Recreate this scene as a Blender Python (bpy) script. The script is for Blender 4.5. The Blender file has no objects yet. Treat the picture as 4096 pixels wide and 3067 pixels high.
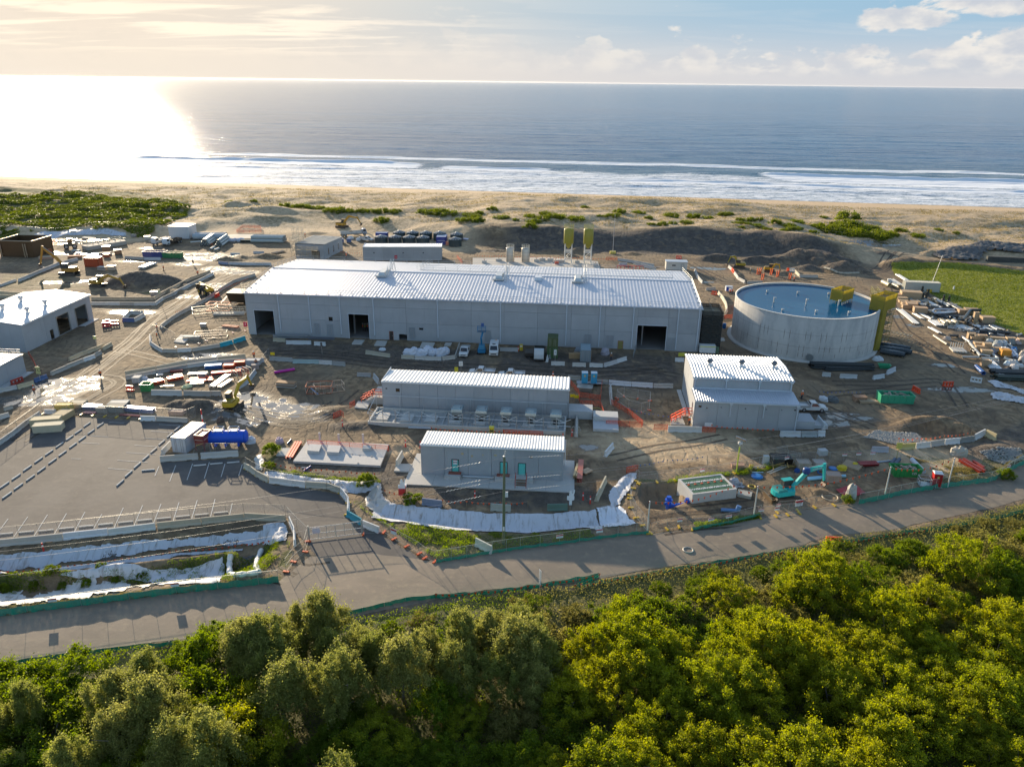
import bpy,math,random
import numpy as np
from mathutils import Vector as V3,Matrix
R=math.radians
random.seed(7);np.random.seed(7)
SC=bpy.context.scene
COL=SC.collection
# camera
F_,CH=3030.,55.
PITCH,ROLL=math.atan(1206.5/F_),.0122
fw=np.array([0,math.cos(PITCH),-math.sin(PITCH)]);up0=np.array([0,math.sin(PITCH),math.cos(PITCH)])
rt=np.array([math.cos(ROLL),0,0])+math.sin(ROLL)*up0
up=-math.sin(ROLL)*np.array([1.,0,0])+math.cos(ROLL)*up0
cd=bpy.data.cameras.new('camera');cam=bpy.data.objects.new('camera',cd);COL.objects.link(cam)
cd.sensor_fit='HORIZONTAL';cd.sensor_width=36;cd.lens=36*F_/4096
cd.clip_start=.5;cd.clip_end=120000
cam.matrix_world=Matrix(((rt[0],up[0],-fw[0],0),(rt[1],up[1],-fw[1],0),(rt[2],up[2],-fw[2],CH),(0,0,0,1)))
SC.camera=cam
# light
SUN_EL,SUN_AZ=12.3,29.
SUN_STR,SKY_STR,EXPO=5.,.15,.95
HAZE=4e-6
sd=bpy.data.lights.new('sun','SUN');sun=bpy.data.objects.new('sun',sd);COL.objects.link(sun)
sd.energy=SUN_STR;sd.angle=R(.55);sd.color=(1.,.82,.58)
sv=V3((-math.sin(R(SUN_AZ))*math.cos(R(SUN_EL)),math.cos(R(SUN_AZ))*math.cos(R(SUN_EL)),math.sin(R(SUN_EL))))
sun.rotation_euler=sv.to_track_quat('Z','Y').to_euler();sun.location=(-60,120,90)
SC.view_settings.view_transform='Standard';SC.view_settings.look='None'
SC.view_settings.exposure=EXPO;SC.view_settings.gamma=1;SC.view_settings.use_curve_mapping=False
SC.render.resolution_x,SC.render.resolution_y=1024,766
SC.cycles.max_bounces=6;SC.cycles.transparent_max_bounces=12;SC.cycles.diffuse_bounces=2
SC.cycles.glossy_bounces=2;SC.cycles.transmission_bounces=3;SC.cycles.sample_clamp_indirect=4
class NT:
 """tiny node-tree writer"""
 def __init__(s,tree):s.t=tree;s.n=tree.nodes;s.l=tree.links
 def node(s,typ,**kw):
  n=s.n.new(typ)
  for k,v in kw.items():
   if k.startswith('i_'):
    key=k[2:];key=int(key)if key.isdigit()else key.replace('_',' ')
    s.set(n.inputs[key],v)
   else:setattr(n,k,v)
  return n
 def set(s,inp,v):
  if isinstance(v,bpy.types.NodeSocket):s.l.new(v,inp)
  elif isinstance(v,bpy.types.Node):s.l.new(v.outputs[0],inp)
  else:
   if hasattr(inp.default_value,'__len__')and hasattr(v,'__len__')and len(inp.default_value)==4 and len(v)==3:v=(*v,1)
   inp.default_value=v
 def math(s,op,a,b=.0,c=.0,clamp=False):
  n=s.n.new('ShaderNodeMath');n.operation=op;n.use_clamp=clamp
  s.set(n.inputs[0],a);s.set(n.inputs[1],b);s.set(n.inputs[2],c);return n.outputs[0]
 def mu(s,a,b):return s.math('MULTIPLY',a,b)
 def ad(s,a,b):return s.math('ADD',a,b)
 def su(s,a,b):return s.math('SUBTRACT',a,b)
 def mix(s,f,a,b,mode='MIX'):
  n=s.n.new('ShaderNodeMix');n.data_type='RGBA';n.blend_type=mode;n.clamp_factor=True
  s.set(n.inputs[0],f);s.set(n.inputs[6],a);s.set(n.inputs[7],b);return n.outputs[2]
 def ramp(s,f,a,b,smooth=True):
  n=s.n.new('ShaderNodeMapRange');n.interpolation_type='SMOOTHSTEP' if smooth else 'LINEAR'
  s.set(n.inputs[0],f);s.set(n.inputs[1],a);s.set(n.inputs[2],b);return n.outputs[0]
 def noise(s,vec,scale,detail=4,rough=.55,dist=.0):
  n=s.n.new('ShaderNodeTexNoise');s.set(n.inputs['Vector'],vec);s.set(n.inputs['Scale'],scale)
  s.set(n.inputs['Detail'],detail);s.set(n.inputs['Roughness'],rough);s.set(n.inputs['Distortion'],dist);return n.outputs[0]
 def vmul(s,vec,v):
  n=s.n.new('ShaderNodeVectorMath');n.operation='MULTIPLY';s.set(n.inputs[0],vec);s.set(n.inputs[1],v);return n.outputs[0]
  # sky (physical sky with broken cloud)
W=bpy.data.worlds.new('World');SC.world=W;W.use_nodes=True
w=NT(W.node_tree);w.n.clear()
sky=w.node('ShaderNodeTexSky',sky_type='NISHITA',sun_disc=False)
sky.sun_elevation=R(SUN_EL);sky.sun_rotation=R(-SUN_AZ);sky.air_density=1.;sky.dust_density=.6;sky.ozone_density=1.5
tc=w.node('ShaderNodeTexCoord')
sep=w.node('ShaderNodeSeparateXYZ',i_0=tc.outputs['Generated'])
dx,dy,dz=sep.outputs
zc=w.math('MAXIMUM',dz,.0)
inv=w.math('DIVIDE',1.,w.ad(zc,.075))
pl=w.node('ShaderNodeCombineXYZ',i_0=w.mu(dx,inv),i_1=w.mu(dy,inv),i_2=.0)
deck=w.noise(w.vmul(pl.outputs[0],(.42,1.,1)),1.3,9,.6,.5)
az=w.math('ARCTAN2',dx,dy)
left=w.ramp(az,.06,-.3)
band=w.mu(w.ramp(zc,.02,.04),w.ramp(zc,.16,.06))
deckm=w.mu(w.ramp(deck,.47,.6),w.mu(w.ad(w.mu(left,.9),.1),band))
cv=w.node('ShaderNodeCombineXYZ',i_0=az,i_1=w.mu(dz,1.9),i_2=3.7)
cu=w.noise(cv.outputs[0],15.,8,.58,.2)
big=w.noise(cv.outputs[0],3.1,3,.5)
cu=w.ad(cu,w.mu(w.su(big,.5),.55))
right=w.ramp(az,-.25,.45)
thr=w.ad(.37,w.mu(w.ramp(dz,.015,.07,False),.27))
cum=w.ramp(w.su(cu,thr),.0,.07)
cum=w.mu(cum,w.ramp(dz,.004,.022))
cum=w.mu(cum,w.ad(.3,w.mu(right,.62)))
b2x=w.math('DIVIDE',w.su(az,.438),.055);b2z=w.math('DIVIDE',w.su(dz,.066),.013)
b2=w.su(1.,w.math('SQRT',w.ad(w.mu(b2x,b2x),w.mu(b2z,b2z))))
bx=w.math('DIVIDE',w.su(az,.535),.085);bz=w.math('DIVIDE',w.su(dz,.084),.019)
bd=w.su(1.,w.math('SQRT',w.ad(w.mu(bx,bx),w.mu(bz,bz))))
bn=w.noise(cv.outputs[0],17.,8,.6,.3)
bd=w.math('MAXIMUM',bd,b2)
bigc=w.ramp(w.ad(bd,w.mu(w.su(bn,.5),2.4)),.05,.35)
cum=w.math('MAXIMUM',cum,w.mu(bigc,.95))
dn=w.node('ShaderNodeVectorMath',operation='DOT_PRODUCT',i_0=tc.outputs['Generated'],i_1=tuple(sv))
sd_=dn.outputs['Value']
near=w.math('POWER',w.math('MAXIMUM',sd_,.0),7.)
shade=w.noise(cv.outputs[0],23.,5,.55)
litc=w.mix(w.ramp(shade,.35,.65),(2.1,2.2,2.4),(3.1,2.95,2.75))
litc=w.mix(w.mu(near,.9),litc,(3.9,3.3,2.6))
clear=w.mix(near,(1.15,1.85,2.45),(3.3,2.8,2.25))
lowair=w.mix(near,(2.35,2.35,2.45),(3.4,2.95,2.4))
air=w.mix(w.ramp(dz,.0,.085),lowair,clear)
c0=w.mix(w.ramp(dz,.55,.06),sky.outputs[0],air)
c1=w.mix(deckm,c0,w.mix(near,(2.9,2.85,2.8),(4.2,3.6,2.8)))
c3=w.mix(w.mu(cum,w.su(1.,w.mu(near,.5))),c1,litc)
bg=w.node('ShaderNodeBackground',i_Color=c3,i_Strength=SKY_STR)
wo=w.node('ShaderNodeOutputWorld');w.l.new(bg.outputs[0],wo.inputs[0])
# measured views of the place: (x0, y0, scale) of survey crops
REG=dict(a=(0,800,2.1563),b=(900,800,2.1563),c=(1900,800,2.1563),d=(2700,800,3.154),e=(3200,900,2.366),f=(0,1500,2.4533),h=(450,1300,2.4533),i=(1200,1300,2.4533),j=(2000,1300,2.4533),k=(2600,1300,2.4533),l=(3300,1300,2.76),m=(0,1950,1.84),n=(1000,1650,2.76),o=(1500,1700,2.4533),p=(2300,1750,2.4533),q=(3100,1650,2.2078),r=(1000,2100,1.0575),s=(2600,2200,.8503),w=(0,0,.54004),t=(0,900,2.4404),u=(500,900,2.4404),v=(700,1200,3.1725),x=(3500,1100,2.1158),y=(1600,1550,1.7625),A=(3000,1780,1.8129),B=(3400,1700,1.8233),C=(0,2300,.9086),D=(1300,2300,.9086),E=(2400,1150,2.115),F=(1400,850,2.115),W=(0,0,1))
def ray(r,x,y):
 a,b,s=REG[r];X,Y=a+x/s,b+y/s
 return fw*F_+rt*(X-2048)-up*(Y-1533.5)
def G(r,x,y,z=.0):
 d=ray(r,x,y);t=(z-CH)/d[2];return np.array([d[0]*t,d[1]*t,z])
def proj(x,y,z=.0):
 v=np.array([x,y,z-CH]);d=v@fw
 return 2048+F_*(v@rt)/d,1533.5-F_*(v@up)/d
def at(r,x,y):
 """ground point seen at that spot of the survey crop, on the real terrain"""
 p=G(r,x,y);z=.0
 for _ in range(12):
  z=.5*z+.5*float(hf(np.array([p[0]]),np.array([p[1]]))[0]);p=G(r,x,y,z)
 z=float(hf(np.array([p[0]]),np.array([p[1]]))[0])
 return V3((p[0],p[1],z))
def pts(s,z=None):
 """'o 12,34 56,78 p 1,2' -> list of ground points (x, y)"""
 out,reg=[],None
 for tok in s.split():
  if ',' in tok:
   x,y=map(float,tok.split(','))
   g=at(reg,x,y)if z is None else G(reg,x,y,z)
   out.append((g[0],g[1]))
  else:reg=tok
 return out
 # noise and distance in numpy
def _h(ix,iy,s):
 n=(ix.astype(np.int64)*374761393+iy.astype(np.int64)*668265263+s*974634777)&0xffffffff
 n=((n^(n>>13))*1274126177)&0xffffffff
 return((n^(n>>16))&0xffff)/65535.
def vn(x,y,s=0):
 x=np.asarray(x,float);y=np.asarray(y,float)
 ix,iy=np.floor(x),np.floor(y);fx,fy=x-ix,y-iy
 fx=fx*fx*(3-2*fx);fy=fy*fy*(3-2*fy)
 a,b,c,d=_h(ix,iy,s),_h(ix+1,iy,s),_h(ix,iy+1,s),_h(ix+1,iy+1,s)
 return(a+(b-a)*fx)*(1-fy)+(c+(d-c)*fx)*fy
def fbm(x,y,s=0,o=4):
 r,a=0,.5
 for k in range(o):r=r+a*(vn(x,y,s+k)*2-1);x=x*2.03+11.3;y=y*2.03+5.7;a*=.5
 return r
def sm(t):t=np.clip(t,0,1);return t*t*(3-2*t)
def sdist(x,y,P):
 """signed distance to a polygon, positive inside"""
 P=np.array(P);d=np.full(x.shape,1e9);ins=np.zeros(x.shape,bool)
 for i in range(len(P)):
  a,b=P[i],P[(i+1)%len(P)];e=b-a
  t=np.clip(((x-a[0])*e[0]+(y-a[1])*e[1])/(e@e+1e-9),0,1)
  d=np.minimum(d,np.hypot(x-a[0]-t*e[0],y-a[1]-t*e[1]))
  c=((a[1]>y)!=(b[1]>y))&(x<(b[0]-a[0])*(y-a[1])/(b[1]-a[1]+1e-12)+a[0]);ins^=c
 return np.where(ins,d,-d)
def ldist(x,y,P):
 P=np.array(P);d=np.full(x.shape,1e9)
 for a,b in zip(P[:-1],P[1:]):
  e=b-a;t=np.clip(((x-a[0])*e[0]+(y-a[1])*e[1])/(e@e+1e-9),0,1)
  d=np.minimum(d,np.hypot(x-a[0]-t*e[0],y-a[1]-t*e[1]))
 return d
 # materials (colour from the object, grain and wear from noise)
MATS={}
def newmat(name):
 m=bpy.data.materials.new(name);m.use_nodes=True;t=NT(m.node_tree);t.n.clear()
 o=t.node('ShaderNodeOutputMaterial');b=t.node('ShaderNodeBsdfPrincipled');t.l.new(b.outputs[0],o.inputs[0])
 return m,t,b,o
def objmat(name,rough=.6,metal=.0,var=.25,scale=1.5,dirt=.3,dirtcol=(.16,.12,.08),bump=.15,bscale=14,spec=.4):
 m,t,b,o=newmat(name)
 oi=t.node('ShaderNodeObjectInfo');geo=t.node('ShaderNodeNewGeometry');P=geo.outputs['Position']
 n1=t.noise(P,scale,5,.6,.3);n2=t.noise(P,scale*6,3,.6)
 v=t.ad(1.-var*.5,t.mu(n1,var))
 v=t.mu(v,t.ad(.96,t.mu(oi.outputs['Random'],.08)))
 hsv=t.node('ShaderNodeHueSaturation',i_Value=v,i_Color=oi.outputs['Color'])
 d=t.ramp(t.ad(t.mu(n1,.5),t.mu(n2,.5)),.52,.7)
 c=t.mix(t.mu(d,dirt),hsv.outputs[0],dirtcol)
 t.set(b.inputs['Base Color'],c);t.set(b.inputs['Metallic'],metal)
 t.set(b.inputs['Roughness'],t.ad(rough-.1,t.mu(n2,.2)));t.set(b.inputs['Specular IOR Level'],spec)
 if bump:
  bp=t.node('ShaderNodeBump',i_Strength=bump,i_Distance=.05,i_Height=t.noise(P,bscale,4,.6));t.l.new(bp.outputs[0],b.inputs['Normal'])
 MATS[name]=m;return m
objmat('paint',.42,.0,.15,1.2,.18)
objmat('steel',.42,.55,.2,1.2,.15)
objmat('concrete',.85,.0,.35,.7,.35,(.17,.145,.115),.3,9)
objmat('plastic',.35,.0,.12,1.5,.15)
objmat('fabric',.9,.0,.25,1.3,.22,(.2,.17,.12),.5,5)
objmat('rubber',.8,.0,.3,2.,.5)
objmat('timber',.8,.0,.4,3.,.2)
objmat('earth',.95,.0,.45,.5,.35,(.05,.04,.03),.8,3)
objmat('skin',.6,.0,.1,3,.0)
objmat('glass',.08,.0,.1,2,.0,spec=.9,bump=0)
objmat('galvanised',.38,.7,.3,.6,.1)
def wallmat():
 m,t,b,o=newmat('precast');oi=t.node('ShaderNodeObjectInfo');P=t.node('ShaderNodeNewGeometry').outputs['Position']
 n1=t.noise(P,.35,5,.55,.4);n2=t.noise(P,5,4,.6);st=t.noise(t.vmul(P,(2.2,2.2,.14)),1.,5,.6)
 v=t.ad(.8,t.mu(n1,.3));v=t.ad(v,t.mu(n2,.08))
 v=t.mu(v,t.ad(.93,t.mu(oi.outputs['Random'],.12)))
 hsv=t.node('ShaderNodeHueSaturation',i_Value=v,i_Color=oi.outputs['Color'])
 c=t.mix(t.mu(t.ramp(st,.56,.75),.28),hsv.outputs[0],(.24,.235,.22))
 t.set(b.inputs['Base Color'],c);t.set(b.inputs['Roughness'],.88)
 bp=t.node('ShaderNodeBump',i_Strength=.15,i_Distance=.03,i_Height=n2);t.l.new(bp.outputs[0],b.inputs['Normal']);MATS['precast']=m
wallmat()
def rosheet():
 m,t,b,o=newmat('roofing');oi=t.node('ShaderNodeObjectInfo');P=t.node('ShaderNodeNewGeometry').outputs['Position']
 n1=t.noise(P,.22,5,.6,.8);n2=t.noise(t.vmul(P,(1.3,.15,1)),1.3,4,.6)
 v=t.ad(.84,t.ad(t.mu(n1,.2),t.mu(n2,.12)))
 hsv=t.node('ShaderNodeHueSaturation',i_Value=v,i_Color=oi.outputs['Color'])
 t.set(b.inputs['Base Color'],hsv.outputs[0]);t.set(b.inputs['Metallic'],.25)
 t.set(b.inputs['Roughness'],t.ad(.36,t.mu(n1,.25)));MATS['roofing']=m
rosheet()
def alphamat(name,a,rough=.6,metal=.3,cell=None):
 """woven or welded mesh: thin threads with open gaps, seen from far as part-transparent"""
 m,t,b,o=newmat(name);oi=t.node('ShaderNodeObjectInfo')
 t.set(b.inputs['Base Color'],oi.outputs['Color']);t.set(b.inputs['Roughness'],rough);t.set(b.inputs['Metallic'],metal)
 P=t.node('ShaderNodeNewGeometry').outputs['Position']
 t.set(b.inputs['Alpha'],t.ad(a*.75,t.mu(t.noise(P,3.,3),a*.5)));MATS[name]=m
alphamat('wire_mesh',.11);alphamat('orange_mesh',.42,.8,0);alphamat('scaffold_mesh',.8,.9,0);alphamat('shade_cloth',.97,.9,0)
def suncloth():
 m,t,b,o=newmat('sun_cloth');oi=t.node('ShaderNodeObjectInfo');t.set(b.inputs['Base Color'],oi.outputs['Color']);tr=t.node('ShaderNodeBsdfTranslucent',i_Color=oi.outputs['Color']);mx=t.node('ShaderNodeMixShader',i_0=.6)
 t.l.new(b.outputs[0],mx.inputs[1]);t.l.new(tr.outputs[0],mx.inputs[2]);t.l.new(mx.outputs[0],o.inputs[0]);MATS['sun_cloth']=m
suncloth()
# mesh builder
class MB:
 def __init__(s):s.v=[];s.f=[];s.smooth=set()
 def add(s,vs,fs,smooth=False):
  n=len(s.v);s.v.extend([tuple(p)for p in vs])
  for f in fs:
   if smooth:s.smooth.add(len(s.f))
   s.f.append(tuple(i+n for i in f))
  return s
 def box(s,x0,x1,y0,y1,z0,z1,tx=0,ty=0):
  """tx, ty: inward taper of the top"""
  v=[(x0,y0,z0),(x1,y0,z0),(x1,y1,z0),(x0,y1,z0),(x0+tx,y0+ty,z1),(x1-tx,y0+ty,z1),(x1-tx,y1-ty,z1),(x0+tx,y1-ty,z1)]
  return s.add(v,[(3,2,1,0),(4,5,6,7),(0,1,5,4),(1,2,6,5),(2,3,7,6),(3,0,4,7)])
 def cbox(s,c,d,rz=0,tilt=0):
  m=Matrix.Translation(c)@Matrix.Rotation(rz,4,'Z')@Matrix.Rotation(tilt,4,'Y')
  h=[k/2 for k in d];v=[m@V3((a*h[0],b*h[1],e*h[2]))for e in(-1,1)for a,b in((-1,-1),(1,-1),(1,1),(-1,1))]
  return s.add(v,[(3,2,1,0),(4,5,6,7),(0,1,5,4),(1,2,6,5),(2,3,7,6),(3,0,4,7)])
 def tube(s,p0,p1,r,n=8,r1=None,cap=True):
  p0,p1=V3(p0),V3(p1);d=(p1-p0)
  if d.length<1e-6:return s
  d.normalize();a=d.orthogonal().normalized();b=d.cross(a);r1=r if r1 is None else r1
  v=[p0+(a*math.cos(2*math.pi*i/n)+b*math.sin(2*math.pi*i/n))*r for i in range(n)]+[p1+(a*math.cos(2*math.pi*i/n)+b*math.sin(2*math.pi*i/n))*r1 for i in range(n)]
  f=[(i,(i+1)%n,n+(i+1)%n,n+i)for i in range(n)]
  s.add(v,f,n>5)
  if cap:s.add(v[:n],[tuple(range(n))[::-1]]);s.add(v[n:],[tuple(range(n))])
  return s
 def path(s,P,r,n=6):
  for a,b in zip(P[:-1],P[1:]):s.tube(a,b,r,n)
  return s
 def beam(s,p0,p1,w,h):
  """rectangular bar"""
  p0,p1=V3(p0),V3(p1);d=(p1-p0).normalized();u=V3((0,0,1))if abs(d.z)<.95 else V3((0,1,0))
  a=d.cross(u).normalized()*w/2;b=a.cross(d).normalized()*h/2
  v=[p0-a-b,p0+a-b,p0+a+b,p0-a+b,p1-a-b,p1+a-b,p1+a+b,p1-a+b]
  return s.add(v,[(0,1,2,3),(7,6,5,4),(0,4,5,1),(1,5,6,2),(2,6,7,3),(3,7,4,0)])
 def lathe(s,prof,n=16,c=(0,0,0),cap=True):
  v=[(c[0]+r*math.cos(2*math.pi*i/n),c[1]+r*math.sin(2*math.pi*i/n),c[2]+z)for r,z in prof for i in range(n)]
  f=[(k*n+i,k*n+(i+1)%n,(k+1)*n+(i+1)%n,(k+1)*n+i)for k in range(len(prof)-1)for i in range(n)]
  s.add(v,f,True)
  if cap:s.add(v[:n],[tuple(range(n))[::-1]]);s.add(v[-n:],[tuple(range(n))])
  return s
 def prism(s,poly,a,b,axis='z'):
  n=len(poly)
  def P(u,w,t):return(u,w,t)if axis=='z' else((u,t,w)if axis=='y' else(t,u,w))
  v=[P(u,w,a)for u,w in poly]+[P(u,w,b)for u,w in poly]
  f=[(i,(i+1)%n,n+(i+1)%n,n+i)for i in range(n)]+[tuple(range(n))[::-1],tuple(range(n,2*n))]
  return s.add(v,f)
 def mk_(s,name,kind='paint',col=(.5,.5,.5),parent=None,**props):
  me=bpy.data.meshes.new(name);me.from_pydata(s.v,[],s.f);me.validate()
  if s.smooth and len(me.polygons)==len(s.f):
   a=np.zeros(len(s.f),bool);a[list(s.smooth)]=True;me.polygons.foreach_set('use_smooth',a)
  import bmesh
  bm=bmesh.new();bm.from_mesh(me);bmesh.ops.recalc_face_normals(bm,faces=bm.faces);bm.to_mesh(me);bm.free()
  return link(name,me,kind,col,parent,**props)
def link(name,me,kind='paint',col=(.5,.5,.5),parent=None,**props):
 if not me.materials:me.materials.append(MATS[kind])
 o=bpy.data.objects.new(name,me);COL.objects.link(o);o.color=(*col,1)
 if parent:o.parent=parent
 for k,v in props.items():o[k]=v
 return o
def thing(name,label,cat,loc=(0,0,0),rz=0,group=None):
 o=bpy.data.objects.new(name,None);COL.objects.link(o);o.location=loc;o.rotation_euler=(0,0,rz)
 o.empty_display_size=.3;o['label']=label;o['category']=cat
 if group:o['group']=group
 return o
def tag(o,label,cat,group=None):
 o['label']=label;o['category']=cat
 if group:o['group']=group
 return o
KIDS={}
def kids(o):
 return[c for c in COL.objects if c.parent==o]
def dup(root,loc,rz=0,label=None,group=None,scale=None,color=None,kidmap=None):
 r=root.copy();COL.objects.link(r);r.location=loc;r.rotation_euler=(0,0,rz)
 if scale:r.scale=scale if hasattr(scale,'__len__')else(scale,)*3
 if label:r['label']=label
 if group:r['group']=group
 elif 'group' in r.keys()and group=='':del r['group']
 if color:r.color=(*color,1)
 if root.name not in KIDS:KIDS[root.name]=[(c,kids(c))for c in kids(root)]
 for ch,gs in KIDS[root.name]:
  c=ch.copy();COL.objects.link(c);c.parent=r
  if kidmap and ch.name.split('.')[0]in kidmap:c.color=(*kidmap[ch.name.split('.')[0]],1)
  for g in gs:
   d=g.copy();COL.objects.link(d);d.parent=c
   if kidmap and g.name.split('.')[0]in kidmap:d.color=(*kidmap[g.name.split('.')[0]],1)
 return r
PROTO={}
def put(kind,maker,loc,rz=0,label=None,group=None,scale=None,color=None,kidmap=None):
 """first use builds and places the prototype itself, later ones copy it"""
 if kind in PROTO:
  return dup(PROTO[kind],loc,rz,label,group,scale or(1,1,1),color,kidmap)
 r=maker();PROTO[kind]=r;KIDS[r.name]=[(c,kids(c))for c in kids(r)]
 r.location=loc;r.rotation_euler=(0,0,rz)
 if scale:r.scale=scale if hasattr(scale,'__len__')else(scale,)*3
 if label:r['label']=label
 if group:r['group']=group
 if color:r.color=(*color,1)
 if kidmap:
  for ch,gs in KIDS[r.name]:
   for q in[ch]+gs:
    if q.name.split('.')[0]in kidmap:q.color=(*kidmap[q.name.split('.')[0]],1)
 return r
def text_mesh(s,size):
 c=bpy.data.curves.new('text','FONT');c.body=s;c.size=size;c.extrude=.01;c.align_x='CENTER';c.align_y='CENTER'
 o=bpy.data.objects.new('text',c);COL.objects.link(o);dg=bpy.context.evaluated_depsgraph_get()
 me=bpy.data.meshes.new_from_object(o.evaluated_get(dg));bpy.data.objects.remove(o);return me
def sign_text(s,size,parent,loc,rot,col=(.02,.02,.02),name='lettering'):
 me=text_mesh(s,size);me.materials.clear();o=link(name,me,'paint',col,parent);o.location=loc;o.rotation_euler=rot;return o
 # terrain
TOE_X=[-420,-230,-150,-116,-80,-55,-24,-3,35,67,92,106,118,140,170,260,420]
TOE_Y=[262,262,268,292,300,291,268,263,263,261,258,246,250,262,252,235,215]
TOE_H=[3,3,3,2.6,2.6,3.,4.2,5,5,5,5,4.6,2.4,1.8,1.8,2,2]
TOE_W=[14,14,14,26,34,26,22,19,21,21,22,20,14,14,14,14,14]
FLAT=[]
DIG=[]
HILL=[]
RIDGE=[]
def hf(x,y,fine=True):
 x=np.asarray(x,float);y=np.asarray(y,float);s=y+.14*x
 ty=np.interp(x,TOE_X,TOE_Y)+2.5*fbm(x/17,y*0,3,3)*2
 th=np.interp(x,TOE_X,TOE_H);tw=np.interp(x,TOE_X,TOE_W)
 k=sm((y-ty)/tw);z=th*k
 z=z+k*(1-sm((s-355)/45))*(2.3*fbm(x/34,y/15,21,4)+.7*fbm(x/8,y/5,29,3)+.25*fbm(x/2.7,y/2.2,33,2))
 b=sm((s-352)/60)
 z=z*(1-b)+b*(2.2-9.2*np.clip((s-385)/84,0,1.6))*1.+b*.15*fbm(x/30,y/6,5,3)
 rough=.16*fbm(x/6,y/6,41,4)+.05*fbm(x/1.4,y/1.4,43,2)
 for P,mg in FLAT:
  if len(x)<4:rough=rough*(1-sm(sdist(x,y,P)/mg+1))
  else:rough=rough*(1-sm(sdist(x,y,P)/mg+1))
 z=z+rough*(1-b)
 for P,dep,wd in DIG:z=z-dep*sm(sdist(x,y,P)/wd)
 for cx,cy,rx,ry,ro,h,sd_ in HILL:
  c,s_=math.cos(ro),math.sin(ro);u=((x-cx)*c+(y-cy)*s_)/rx;v=(-(x-cx)*s_+(y-cy)*c)/ry
  rr=np.sqrt(u*u+v*v)+.3*fbm(x/2.6,y/2.6,sd_,3)
  z=z+h*np.clip(1-rr,0,1)**.85*np.where(rr<1,1,0)
 for L,h,wd in RIDGE:z=z+h*sm(1-ldist(x,y,L)/wd)
 return z
alphamat('rut',.62,.75,0)
CARPARK=pts('f -60,690 -10,640 400,385 560,400 1380,452 1800,470 1600,815 h 480,1345 1240,1305 1330,1440 1420,1500 n 230,790 600,830 980,905 1060,1000 1080,1120 1240,1250 1420,1320 1900,1620 2020,1680 1900,1800 1100,1800 780,1640 640,1450 500,1340 430,1160 0,1150 m 1700,215 1000,290 0,400 -160,420',0)
ROAD_U=pts('m -260,980 0,945 600,865 1300,775 2050,695 n 650,1590 1350,1560 2050,1640 o 620,1350 1400,1210 2200,1105 p 700,945 1140,905 1850,775 q 0,900 700,790 1300,690 1920,595 2190,440 2420,330 2700,240',0)
ROAD_L=pts('m -260,1345 0,1300 1000,1155 1650,1075 2300,1010 o 150,1800 1050,1625 1650,1560 p 0,1425 900,1262 1600,1180 2200,1060 q 500,1085 1000,1040 1500,930 2000,820 2420,700 2800,600',0)
def resample(L,n):
 L=np.array(L);d=np.r_[0,np.cumsum(np.hypot(*np.diff(L,axis=0).T))];t=np.linspace(0,d[-1],n)
 return np.c_[np.interp(t,d,L[:,0]),np.interp(t,d,L[:,1])]
ROADP=ROAD_U+ROAD_L[::-1]
FLAT+=[(CARPARK,1.),(ROADP,1.)]
BASIN=pts('m -200,470 0,440 1000,340 1940,245 2060,265 2100,420 1930,600 1600,700 900,770 300,850 -200,900',0)
DIG.append((BASIN,1.9,4.))
RIDGE.append((pts('m -200,650 0,625 500,585 1100,520 1700,455',0),1.5,1.7))
SWALE_TOP=pts('n -60,470 60,440 150,520 130,640 500,700 860,760 1200,800 1440,800 1450,940 1560,1000 o 500,800 1000,855 1500,880 2000,870 p 100,720 330,680 340,600 420,480 540,350',0)
SWALE_BOT=pts('n -40,600 70,660 300,740 600,790 900,830 1030,900 1250,940 1290,1080 1400,1180 o 400,990 900,1050 1500,1080 2100,1020 p 280,890 580,850 520,720 440,650 500,560 600,430',0)
DIG.append((SWALE_TOP+SWALE_BOT[::-1],1.15,2.6))
DIG.append((pts('p 640,470 900,430 1080,470 1080,640 900,720 700,700 620,600',0),1.6,1.6))
DIG.append((pts('d 1330,920 1480,890 1500,940 1400,960',0),.9,1.))
for r_,x_,y_,rx_,ry_,ro_,h_ in[('a',1200,730,14,6.5,0,3.4),('a',1480,800,4,3,0,.9),('a',1950,520,6,2.5,0,1.3),('b',350,495,6,2.2,0,1.3),('b',130,500,5,2,0,1.1),('h',640,800,2.8,1.7,0,1.2),('h',840,840,5.2,2.6,-.1,1.9),('h',1060,890,3.4,2.,0,.9),('i',560,1000,5,2,.2,.5),('i',300,870,4,2.4,.3,.6),('i',980,1210,2.6,1.2,0,.5),('d',430,760,4.5,3,0,1.9),('d',620,760,4.2,3,0,1.9),('d',1050,800,9,3.4,0,2.4),('d',1580,780,12,5,.1,4.),('d',1950,830,12,6,0,3.6),('d',1700,880,5,3,0,1.5),('e',420,440,8,4.5,0,3.6),('e',800,300,3.5,2,0,1.2),('c',660,450,5,2.5,0,1.5),('c',860,455,4,2.3,0,1.4),('c',940,455,3,2,0,1.1),('c',1360,470,4,2,0,.9),('l',1000,1150,4,2.2,.2,1.3),('l',1330,1150,6.4,3.2,0,2.),('l',1180,1185,3,1.8,0,.9),('l',1500,1200,3.4,1.6,0,.9),('l',1900,1440,6,3.4,0,.9),('d',660,830,2.2,1.4,0,.8),('e',1240,290,4,2.5,0,1.8),('t',720,90,10,3,0,.5),('b',770,290,4,2,0,1.1),('e',930,365,6,2.5,0,1.2),('A',500,350,1.8,1.1,0,.6),('b',80,100,10,5,0,2.4),('b',340,160,12,5,0,1.4)]:
 g=G(r_,x_,y_);HILL.append((g[0],g[1]+ry_*.4,rx_,ry_,ro_,h_,int(abs(g[0]*7))%97))
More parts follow.
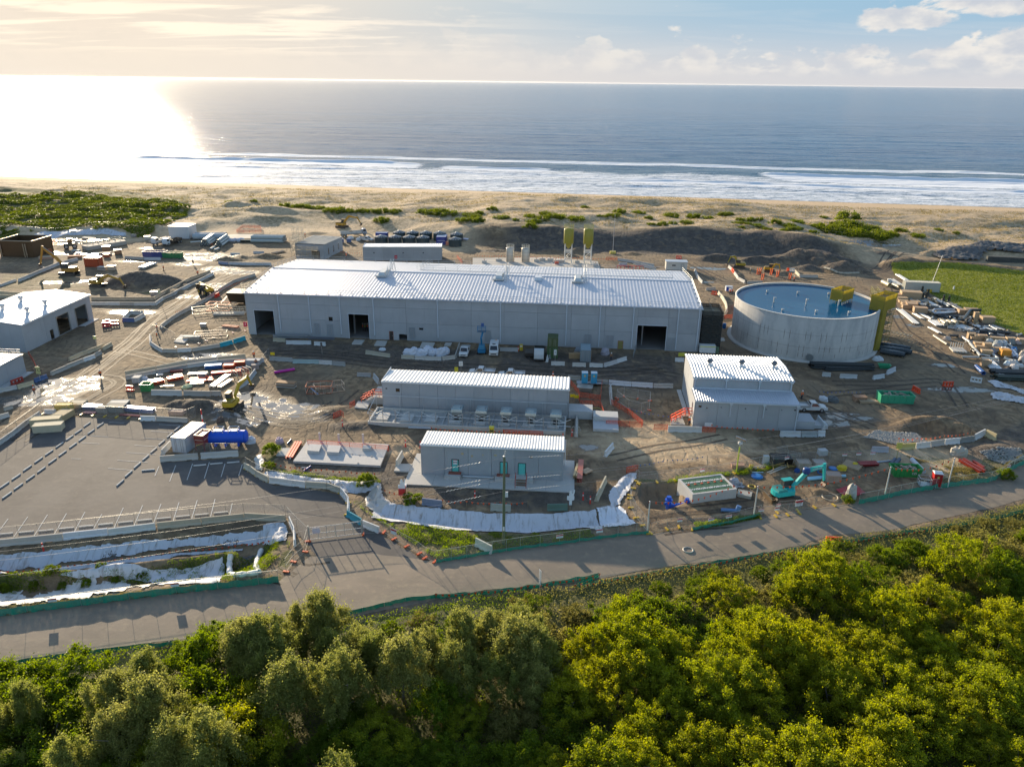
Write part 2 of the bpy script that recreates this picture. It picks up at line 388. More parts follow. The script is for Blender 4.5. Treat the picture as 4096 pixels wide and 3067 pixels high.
RIDGE.append(([tuple(G('e',a,b)[:2])for a,b in((860,385),(1100,365),(1400,385),(1800,420),(2400,470))],1.6,5.5))
FIELD=pts('e 860,395 1100,380 1500,400 2200,470 2200,1080 1900,960 1500,800 1240,650 1020,540 900,480',0)
GX=np.unique(np.r_[np.arange(-1.55,1.551,.0052)])
ys=[22.]
while ys[-1]<640:ys.append(ys[-1]+.0048*(ys[-1]+20))
ys=np.array(ys)
XX=GX[None,:]*(ys[:,None]*.96+12);YY=np.repeat(ys[:,None],len(GX),1)
X_,Y_=XX.ravel(),YY.ravel();Z_=hf(X_,Y_)
s_=Y_+.14*X_
ZG=Z_.reshape(len(ys),len(GX)).copy()
def zfast(x,y):
 x=np.asarray(x,float);y=np.asarray(y,float);j=np.clip(np.interp(y,ys,np.arange(len(ys))),0,len(ys)-1.001);u=x/(y*.96+12);i=np.clip(np.interp(u,GX,np.arange(len(GX))),0,len(GX)-1.001)
 j0,i0=j.astype(int),i.astype(int);fj,fi=j-j0,i-i0
 return(ZG[j0,i0]*(1-fi)+ZG[j0,i0+1]*fi)*(1-fj)+(ZG[j0+1,i0]*(1-fi)+ZG[j0+1,i0+1]*fi)*fj
hf_exact=hf;hf=zfast
def ell(r,x,y,rx,ry):g=G(r,x,y);q=np.sqrt(((X_-g[0])/rx)**2+((Y_-g[1])/ry)**2);return sm((1.25-q-.35*fbm(X_/3,Y_/3,9,3))/.5)
ty=np.interp(X_,TOE_X,TOE_Y);tw=np.interp(X_,TOE_X,TOE_W)
soil_s=sm((Y_-ty-tw*.9)/5+.3*fbm(X_/6,Y_/6,12,3)*2)
soil_s=np.maximum(soil_s,sm((Y_-ty+12)/10)*sm((-8-X_)/14))
soil_s=np.maximum(soil_s,sm((Y_-ty+8)/10)*sm((X_-112)/8)*.75)
for a in(('b',700,130,40,18),('c',300,260,10,8),('c',550,560,1,1),('k',150,1150,16,7),('q',1350,430,9,5),('i',1000,1240,2.5,1.5),('u',1100,110,9,5)):soil_s=np.maximum(soil_s,ell(*a)*.75)
beach=sm((s_-378)/14)
soil_s=np.maximum(soil_s,beach)
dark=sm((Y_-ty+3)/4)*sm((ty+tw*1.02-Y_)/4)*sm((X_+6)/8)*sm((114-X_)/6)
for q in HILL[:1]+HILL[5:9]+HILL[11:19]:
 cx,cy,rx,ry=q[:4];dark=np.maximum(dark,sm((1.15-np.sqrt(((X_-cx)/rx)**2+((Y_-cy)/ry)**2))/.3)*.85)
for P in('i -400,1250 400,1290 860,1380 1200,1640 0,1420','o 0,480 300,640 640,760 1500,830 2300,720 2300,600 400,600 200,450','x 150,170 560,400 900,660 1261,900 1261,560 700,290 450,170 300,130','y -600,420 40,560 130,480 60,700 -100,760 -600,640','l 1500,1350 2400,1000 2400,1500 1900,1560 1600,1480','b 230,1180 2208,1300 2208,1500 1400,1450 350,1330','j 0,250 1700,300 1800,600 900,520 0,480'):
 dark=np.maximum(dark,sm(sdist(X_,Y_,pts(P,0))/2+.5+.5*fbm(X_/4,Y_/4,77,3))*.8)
wet=np.zeros_like(X_)
for a in(('u',740,310,12,6.5),('u',940,430,6,4),('u',620,385,5,1.6),('t',580,560,6,2.2),('t',800,550,2,1),('u',660,700,7,2.2),('u',880,600,4,5),('u',1100,470,6,2),('u',60,850,6,2.4),('v',450,720,7,2.6),('h',1450,850,9,6),('h',1300,720,5,4),('h',1900,900,5,2.4),('f',560,120,9,4),('f',250,250,9,3),('f',640,60,4,2),('f',880,30,3,1.3),('c',180,440,8,2.4),('c',1980,590,6,2.2),('d',460,865,5.5,2.2),('d',420,1040,2.6,1.3),('e',640,220,12,3),('e',1030,340,5,.8),('b',1990,1520,1,1),('e',840,790,4.2,1.4),('e',950,870,2.6,1.5),('e',1070,950,2.2,1.6),('e',1360,1325,3.2,1.4),('k',1800,880,5,2),('k',1760,960,4,1.6),('k',2060,920,3.2,1.1),('l',1480,715,8,1.6),('n',1700,240,.1,.1),('o',200,1480,3.2,.8),('o',370,1465,1,.5),('o',170,1415,1,.5),('t',230,170,4,2),('t',500,270,2.5,3),('u',260,225,4,2),('t',700,280,16,2.4),('u',330,360,14,1.4),('b',60,620,8,2.6),('i',20,800,4,2.5),('b',1600,1600,.5,.5),('m',300,790,3.4,1.2),('j',870,1200,2,1.4)):
 wet=np.maximum(wet,ell(*a))
wet=wet*(1-beach)+sm((s_-452)/14)*1.
green=np.zeros_like(X_)
for P,k in(('m -100,640 0,620 1000,560 1650,470 1750,470 1640,520 1300,620 700,560 0,690',.8),('m -100,900 0,860 1000,760 2040,640 2100,420 2150,470 2050,700 600,870 0,950',.75),('n 560,700 900,740 1440,780 1430,740 900,690 500,650',.7),('p 560,430 1000,440 1700,370 2100,300 2100,270 1500,320 1000,400 600,410',.7),('n 1060,960 1250,960 1400,1200 2208,1300 o 2208,1040 2208,1100 1400,1230 620,1340 200,1080',.55),('q 1150,350 1750,450 2190,330 2190,430 1900,590 1450,650 1500,500',.5),('n 40,1400 400,1300 430,1450 200,1656 0,1656',.6),('h 1450,1200 1600,1150 1640,1300 1500,1420',.7),('a 0,230 300,300 1200,290 1640,120 1640,0 -200,-60 -300,250',.9),('a 0,640 500,620 800,770 0,780',.45),('a 1200,800 1400,780 1340,840',.6)):
 green=np.maximum(green,k*sm(sdist(X_,Y_,pts(P,0))/1.5+.5+.7*fbm(X_/3,Y_/3,55,3)))
green=np.maximum(green,sm(sdist(X_,Y_,FIELD)/1.2+.5)*.0)
roadc=np.array(ROAD_L);below=Y_<np.interp(X_,roadc[np.argsort(roadc[:,0])][:,0],roadc[np.argsort(roadc[:,0])][:,1])-1.2
green=np.where(below,.9,green)
for P in(CARPARK,ROADP):
 d_=sdist(X_,Y_,P);Z_=Z_-.14*sm(d_/.5);wet=np.where(d_>.5,0,wet);green=np.where(d_>.5,0,green)
Z_=Z_-.1*sm(sdist(X_,Y_,FIELD)/.8)
def gridmesh(name,V,ny,nx,keep=None):
 idx=np.arange(ny*nx).reshape(ny,nx);q=np.stack([idx[:-1,:-1],idx[:-1,1:],idx[1:,1:],idx[1:,:-1]],-1).reshape(-1,4)
 if keep is not None:
  q=q[keep.reshape(ny,nx)[:-1,:-1].ravel()];used=np.unique(q);mp=np.zeros(ny*nx,int);mp[used]=np.arange(len(used));q=mp[q];V=V[used]
 me=bpy.data.meshes.new(name);me.vertices.add(len(V));me.vertices.foreach_set('co',V.astype(np.float32).ravel())
 me.loops.add(q.size);me.loops.foreach_set('vertex_index',q.ravel().astype(np.int32));me.polygons.add(len(q))
 me.polygons.foreach_set('loop_start',np.arange(0,q.size,4,dtype=np.int32));me.polygons.foreach_set('loop_total',np.full(len(q),4,np.int32))
 me.polygons.foreach_set('use_smooth',np.ones(len(q),bool));me.update(calc_edges=True)
 return(me,used)if keep is not None else me
me=gridmesh('ground',np.c_[X_,Y_,Z_],len(ys),len(GX))
at_=me.color_attributes.new('soil','FLOAT_COLOR','POINT');at_.data.foreach_set('color',np.c_[soil_s,np.clip(dark,0,1),np.clip(wet,0,1),green].astype(np.float32).ravel())
def groundmat():
 m,t,b,o=newmat('ground_soil');P=t.node('ShaderNodeNewGeometry').outputs['Position']
 A=t.node('ShaderNodeAttribute',attribute_name='soil');sp=t.node('ShaderNodeSeparateColor',i_0=A.outputs['Color']);sa,da,we=sp.outputs;gr=A.outputs['Alpha']
 n1=t.noise(P,.09,6,.6,.6);n2=t.noise(P,.6,6,.65,.5);n3=t.noise(P,4.,5,.7);n4=t.noise(P,.33,5,.6,1.)
 sep=t.node('ShaderNodeSeparateXYZ',i_0=P);px_,py_,pz_=sep.outputs
 dirt=t.mix(t.ramp(n2,.35,.68),(.155,.105,.06),(.35,.25,.145));dirt=t.mix(t.ramp(n1,.42,.62),dirt,(.22,.165,.105))
 dirt=t.mix(t.mu(t.ramp(t.noise(P,.05,7,.66,1.4),.47,.6),.6),dirt,(.09,.066,.045))
 tr=t.node('ShaderNodeTexWave',wave_type='BANDS',i_Vector=t.vmul(P,(1,1,0)),i_Scale=.22,i_Distortion=26.,i_Detail=4,i_Detail_Scale=.22)
 tracks=t.mu(t.ramp(tr.outputs[1],.72,.95),t.ramp(n4,.45,.6))
 dirt=t.mix(t.mu(tracks,.55),dirt,(.115,.09,.065))
 sand=t.mix(t.ramp(n2,.3,.7),(.44,.315,.19),(.62,.47,.295))
 s_=t.ad(py_,t.mu(px_,.14))
 veg=t.mu(t.ramp(t.ad(t.mu(t.noise(P,.75,6,.75,.4),.62),t.mu(t.noise(P,.055,4,.6),.38)),.475,.57),t.ramp(s_,392,374))
 veg=t.mu(veg,t.ramp(s_,270,292))
 sand=t.mix(t.mu(veg,.78),sand,t.mix(t.ramp(n3,.35,.65),(.13,.105,.045),(.27,.2,.1)))
 bd=t.noise(t.vmul(P,(.02,.55,.3)),1.,5,.6,.4)
 sand=t.mix(t.mu(t.mu(t.ramp(bd,.5,.62),t.ramp(s_,380,392)),.42),sand,(.25,.17,.11))
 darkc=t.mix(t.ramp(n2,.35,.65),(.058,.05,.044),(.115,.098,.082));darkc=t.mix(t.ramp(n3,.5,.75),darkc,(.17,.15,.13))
 grass=t.mix(t.ramp(n3,.35,.65),(.075,.085,.022),(.2,.17,.055));grass=t.mix(t.ramp(n4,.35,.65),grass,(.055,.075,.018))
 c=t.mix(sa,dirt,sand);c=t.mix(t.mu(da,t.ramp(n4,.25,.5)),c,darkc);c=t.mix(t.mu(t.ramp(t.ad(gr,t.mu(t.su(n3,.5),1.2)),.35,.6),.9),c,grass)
 pud=t.ramp(t.ad(t.mu(we,.42),t.ad(t.mu(n4,.55),t.mu(n2,.45))),.86,.9);damp=t.mu(we,.7)
 c=t.mix(damp,c,t.mix(sa,(.11,.088,.066),(.2,.15,.105)));c=t.mix(pud,c,(.1,.088,.072))
 t.set(b.inputs['Base Color'],c)
 rgh=t.mix(damp,(.92,)*3,(.5,)*3);rgh=t.mix(pud,rgh,(.09,)*3)
 t.set(b.inputs['Roughness'],rgh);t.set(b.inputs['Specular IOR Level'],t.ad(.3,t.mu(pud,.5)))
 hh=t.ad(t.mu(n2,1.),t.ad(t.mu(n3,.32),t.mu(tracks,-.4)))
 bp=t.node('ShaderNodeBump',i_Distance=.28,i_Height=hh,i_Strength=t.su(.85,t.mu(pud,.84)));t.l.new(bp.outputs[0],b.inputs['Normal'])
 MATS['ground']=m
groundmat();ground=link('ground',me,'ground');ground['kind']='structure'
def sheetmat(name,c0,c1,c2,rough=.85,crack=True,sc=.5,bmp=.4,fibre=False):
 m,t,b,o=newmat(name);P=t.node('ShaderNodeNewGeometry').outputs['Position']
 n1=t.noise(P,.12,6,.6,.8);n2=t.noise(P,sc*2,5,.6,.3);n3=t.noise(P,9,3,.7)
 c=t.mix(t.ramp(n1,.35,.65),c0,c1);c=t.mix(t.mu(t.ramp(n2,.5,.72),.6),c,c2);c=t.mix(t.mu(t.ramp(n3,.45,.7),.25),c,c1)
 if crack:
  st=t.noise(t.vmul(P,(.1,.9,1)),1.,5,.6,.6);c=t.mix(t.mu(t.ramp(st,.55,.7),.35),c,c2)
 t.set(b.inputs['Base Color'],c);t.set(b.inputs['Roughness'],rough)
 bp=t.node('ShaderNodeBump',i_Strength=bmp,i_Distance=.06,i_Height=t.ad(n2,t.mu(n3,.35)));t.l.new(bp.outputs[0],b.inputs['Normal']);MATS[name]=m
sheetmat('asphalt',(.072,.065,.062),(.118,.106,.096),(.15,.128,.105))
sheetmat('road_seal',(.205,.165,.122),(.26,.205,.15),(.33,.26,.175))
sheetmat('turf',(.2,.22,.02),(.28,.27,.035),(.11,.14,.015),.95,False,1.2,1.)
def sheet(name,P,step,dz,kind,ruff=0,zfun=None,exact=False,**props):
 P=np.array(P);x0,y0=P.min(0)-step;x1,y1=P.max(0)+step
 gx=np.arange(x0,x1,step);gy=np.arange(y0,y1,step);A,B_=np.meshgrid(gx,gy)
 a=A.ravel()+(np.random.rand(A.size)-.5)*step*.35;b=B_.ravel()+(np.random.rand(A.size)-.5)*step*.35
 f=lambda a,b:sdist(a,b,P)+ruff*fbm(a/.9,b/.9,8,3)
 d=f(a,b);k=(d>-step*.9).reshape(A.shape);j=k.copy();k=(k[:-1,:-1]&k[1:,:-1]&k[:-1,1:]&k[1:,1:]);k=np.pad(k,((0,1),(0,1))).ravel()
 h_=.05;gx_,gy_=(f(a+h_,b)-d)/h_,(f(a,b+h_)-d)/h_;g_=np.clip(gx_**2+gy_**2,.3,9);o_=np.where((d<0)&(d>-step*2),d,0);a=a-o_*gx_/g_;b=b-o_*gy_/g_
 z=(hf_exact if exact else hf)(a,b)+dz
 if zfun is not None:z=z+zfun(a,b,sdist(a,b,P))
 me,used=gridmesh(name,np.c_[a,b,z],len(gy),len(gx),k)
 return link(name,me,kind,**props)
cp=sheet('car_park',CARPARK,.55,.0,'asphalt',.25);cp['kind']='structure'
nu,nv=300,16
U,L=resample(ROAD_U,nu),resample(ROAD_L,nu);T=np.linspace(0,1,nv)
V=U[:,None,:]*(1-T[None,:,None])+L[:,None,:]*T[None,:,None];V=V.reshape(-1,2)
V=V+np.c_[0*V[:,0],.25*fbm(V[:,0]/1.7,V[:,1]/1.7,4,3)*np.tile((T==0)|(T==1),nu)]
rd=link('road',gridmesh('road',np.c_[V,hf(V[:,0],V[:,1])+.012+.05*np.tile(np.sin(T*np.pi),nu)],nu,nv),'road_seal');rd['kind']='structure'
fd=sheet('grass_field',FIELD,.6,.02,'turf',.8,lambda a,b,d:.1*fbm(a/1.1,b/1.1,6,3));fd['kind']='structure'
# sea
ss=[462.]
while ss[-1]<60000:ss.append(ss[-1]+max(.7,.0055*(ss[-1]-300))if ss[-1]<2500 else ss[-1]*1.06)
ss=np.array(ss);uu=np.arange(-1.25,1.251,.0042)
SS=np.repeat(ss[:,None],len(uu),1);SX=uu[None,:]*(SS+60)*1.;SY=SS-.14*SX
a,b,s=SX.ravel(),SY.ravel(),SS.ravel()
wob=6*fbm(a/70,s/400,91,3)*2;k=sm((s-470)/40);far=1-sm((s-900)/1400)
z=-7.+.22*far*fbm(a/38,(s+wob)/6.5,61,4)*2*k+.25*far*k*np.sin((s+1.4*wob)/9.)*(.5+fbm(a/90,s/30,66,2))
def crest(s0,h,wd,x0,x1,slope=.0):
 d=s-(s0+wob*1.2+slope*a);env=sm((a-x0)/25)*sm((x1-a)/25)*(.6+.6*vn(a/13,a*0,71))
 return h*env*np.exp(-(d/wd)**2*np.where(d<0,3.,.7))
BR=[(614,1.5,5,-330,-60,0),(600,1.,4,-70,40,0),(622,1.9,5,170,560,-.06),(560,.7,3.5,-260,120,0),(545,.9,3.5,60,470,.0),(515,.6,3,-40,420,0),(500,.45,2.5,-380,-120,0),(660,.8,7,-300,420,0),(585,.6,3,-330,-120,0)]
foam=0*a
for s0,h,wd,x0,x1,sl in BR:
 z=z+crest(s0,h,wd,x0,x1,sl)
 d=s-(s0+wob*1.2+sl*a);env=sm((a-x0)/25)*sm((x1-a)/25)
 foam=np.maximum(foam,env*min(1,h)*sm((wd*.6-d)/3.)*sm((d+26*h)/16))
zone=sm((s-466)/4)*(1-sm((s-575-wob*3+.04*np.abs(a))/55))
foam=np.clip(np.maximum(foam,zone*.62),0,1)
me=gridmesh('sea',np.c_[a,b,z],len(ss),len(uu))
at_=me.color_attributes.new('foam','FLOAT_COLOR','POINT');at_.data.foreach_set('color',np.repeat(foam[:,None],4,1).astype(np.float32).ravel())
def seamat():
 m,t,b,o=newmat('sea_water');P=t.node('ShaderNodeNewGeometry').outputs['Position']
 sep=t.node('ShaderNodeSeparateXYZ',i_0=P);py_=sep.outputs[1]
 A=t.node('ShaderNodeAttribute',attribute_name='foam');f=A.outputs['Fac']
 fn=t.noise(t.vmul(P,(.1,.42,0)),1.,8,.68,.7);fn2=t.noise(t.vmul(P,(.6,1.3,0)),1.,6,.7,.3)
 fo=t.ramp(t.ad(f,t.mu(t.su(t.ad(t.mu(fn,.6),t.mu(fn2,.4)),.5),1.9)),.4,.72)
 fo=t.mu(fo,t.ramp(f,.02,.25))
 deep=t.mix(t.ramp(t.noise(t.vmul(P,(.002,.006,0)),1.,3),.4,.6),(.003,.06,.15),(.006,.08,.18))
 shal=t.mu(t.ramp(py_,760,520),.55);wc=t.mix(shal,deep,(.05,.115,.125))
 t.set(b.inputs['Base Color'],t.mix(fo,wc,(.8,.82,.84)));t.set(b.inputs['Roughness'],t.mix(fo,(.16,)*3,(.9,)*3));t.set(b.inputs['IOR'],1.33);t.set(b.inputs['Specular IOR Level'],.33)
 w1=t.noise(t.vmul(P,(.028,.11,0)),1.,7,.62,.4);w2=t.noise(t.vmul(P,(.25,.7,0)),1.,6,.65,.2);w3=t.noise(t.vmul(P,(.004,.02,0)),1.,4,.6)
 hh=t.ad(t.mu(w1,2.2),t.ad(t.mu(w2,.42),t.mu(w3,7.)))
 bp=t.node('ShaderNodeBump',i_Strength=.8,i_Distance=1.,i_Height=hh);t.l.new(bp.outputs[0],b.inputs['Normal']);MATS['sea']=m
seamat();sea=link('sea',me,'sea');sea['kind']='structure'
del XX,YY,SX,SY
# buildings
PRE=(.375,.39,.405);ROOF=(.5,.53,.58);DARK=(.02,.02,.02);TRIM=(.52,.57,.62)
class Face:
 """vertical wall plane from P0 to P1; crops are read back onto it as (u, z)"""
 def __init__(s,P0,P1):s.a=np.array(P0[:2],float);s.b=np.array(P1[:2],float);s.L=np.hypot(*(s.b-s.a));s.e=(s.b-s.a)/s.L;s.rz=math.atan2(s.e[1],s.e[0])
 def uz(s,r,x,y):
  d=ray(r,x,y);n=np.array([-s.e[1],s.e[0]]);t=(n@s.a)/(n@d[:2]);p=d*t
  return(p[:2]-s.a)@s.e,CH+p[2]
 def rect(s,r,x0,y0,x1,y1,ground=False):
  u0,z1=s.uz(r,x0,y0);u1,z0=s.uz(r,x1,y1);return(u0,.0 if ground else z0,u1,z1)
def wall(parent,L,H,us,zs,holes,at_=(0,0),rz=0,t=.18,col=PRE,top=None,gap=.035,kind='precast',name='wall_panel'):
 """precast panels between joints us x zs, with holes cut out; 'top' gives the height at u for raked walls"""
 us=sorted(set([0,L]+[u for u in us if.3<u<L-.3]));zs=sorted(set([0,H]+[z for z in zs if z<H]))
 for u0,u1 in zip(us[:-1],us[1:]):
  for z0,z1 in zip(zs[:-1],zs[1:]):
   mb=MB();a0,a1,b0,b1=u0+gap/2,u1-gap/2,z0+(gap/2 if z0>0 else 0),z1-gap/2
   hs=[h for h in holes if h[0]<a1 and h[2]>a0 and h[1]<b1 and h[3]>b0]
   xs=sorted(set([a0,a1]+[min(max(h[k],a0),a1)for h in hs for k in(0,2)]));ys_=sorted(set([b0,b1]+[min(max(h[k],b0),b1)for h in hs for k in(1,3)]))
   for p0,p1 in zip(xs[:-1],xs[1:]):
    for q0,q1 in zip(ys_[:-1],ys_[1:]):
     cx,cy=(p0+p1)/2,(q0+q1)/2
     if p1-p0<1e-3 or q1-q0<1e-3 or any(h[0]<cx<h[2]and h[1]<cy<h[3]for h in hs):continue
     if top and z1==H and q1==b1:mb.prism([(p0,q0),(p1,q0),(p1,top(p1)),(p0,top(p0))],0,t,'y')
     else:mb.box(p0,p1,0,t,q0,q1)
   if mb.v:
    o=mb.mk_(name,kind,col,parent);o.location=(at_[0],at_[1],0);o.rotation_euler=(0,0,rz)
def roofsheet(parent,x0,x1,ya,za,yb,zb,pitch=.76,h=.03,col=ROOF,name='roof_sheet'):
 n=max(2,int((x1-x0)/pitch));p=(x1-x0)/n;mb=MB();V=[]
 for k in range(n):
  u=x0+k*p
  for du,dz in((0,0),(p*.36,0),(p*.46,h),(p*.82,h),(p*.92,0)):V.append((u+du,dz))
 V.append((x1,0));m=len(V)
 vs=[(u,ya,za+z)for u,z in V]+[(u,yb,zb+z)for u,z in V]
 mb.add(vs,[(i,i+1,m+i+1,m+i)for i in range(m-1)])
 mb.add([(x0,ya,za-.06),(x1,ya,za-.06),(x1,yb,zb-.06),(x0,yb,zb-.06)],[(0,1,2,3)])
 return mb.mk_(name,'roofing',col,parent)
def louvre(parent,u0,z0,u1,z1,y=-.04):
 f=MB();w=.07
 f.box(u0,u1,y-.03,y+.08,z0,z0+w);f.box(u0,u1,y-.03,y+.08,z1-w,z1);f.box(u0,u0+w,y-.03,y+.08,z0+w,z1-w);f.box(u1-w,u1,y-.03,y+.08,z0+w,z1-w);f.box((u0+u1)/2-w/2,(u0+u1)/2+w/2,y-.03,y+.08,z0+w,z1-w)
 fo=f.mk_('louvre','steel',(.36,.42,.48),parent);s_=MB();n=int((z1-z0)/.24)
 for k in range(n):zz=z0+w+(z1-z0-2*w)*(k+.5)/n;s_.add([(u0+w,y,zz+.07),(u1-w,y,zz+.07),(u1-w,y+.09,zz-.06),(u0+w,y+.09,zz-.06)],[(0,1,2,3)])
 s_.box(u0+w,u1-w,y+.085,y+.1,z0+w,z1-w);s_.mk_('louvre_blade','steel',(.22,.26,.3),fo)
def doorset(parent,u0,z0,u1,z1,col=(.05,.04,.035),frame=(.3,.1,.06),y=-.03,glass=False):
 w=.09;f=MB();f.box(u0,u0+w,y,y+.12,z0,z1);f.box(u1-w,u1,y,y+.12,z0,z1);f.box(u0+w,u1-w,y,y+.12,z1-w,z1)
 d=MB().box(u0+w,u1-w,y+.04,y+.1,z0,z1-w).mk_('door','paint',col,parent);f.mk_('door_frame','paint',frame,d)
 MB().box(u1-w-.16,u1-w-.08,y-.04,y+.04,z0+.95,z0+1.08).mk_('door_handle','steel',(.5,.5,.5),d);return d
def downpipe(parent,u,z0,z1,y=-.1,r=.14,col=TRIM):
 m=MB();m.tube((u,y,z0),(u,y,z1-.3),r,8);m.box(u-.26,u+.26,y-.2,y+.12,z1-.45,z1-.02);m.mk_('downpipe','paint',col,parent)
def gutter(parent,x0,x1,y,z,col=(.62,.66,.7),s=1):MB().box(x0,x1,y-.11,y+.11,z-.2,z+.03).mk_('gutter','paint',col,parent)
def rail(parent,P,h=1.05,step=2.7,r=.03,name='guard_rail',col=(.5,.52,.53),foot=True,mids=(.52,)):
 P=[V3(p)for p in P];rm=MB()
 for hh in(h,*[m*h for m in mids]):rm.path([p+V3((0,0,hh))for p in P],r,5)
 ro=rm.mk_(name,'steel',col,parent)
 for a,b in zip(P[:-1],P[1:]):
  n=max(1,round((b-a).length/step))
  for k in range(n+(b==P[-1])):
   q=a.lerp(b,k/n);pm=MB().tube(q,q+V3((0,0,h)),r*1.1,5)
   if foot:d=(b-a).normalized();c=V3((-d.y,d.x,0));pm.beam(q+c*.45+V3((0,0,.06)),q-c*.2+V3((0,0,.06)),.16,.1);pm.beam(q+d*.2+V3((0,0,.05)),q-d*.2+V3((0,0,.05)),.12,.08)
   pm.mk_('post','steel',col,ro)
def turbine_vent(parent,x,y,z,r=.45,hh=.9,col=(.5,.52,.54)):
 b=MB();b.box(x-r,x+r,y-r,y+r,z-.4,z+hh*.25,.12,.12);b.lathe([(r*.62,0),(r*.62,hh*.55)],12,(x,y,z+hh*.2));bo=b.mk_('ventilator','galvanised',(.66,.68,.7),parent)
 m=MB().lathe([(r*.6,0),(r*1.,r*.35),(r*1.15,r*.8),(r*.95,r*1.25),(r*.35,r*1.5),(.02,r*1.53)],14,(x,y,z+hh*.7));m.mk_('turbine','galvanised',col,bo)
def gable(parent,D,z0,zr,yr,z1,x,t=.18,col=PRE,us=None,hole=()):
 """side wall running back from the front corner at x, raked to the ridge"""
 top=lambda u:(z0+(zr-z0)*u/yr)-.09 if u<yr else(zr+(z1-zr)*(u-yr)/(D-yr))-.09
 H=min(z0,z1)-.4
 us=us or[k*D/max(1,round(D/5.8))for k in range(1,max(1,round(D/5.8)))]
 us=sorted(set(us+[yr]))
 wall(parent,D,H+.4,us,[H*.45],list(hole),(x,0),math.pi/2,t,col,top)
fc=Face(G('b',215,1158),G('c',1915,1310));L=fc.L;D=34.7;EV=9.95
t=thing('process_hall','largest building, long grey precast hall under a ribbed light metal gable roof','building',(*fc.a,0),fc.rz)
holes={n:fc.rect(*v)for n,v in dict(d1=('b',248,950,438,1160,1),w1=('b',892,1008,930,1045),d2=('b',1062,983,1248,1190,1),d3=('b',1415,1130,1455,1205,1),w2=('b',1500,1157,1572,1215,1),w3=('b',1673,1102,1710,1122),d4=('c',1233,1212,1275,1288,1),d5=('c',1403,1080,1636,1298,1)).items()}
jb=[fc.uz('b',x,1000)[0]for x in(455,730,990,1285,1561,1835,2124)]+[fc.uz('c',x,1100)[0]for x in(250,538,828,1118,1400,1664)]
wall(t,L,EV,[j for j in jb],[4.05,7.6],list(holes.values()))
pu=[fc.uz('b',x,y)[0]for x,y in((462,900),(725,900),(988,900),(1278,900),(1832,900))]+[fc.uz('c',x,1000)[0]for x in(220,790,1080,1368,1755)]+[L-.35]
for u in pu:downpipe(t,u,.4 if u in pu[5:]else 1.,EV)
for x0,y0,x1,y1,r_ in((768,1062,826,1165,'b'),(878,1067,936,1172,'b'),(1590,1097,1643,1200,'b'),(85,1122,138,1228,'c'),(632,1145,687,1250,'c'),(943,1157,1000,1262,'c'),(1132,1165,1188,1270,'c'),(1660,1187,1720,1295,'c')):
 a=fc.rect(r_,x0,y0,x1,y1);louvre(t,a[0],max(a[1],.15),a[2],a[3])
doorset(t,*holes['d3']);doorset(t,*holes['d4'],col=(.25,.22,.08))
f_=MB()
for n in('w1','w3'):
 a=holes[n];MB().box(a[0],a[2],.1,.14,a[1],a[3]).mk_('window','glass',(.02,.02,.02),t)
for n in('d1','d2','d5'):
 a=holes[n];m=MB();m.box(a[0]-.12,a[0],-.05,.2,0,a[3]+.15);m.box(a[2],a[2]+.12,-.05,.2,0,a[3]+.15);m.box(a[0],a[2],-.05,.2,a[3],a[3]+.15);m.mk_('opening_trim','paint',TRIM,t)
gable(t,D,EV,11.55,D/2,EV,0);gable(t,D,EV,11.55,D/2,EV,L+.18)
wall(t,L,EV,[k*L/17 for k in range(1,17)],[4.,7.6],[],(0,D-.18))
roofsheet(t,-.3,L+.3,-.25,EV+.02,D/2-.05,11.6);roofsheet(t,-.3,L+.3,D/2+.05,11.6,D+.25,EV+.02)
MB().add([(-.3,D/2-.4,11.64),(L+.3,D/2-.4,11.64),(L+.3,D/2,11.74),(-.3,D/2,11.74),(L+.3,D/2+.4,11.64),(-.3,D/2+.4,11.64)],[(0,1,2,3),(3,2,4,5)]).mk_('ridge_cap','roofing',(.62,.65,.68),t)
gutter(t,-.35,L+.35,-.32,EV-.02,(.44,.5,.58));gutter(t,-.35,L+.35,D+.3,EV-.02)
MB().box(-.34,-.28,-.2,D/2,EV,EV+.02).mk_('verge','paint',TRIM,t)
rail(t,[(0,.35,EV+.05),(L,.35,EV+.05)],1.,2.72);rail(t,[(0,D-.35,EV+.05),(L,D-.35,EV+.05)],1.,4.2)
for xx in(.15,L-.15):rail(t,[(xx,.5,EV+.1),(xx,D/2,11.65),(xx,D-.5,EV+.1)],1.,2.9)
wu=fc.uz('b',950,585)[0]
zr_=lambda y:11.6-abs(y-D/2)*(11.6-EV)/(D/2)
W0=36.;yy=D/2+5.
rail(t,[(W0,yy,zr_(yy)+.1),(L-4,yy,zr_(yy)+.1)],1.,3.1,foot=False);MB().box(W0,L-4,yy-.9,yy+.1,zr_(yy)+.08,zr_(yy)+.16).mk_('walkway','galvanised',(.45,.46,.47),t)
rail(t,[(W0,yy,zr_(yy)+.1),(W0+.6,D-.6,EV+.1)],1.,3.1,foot=False);rail(t,[(W0-1,yy,zr_(yy)+.1),(W0-.4,D-.6,EV+.1)],1.,3.1,foot=False)
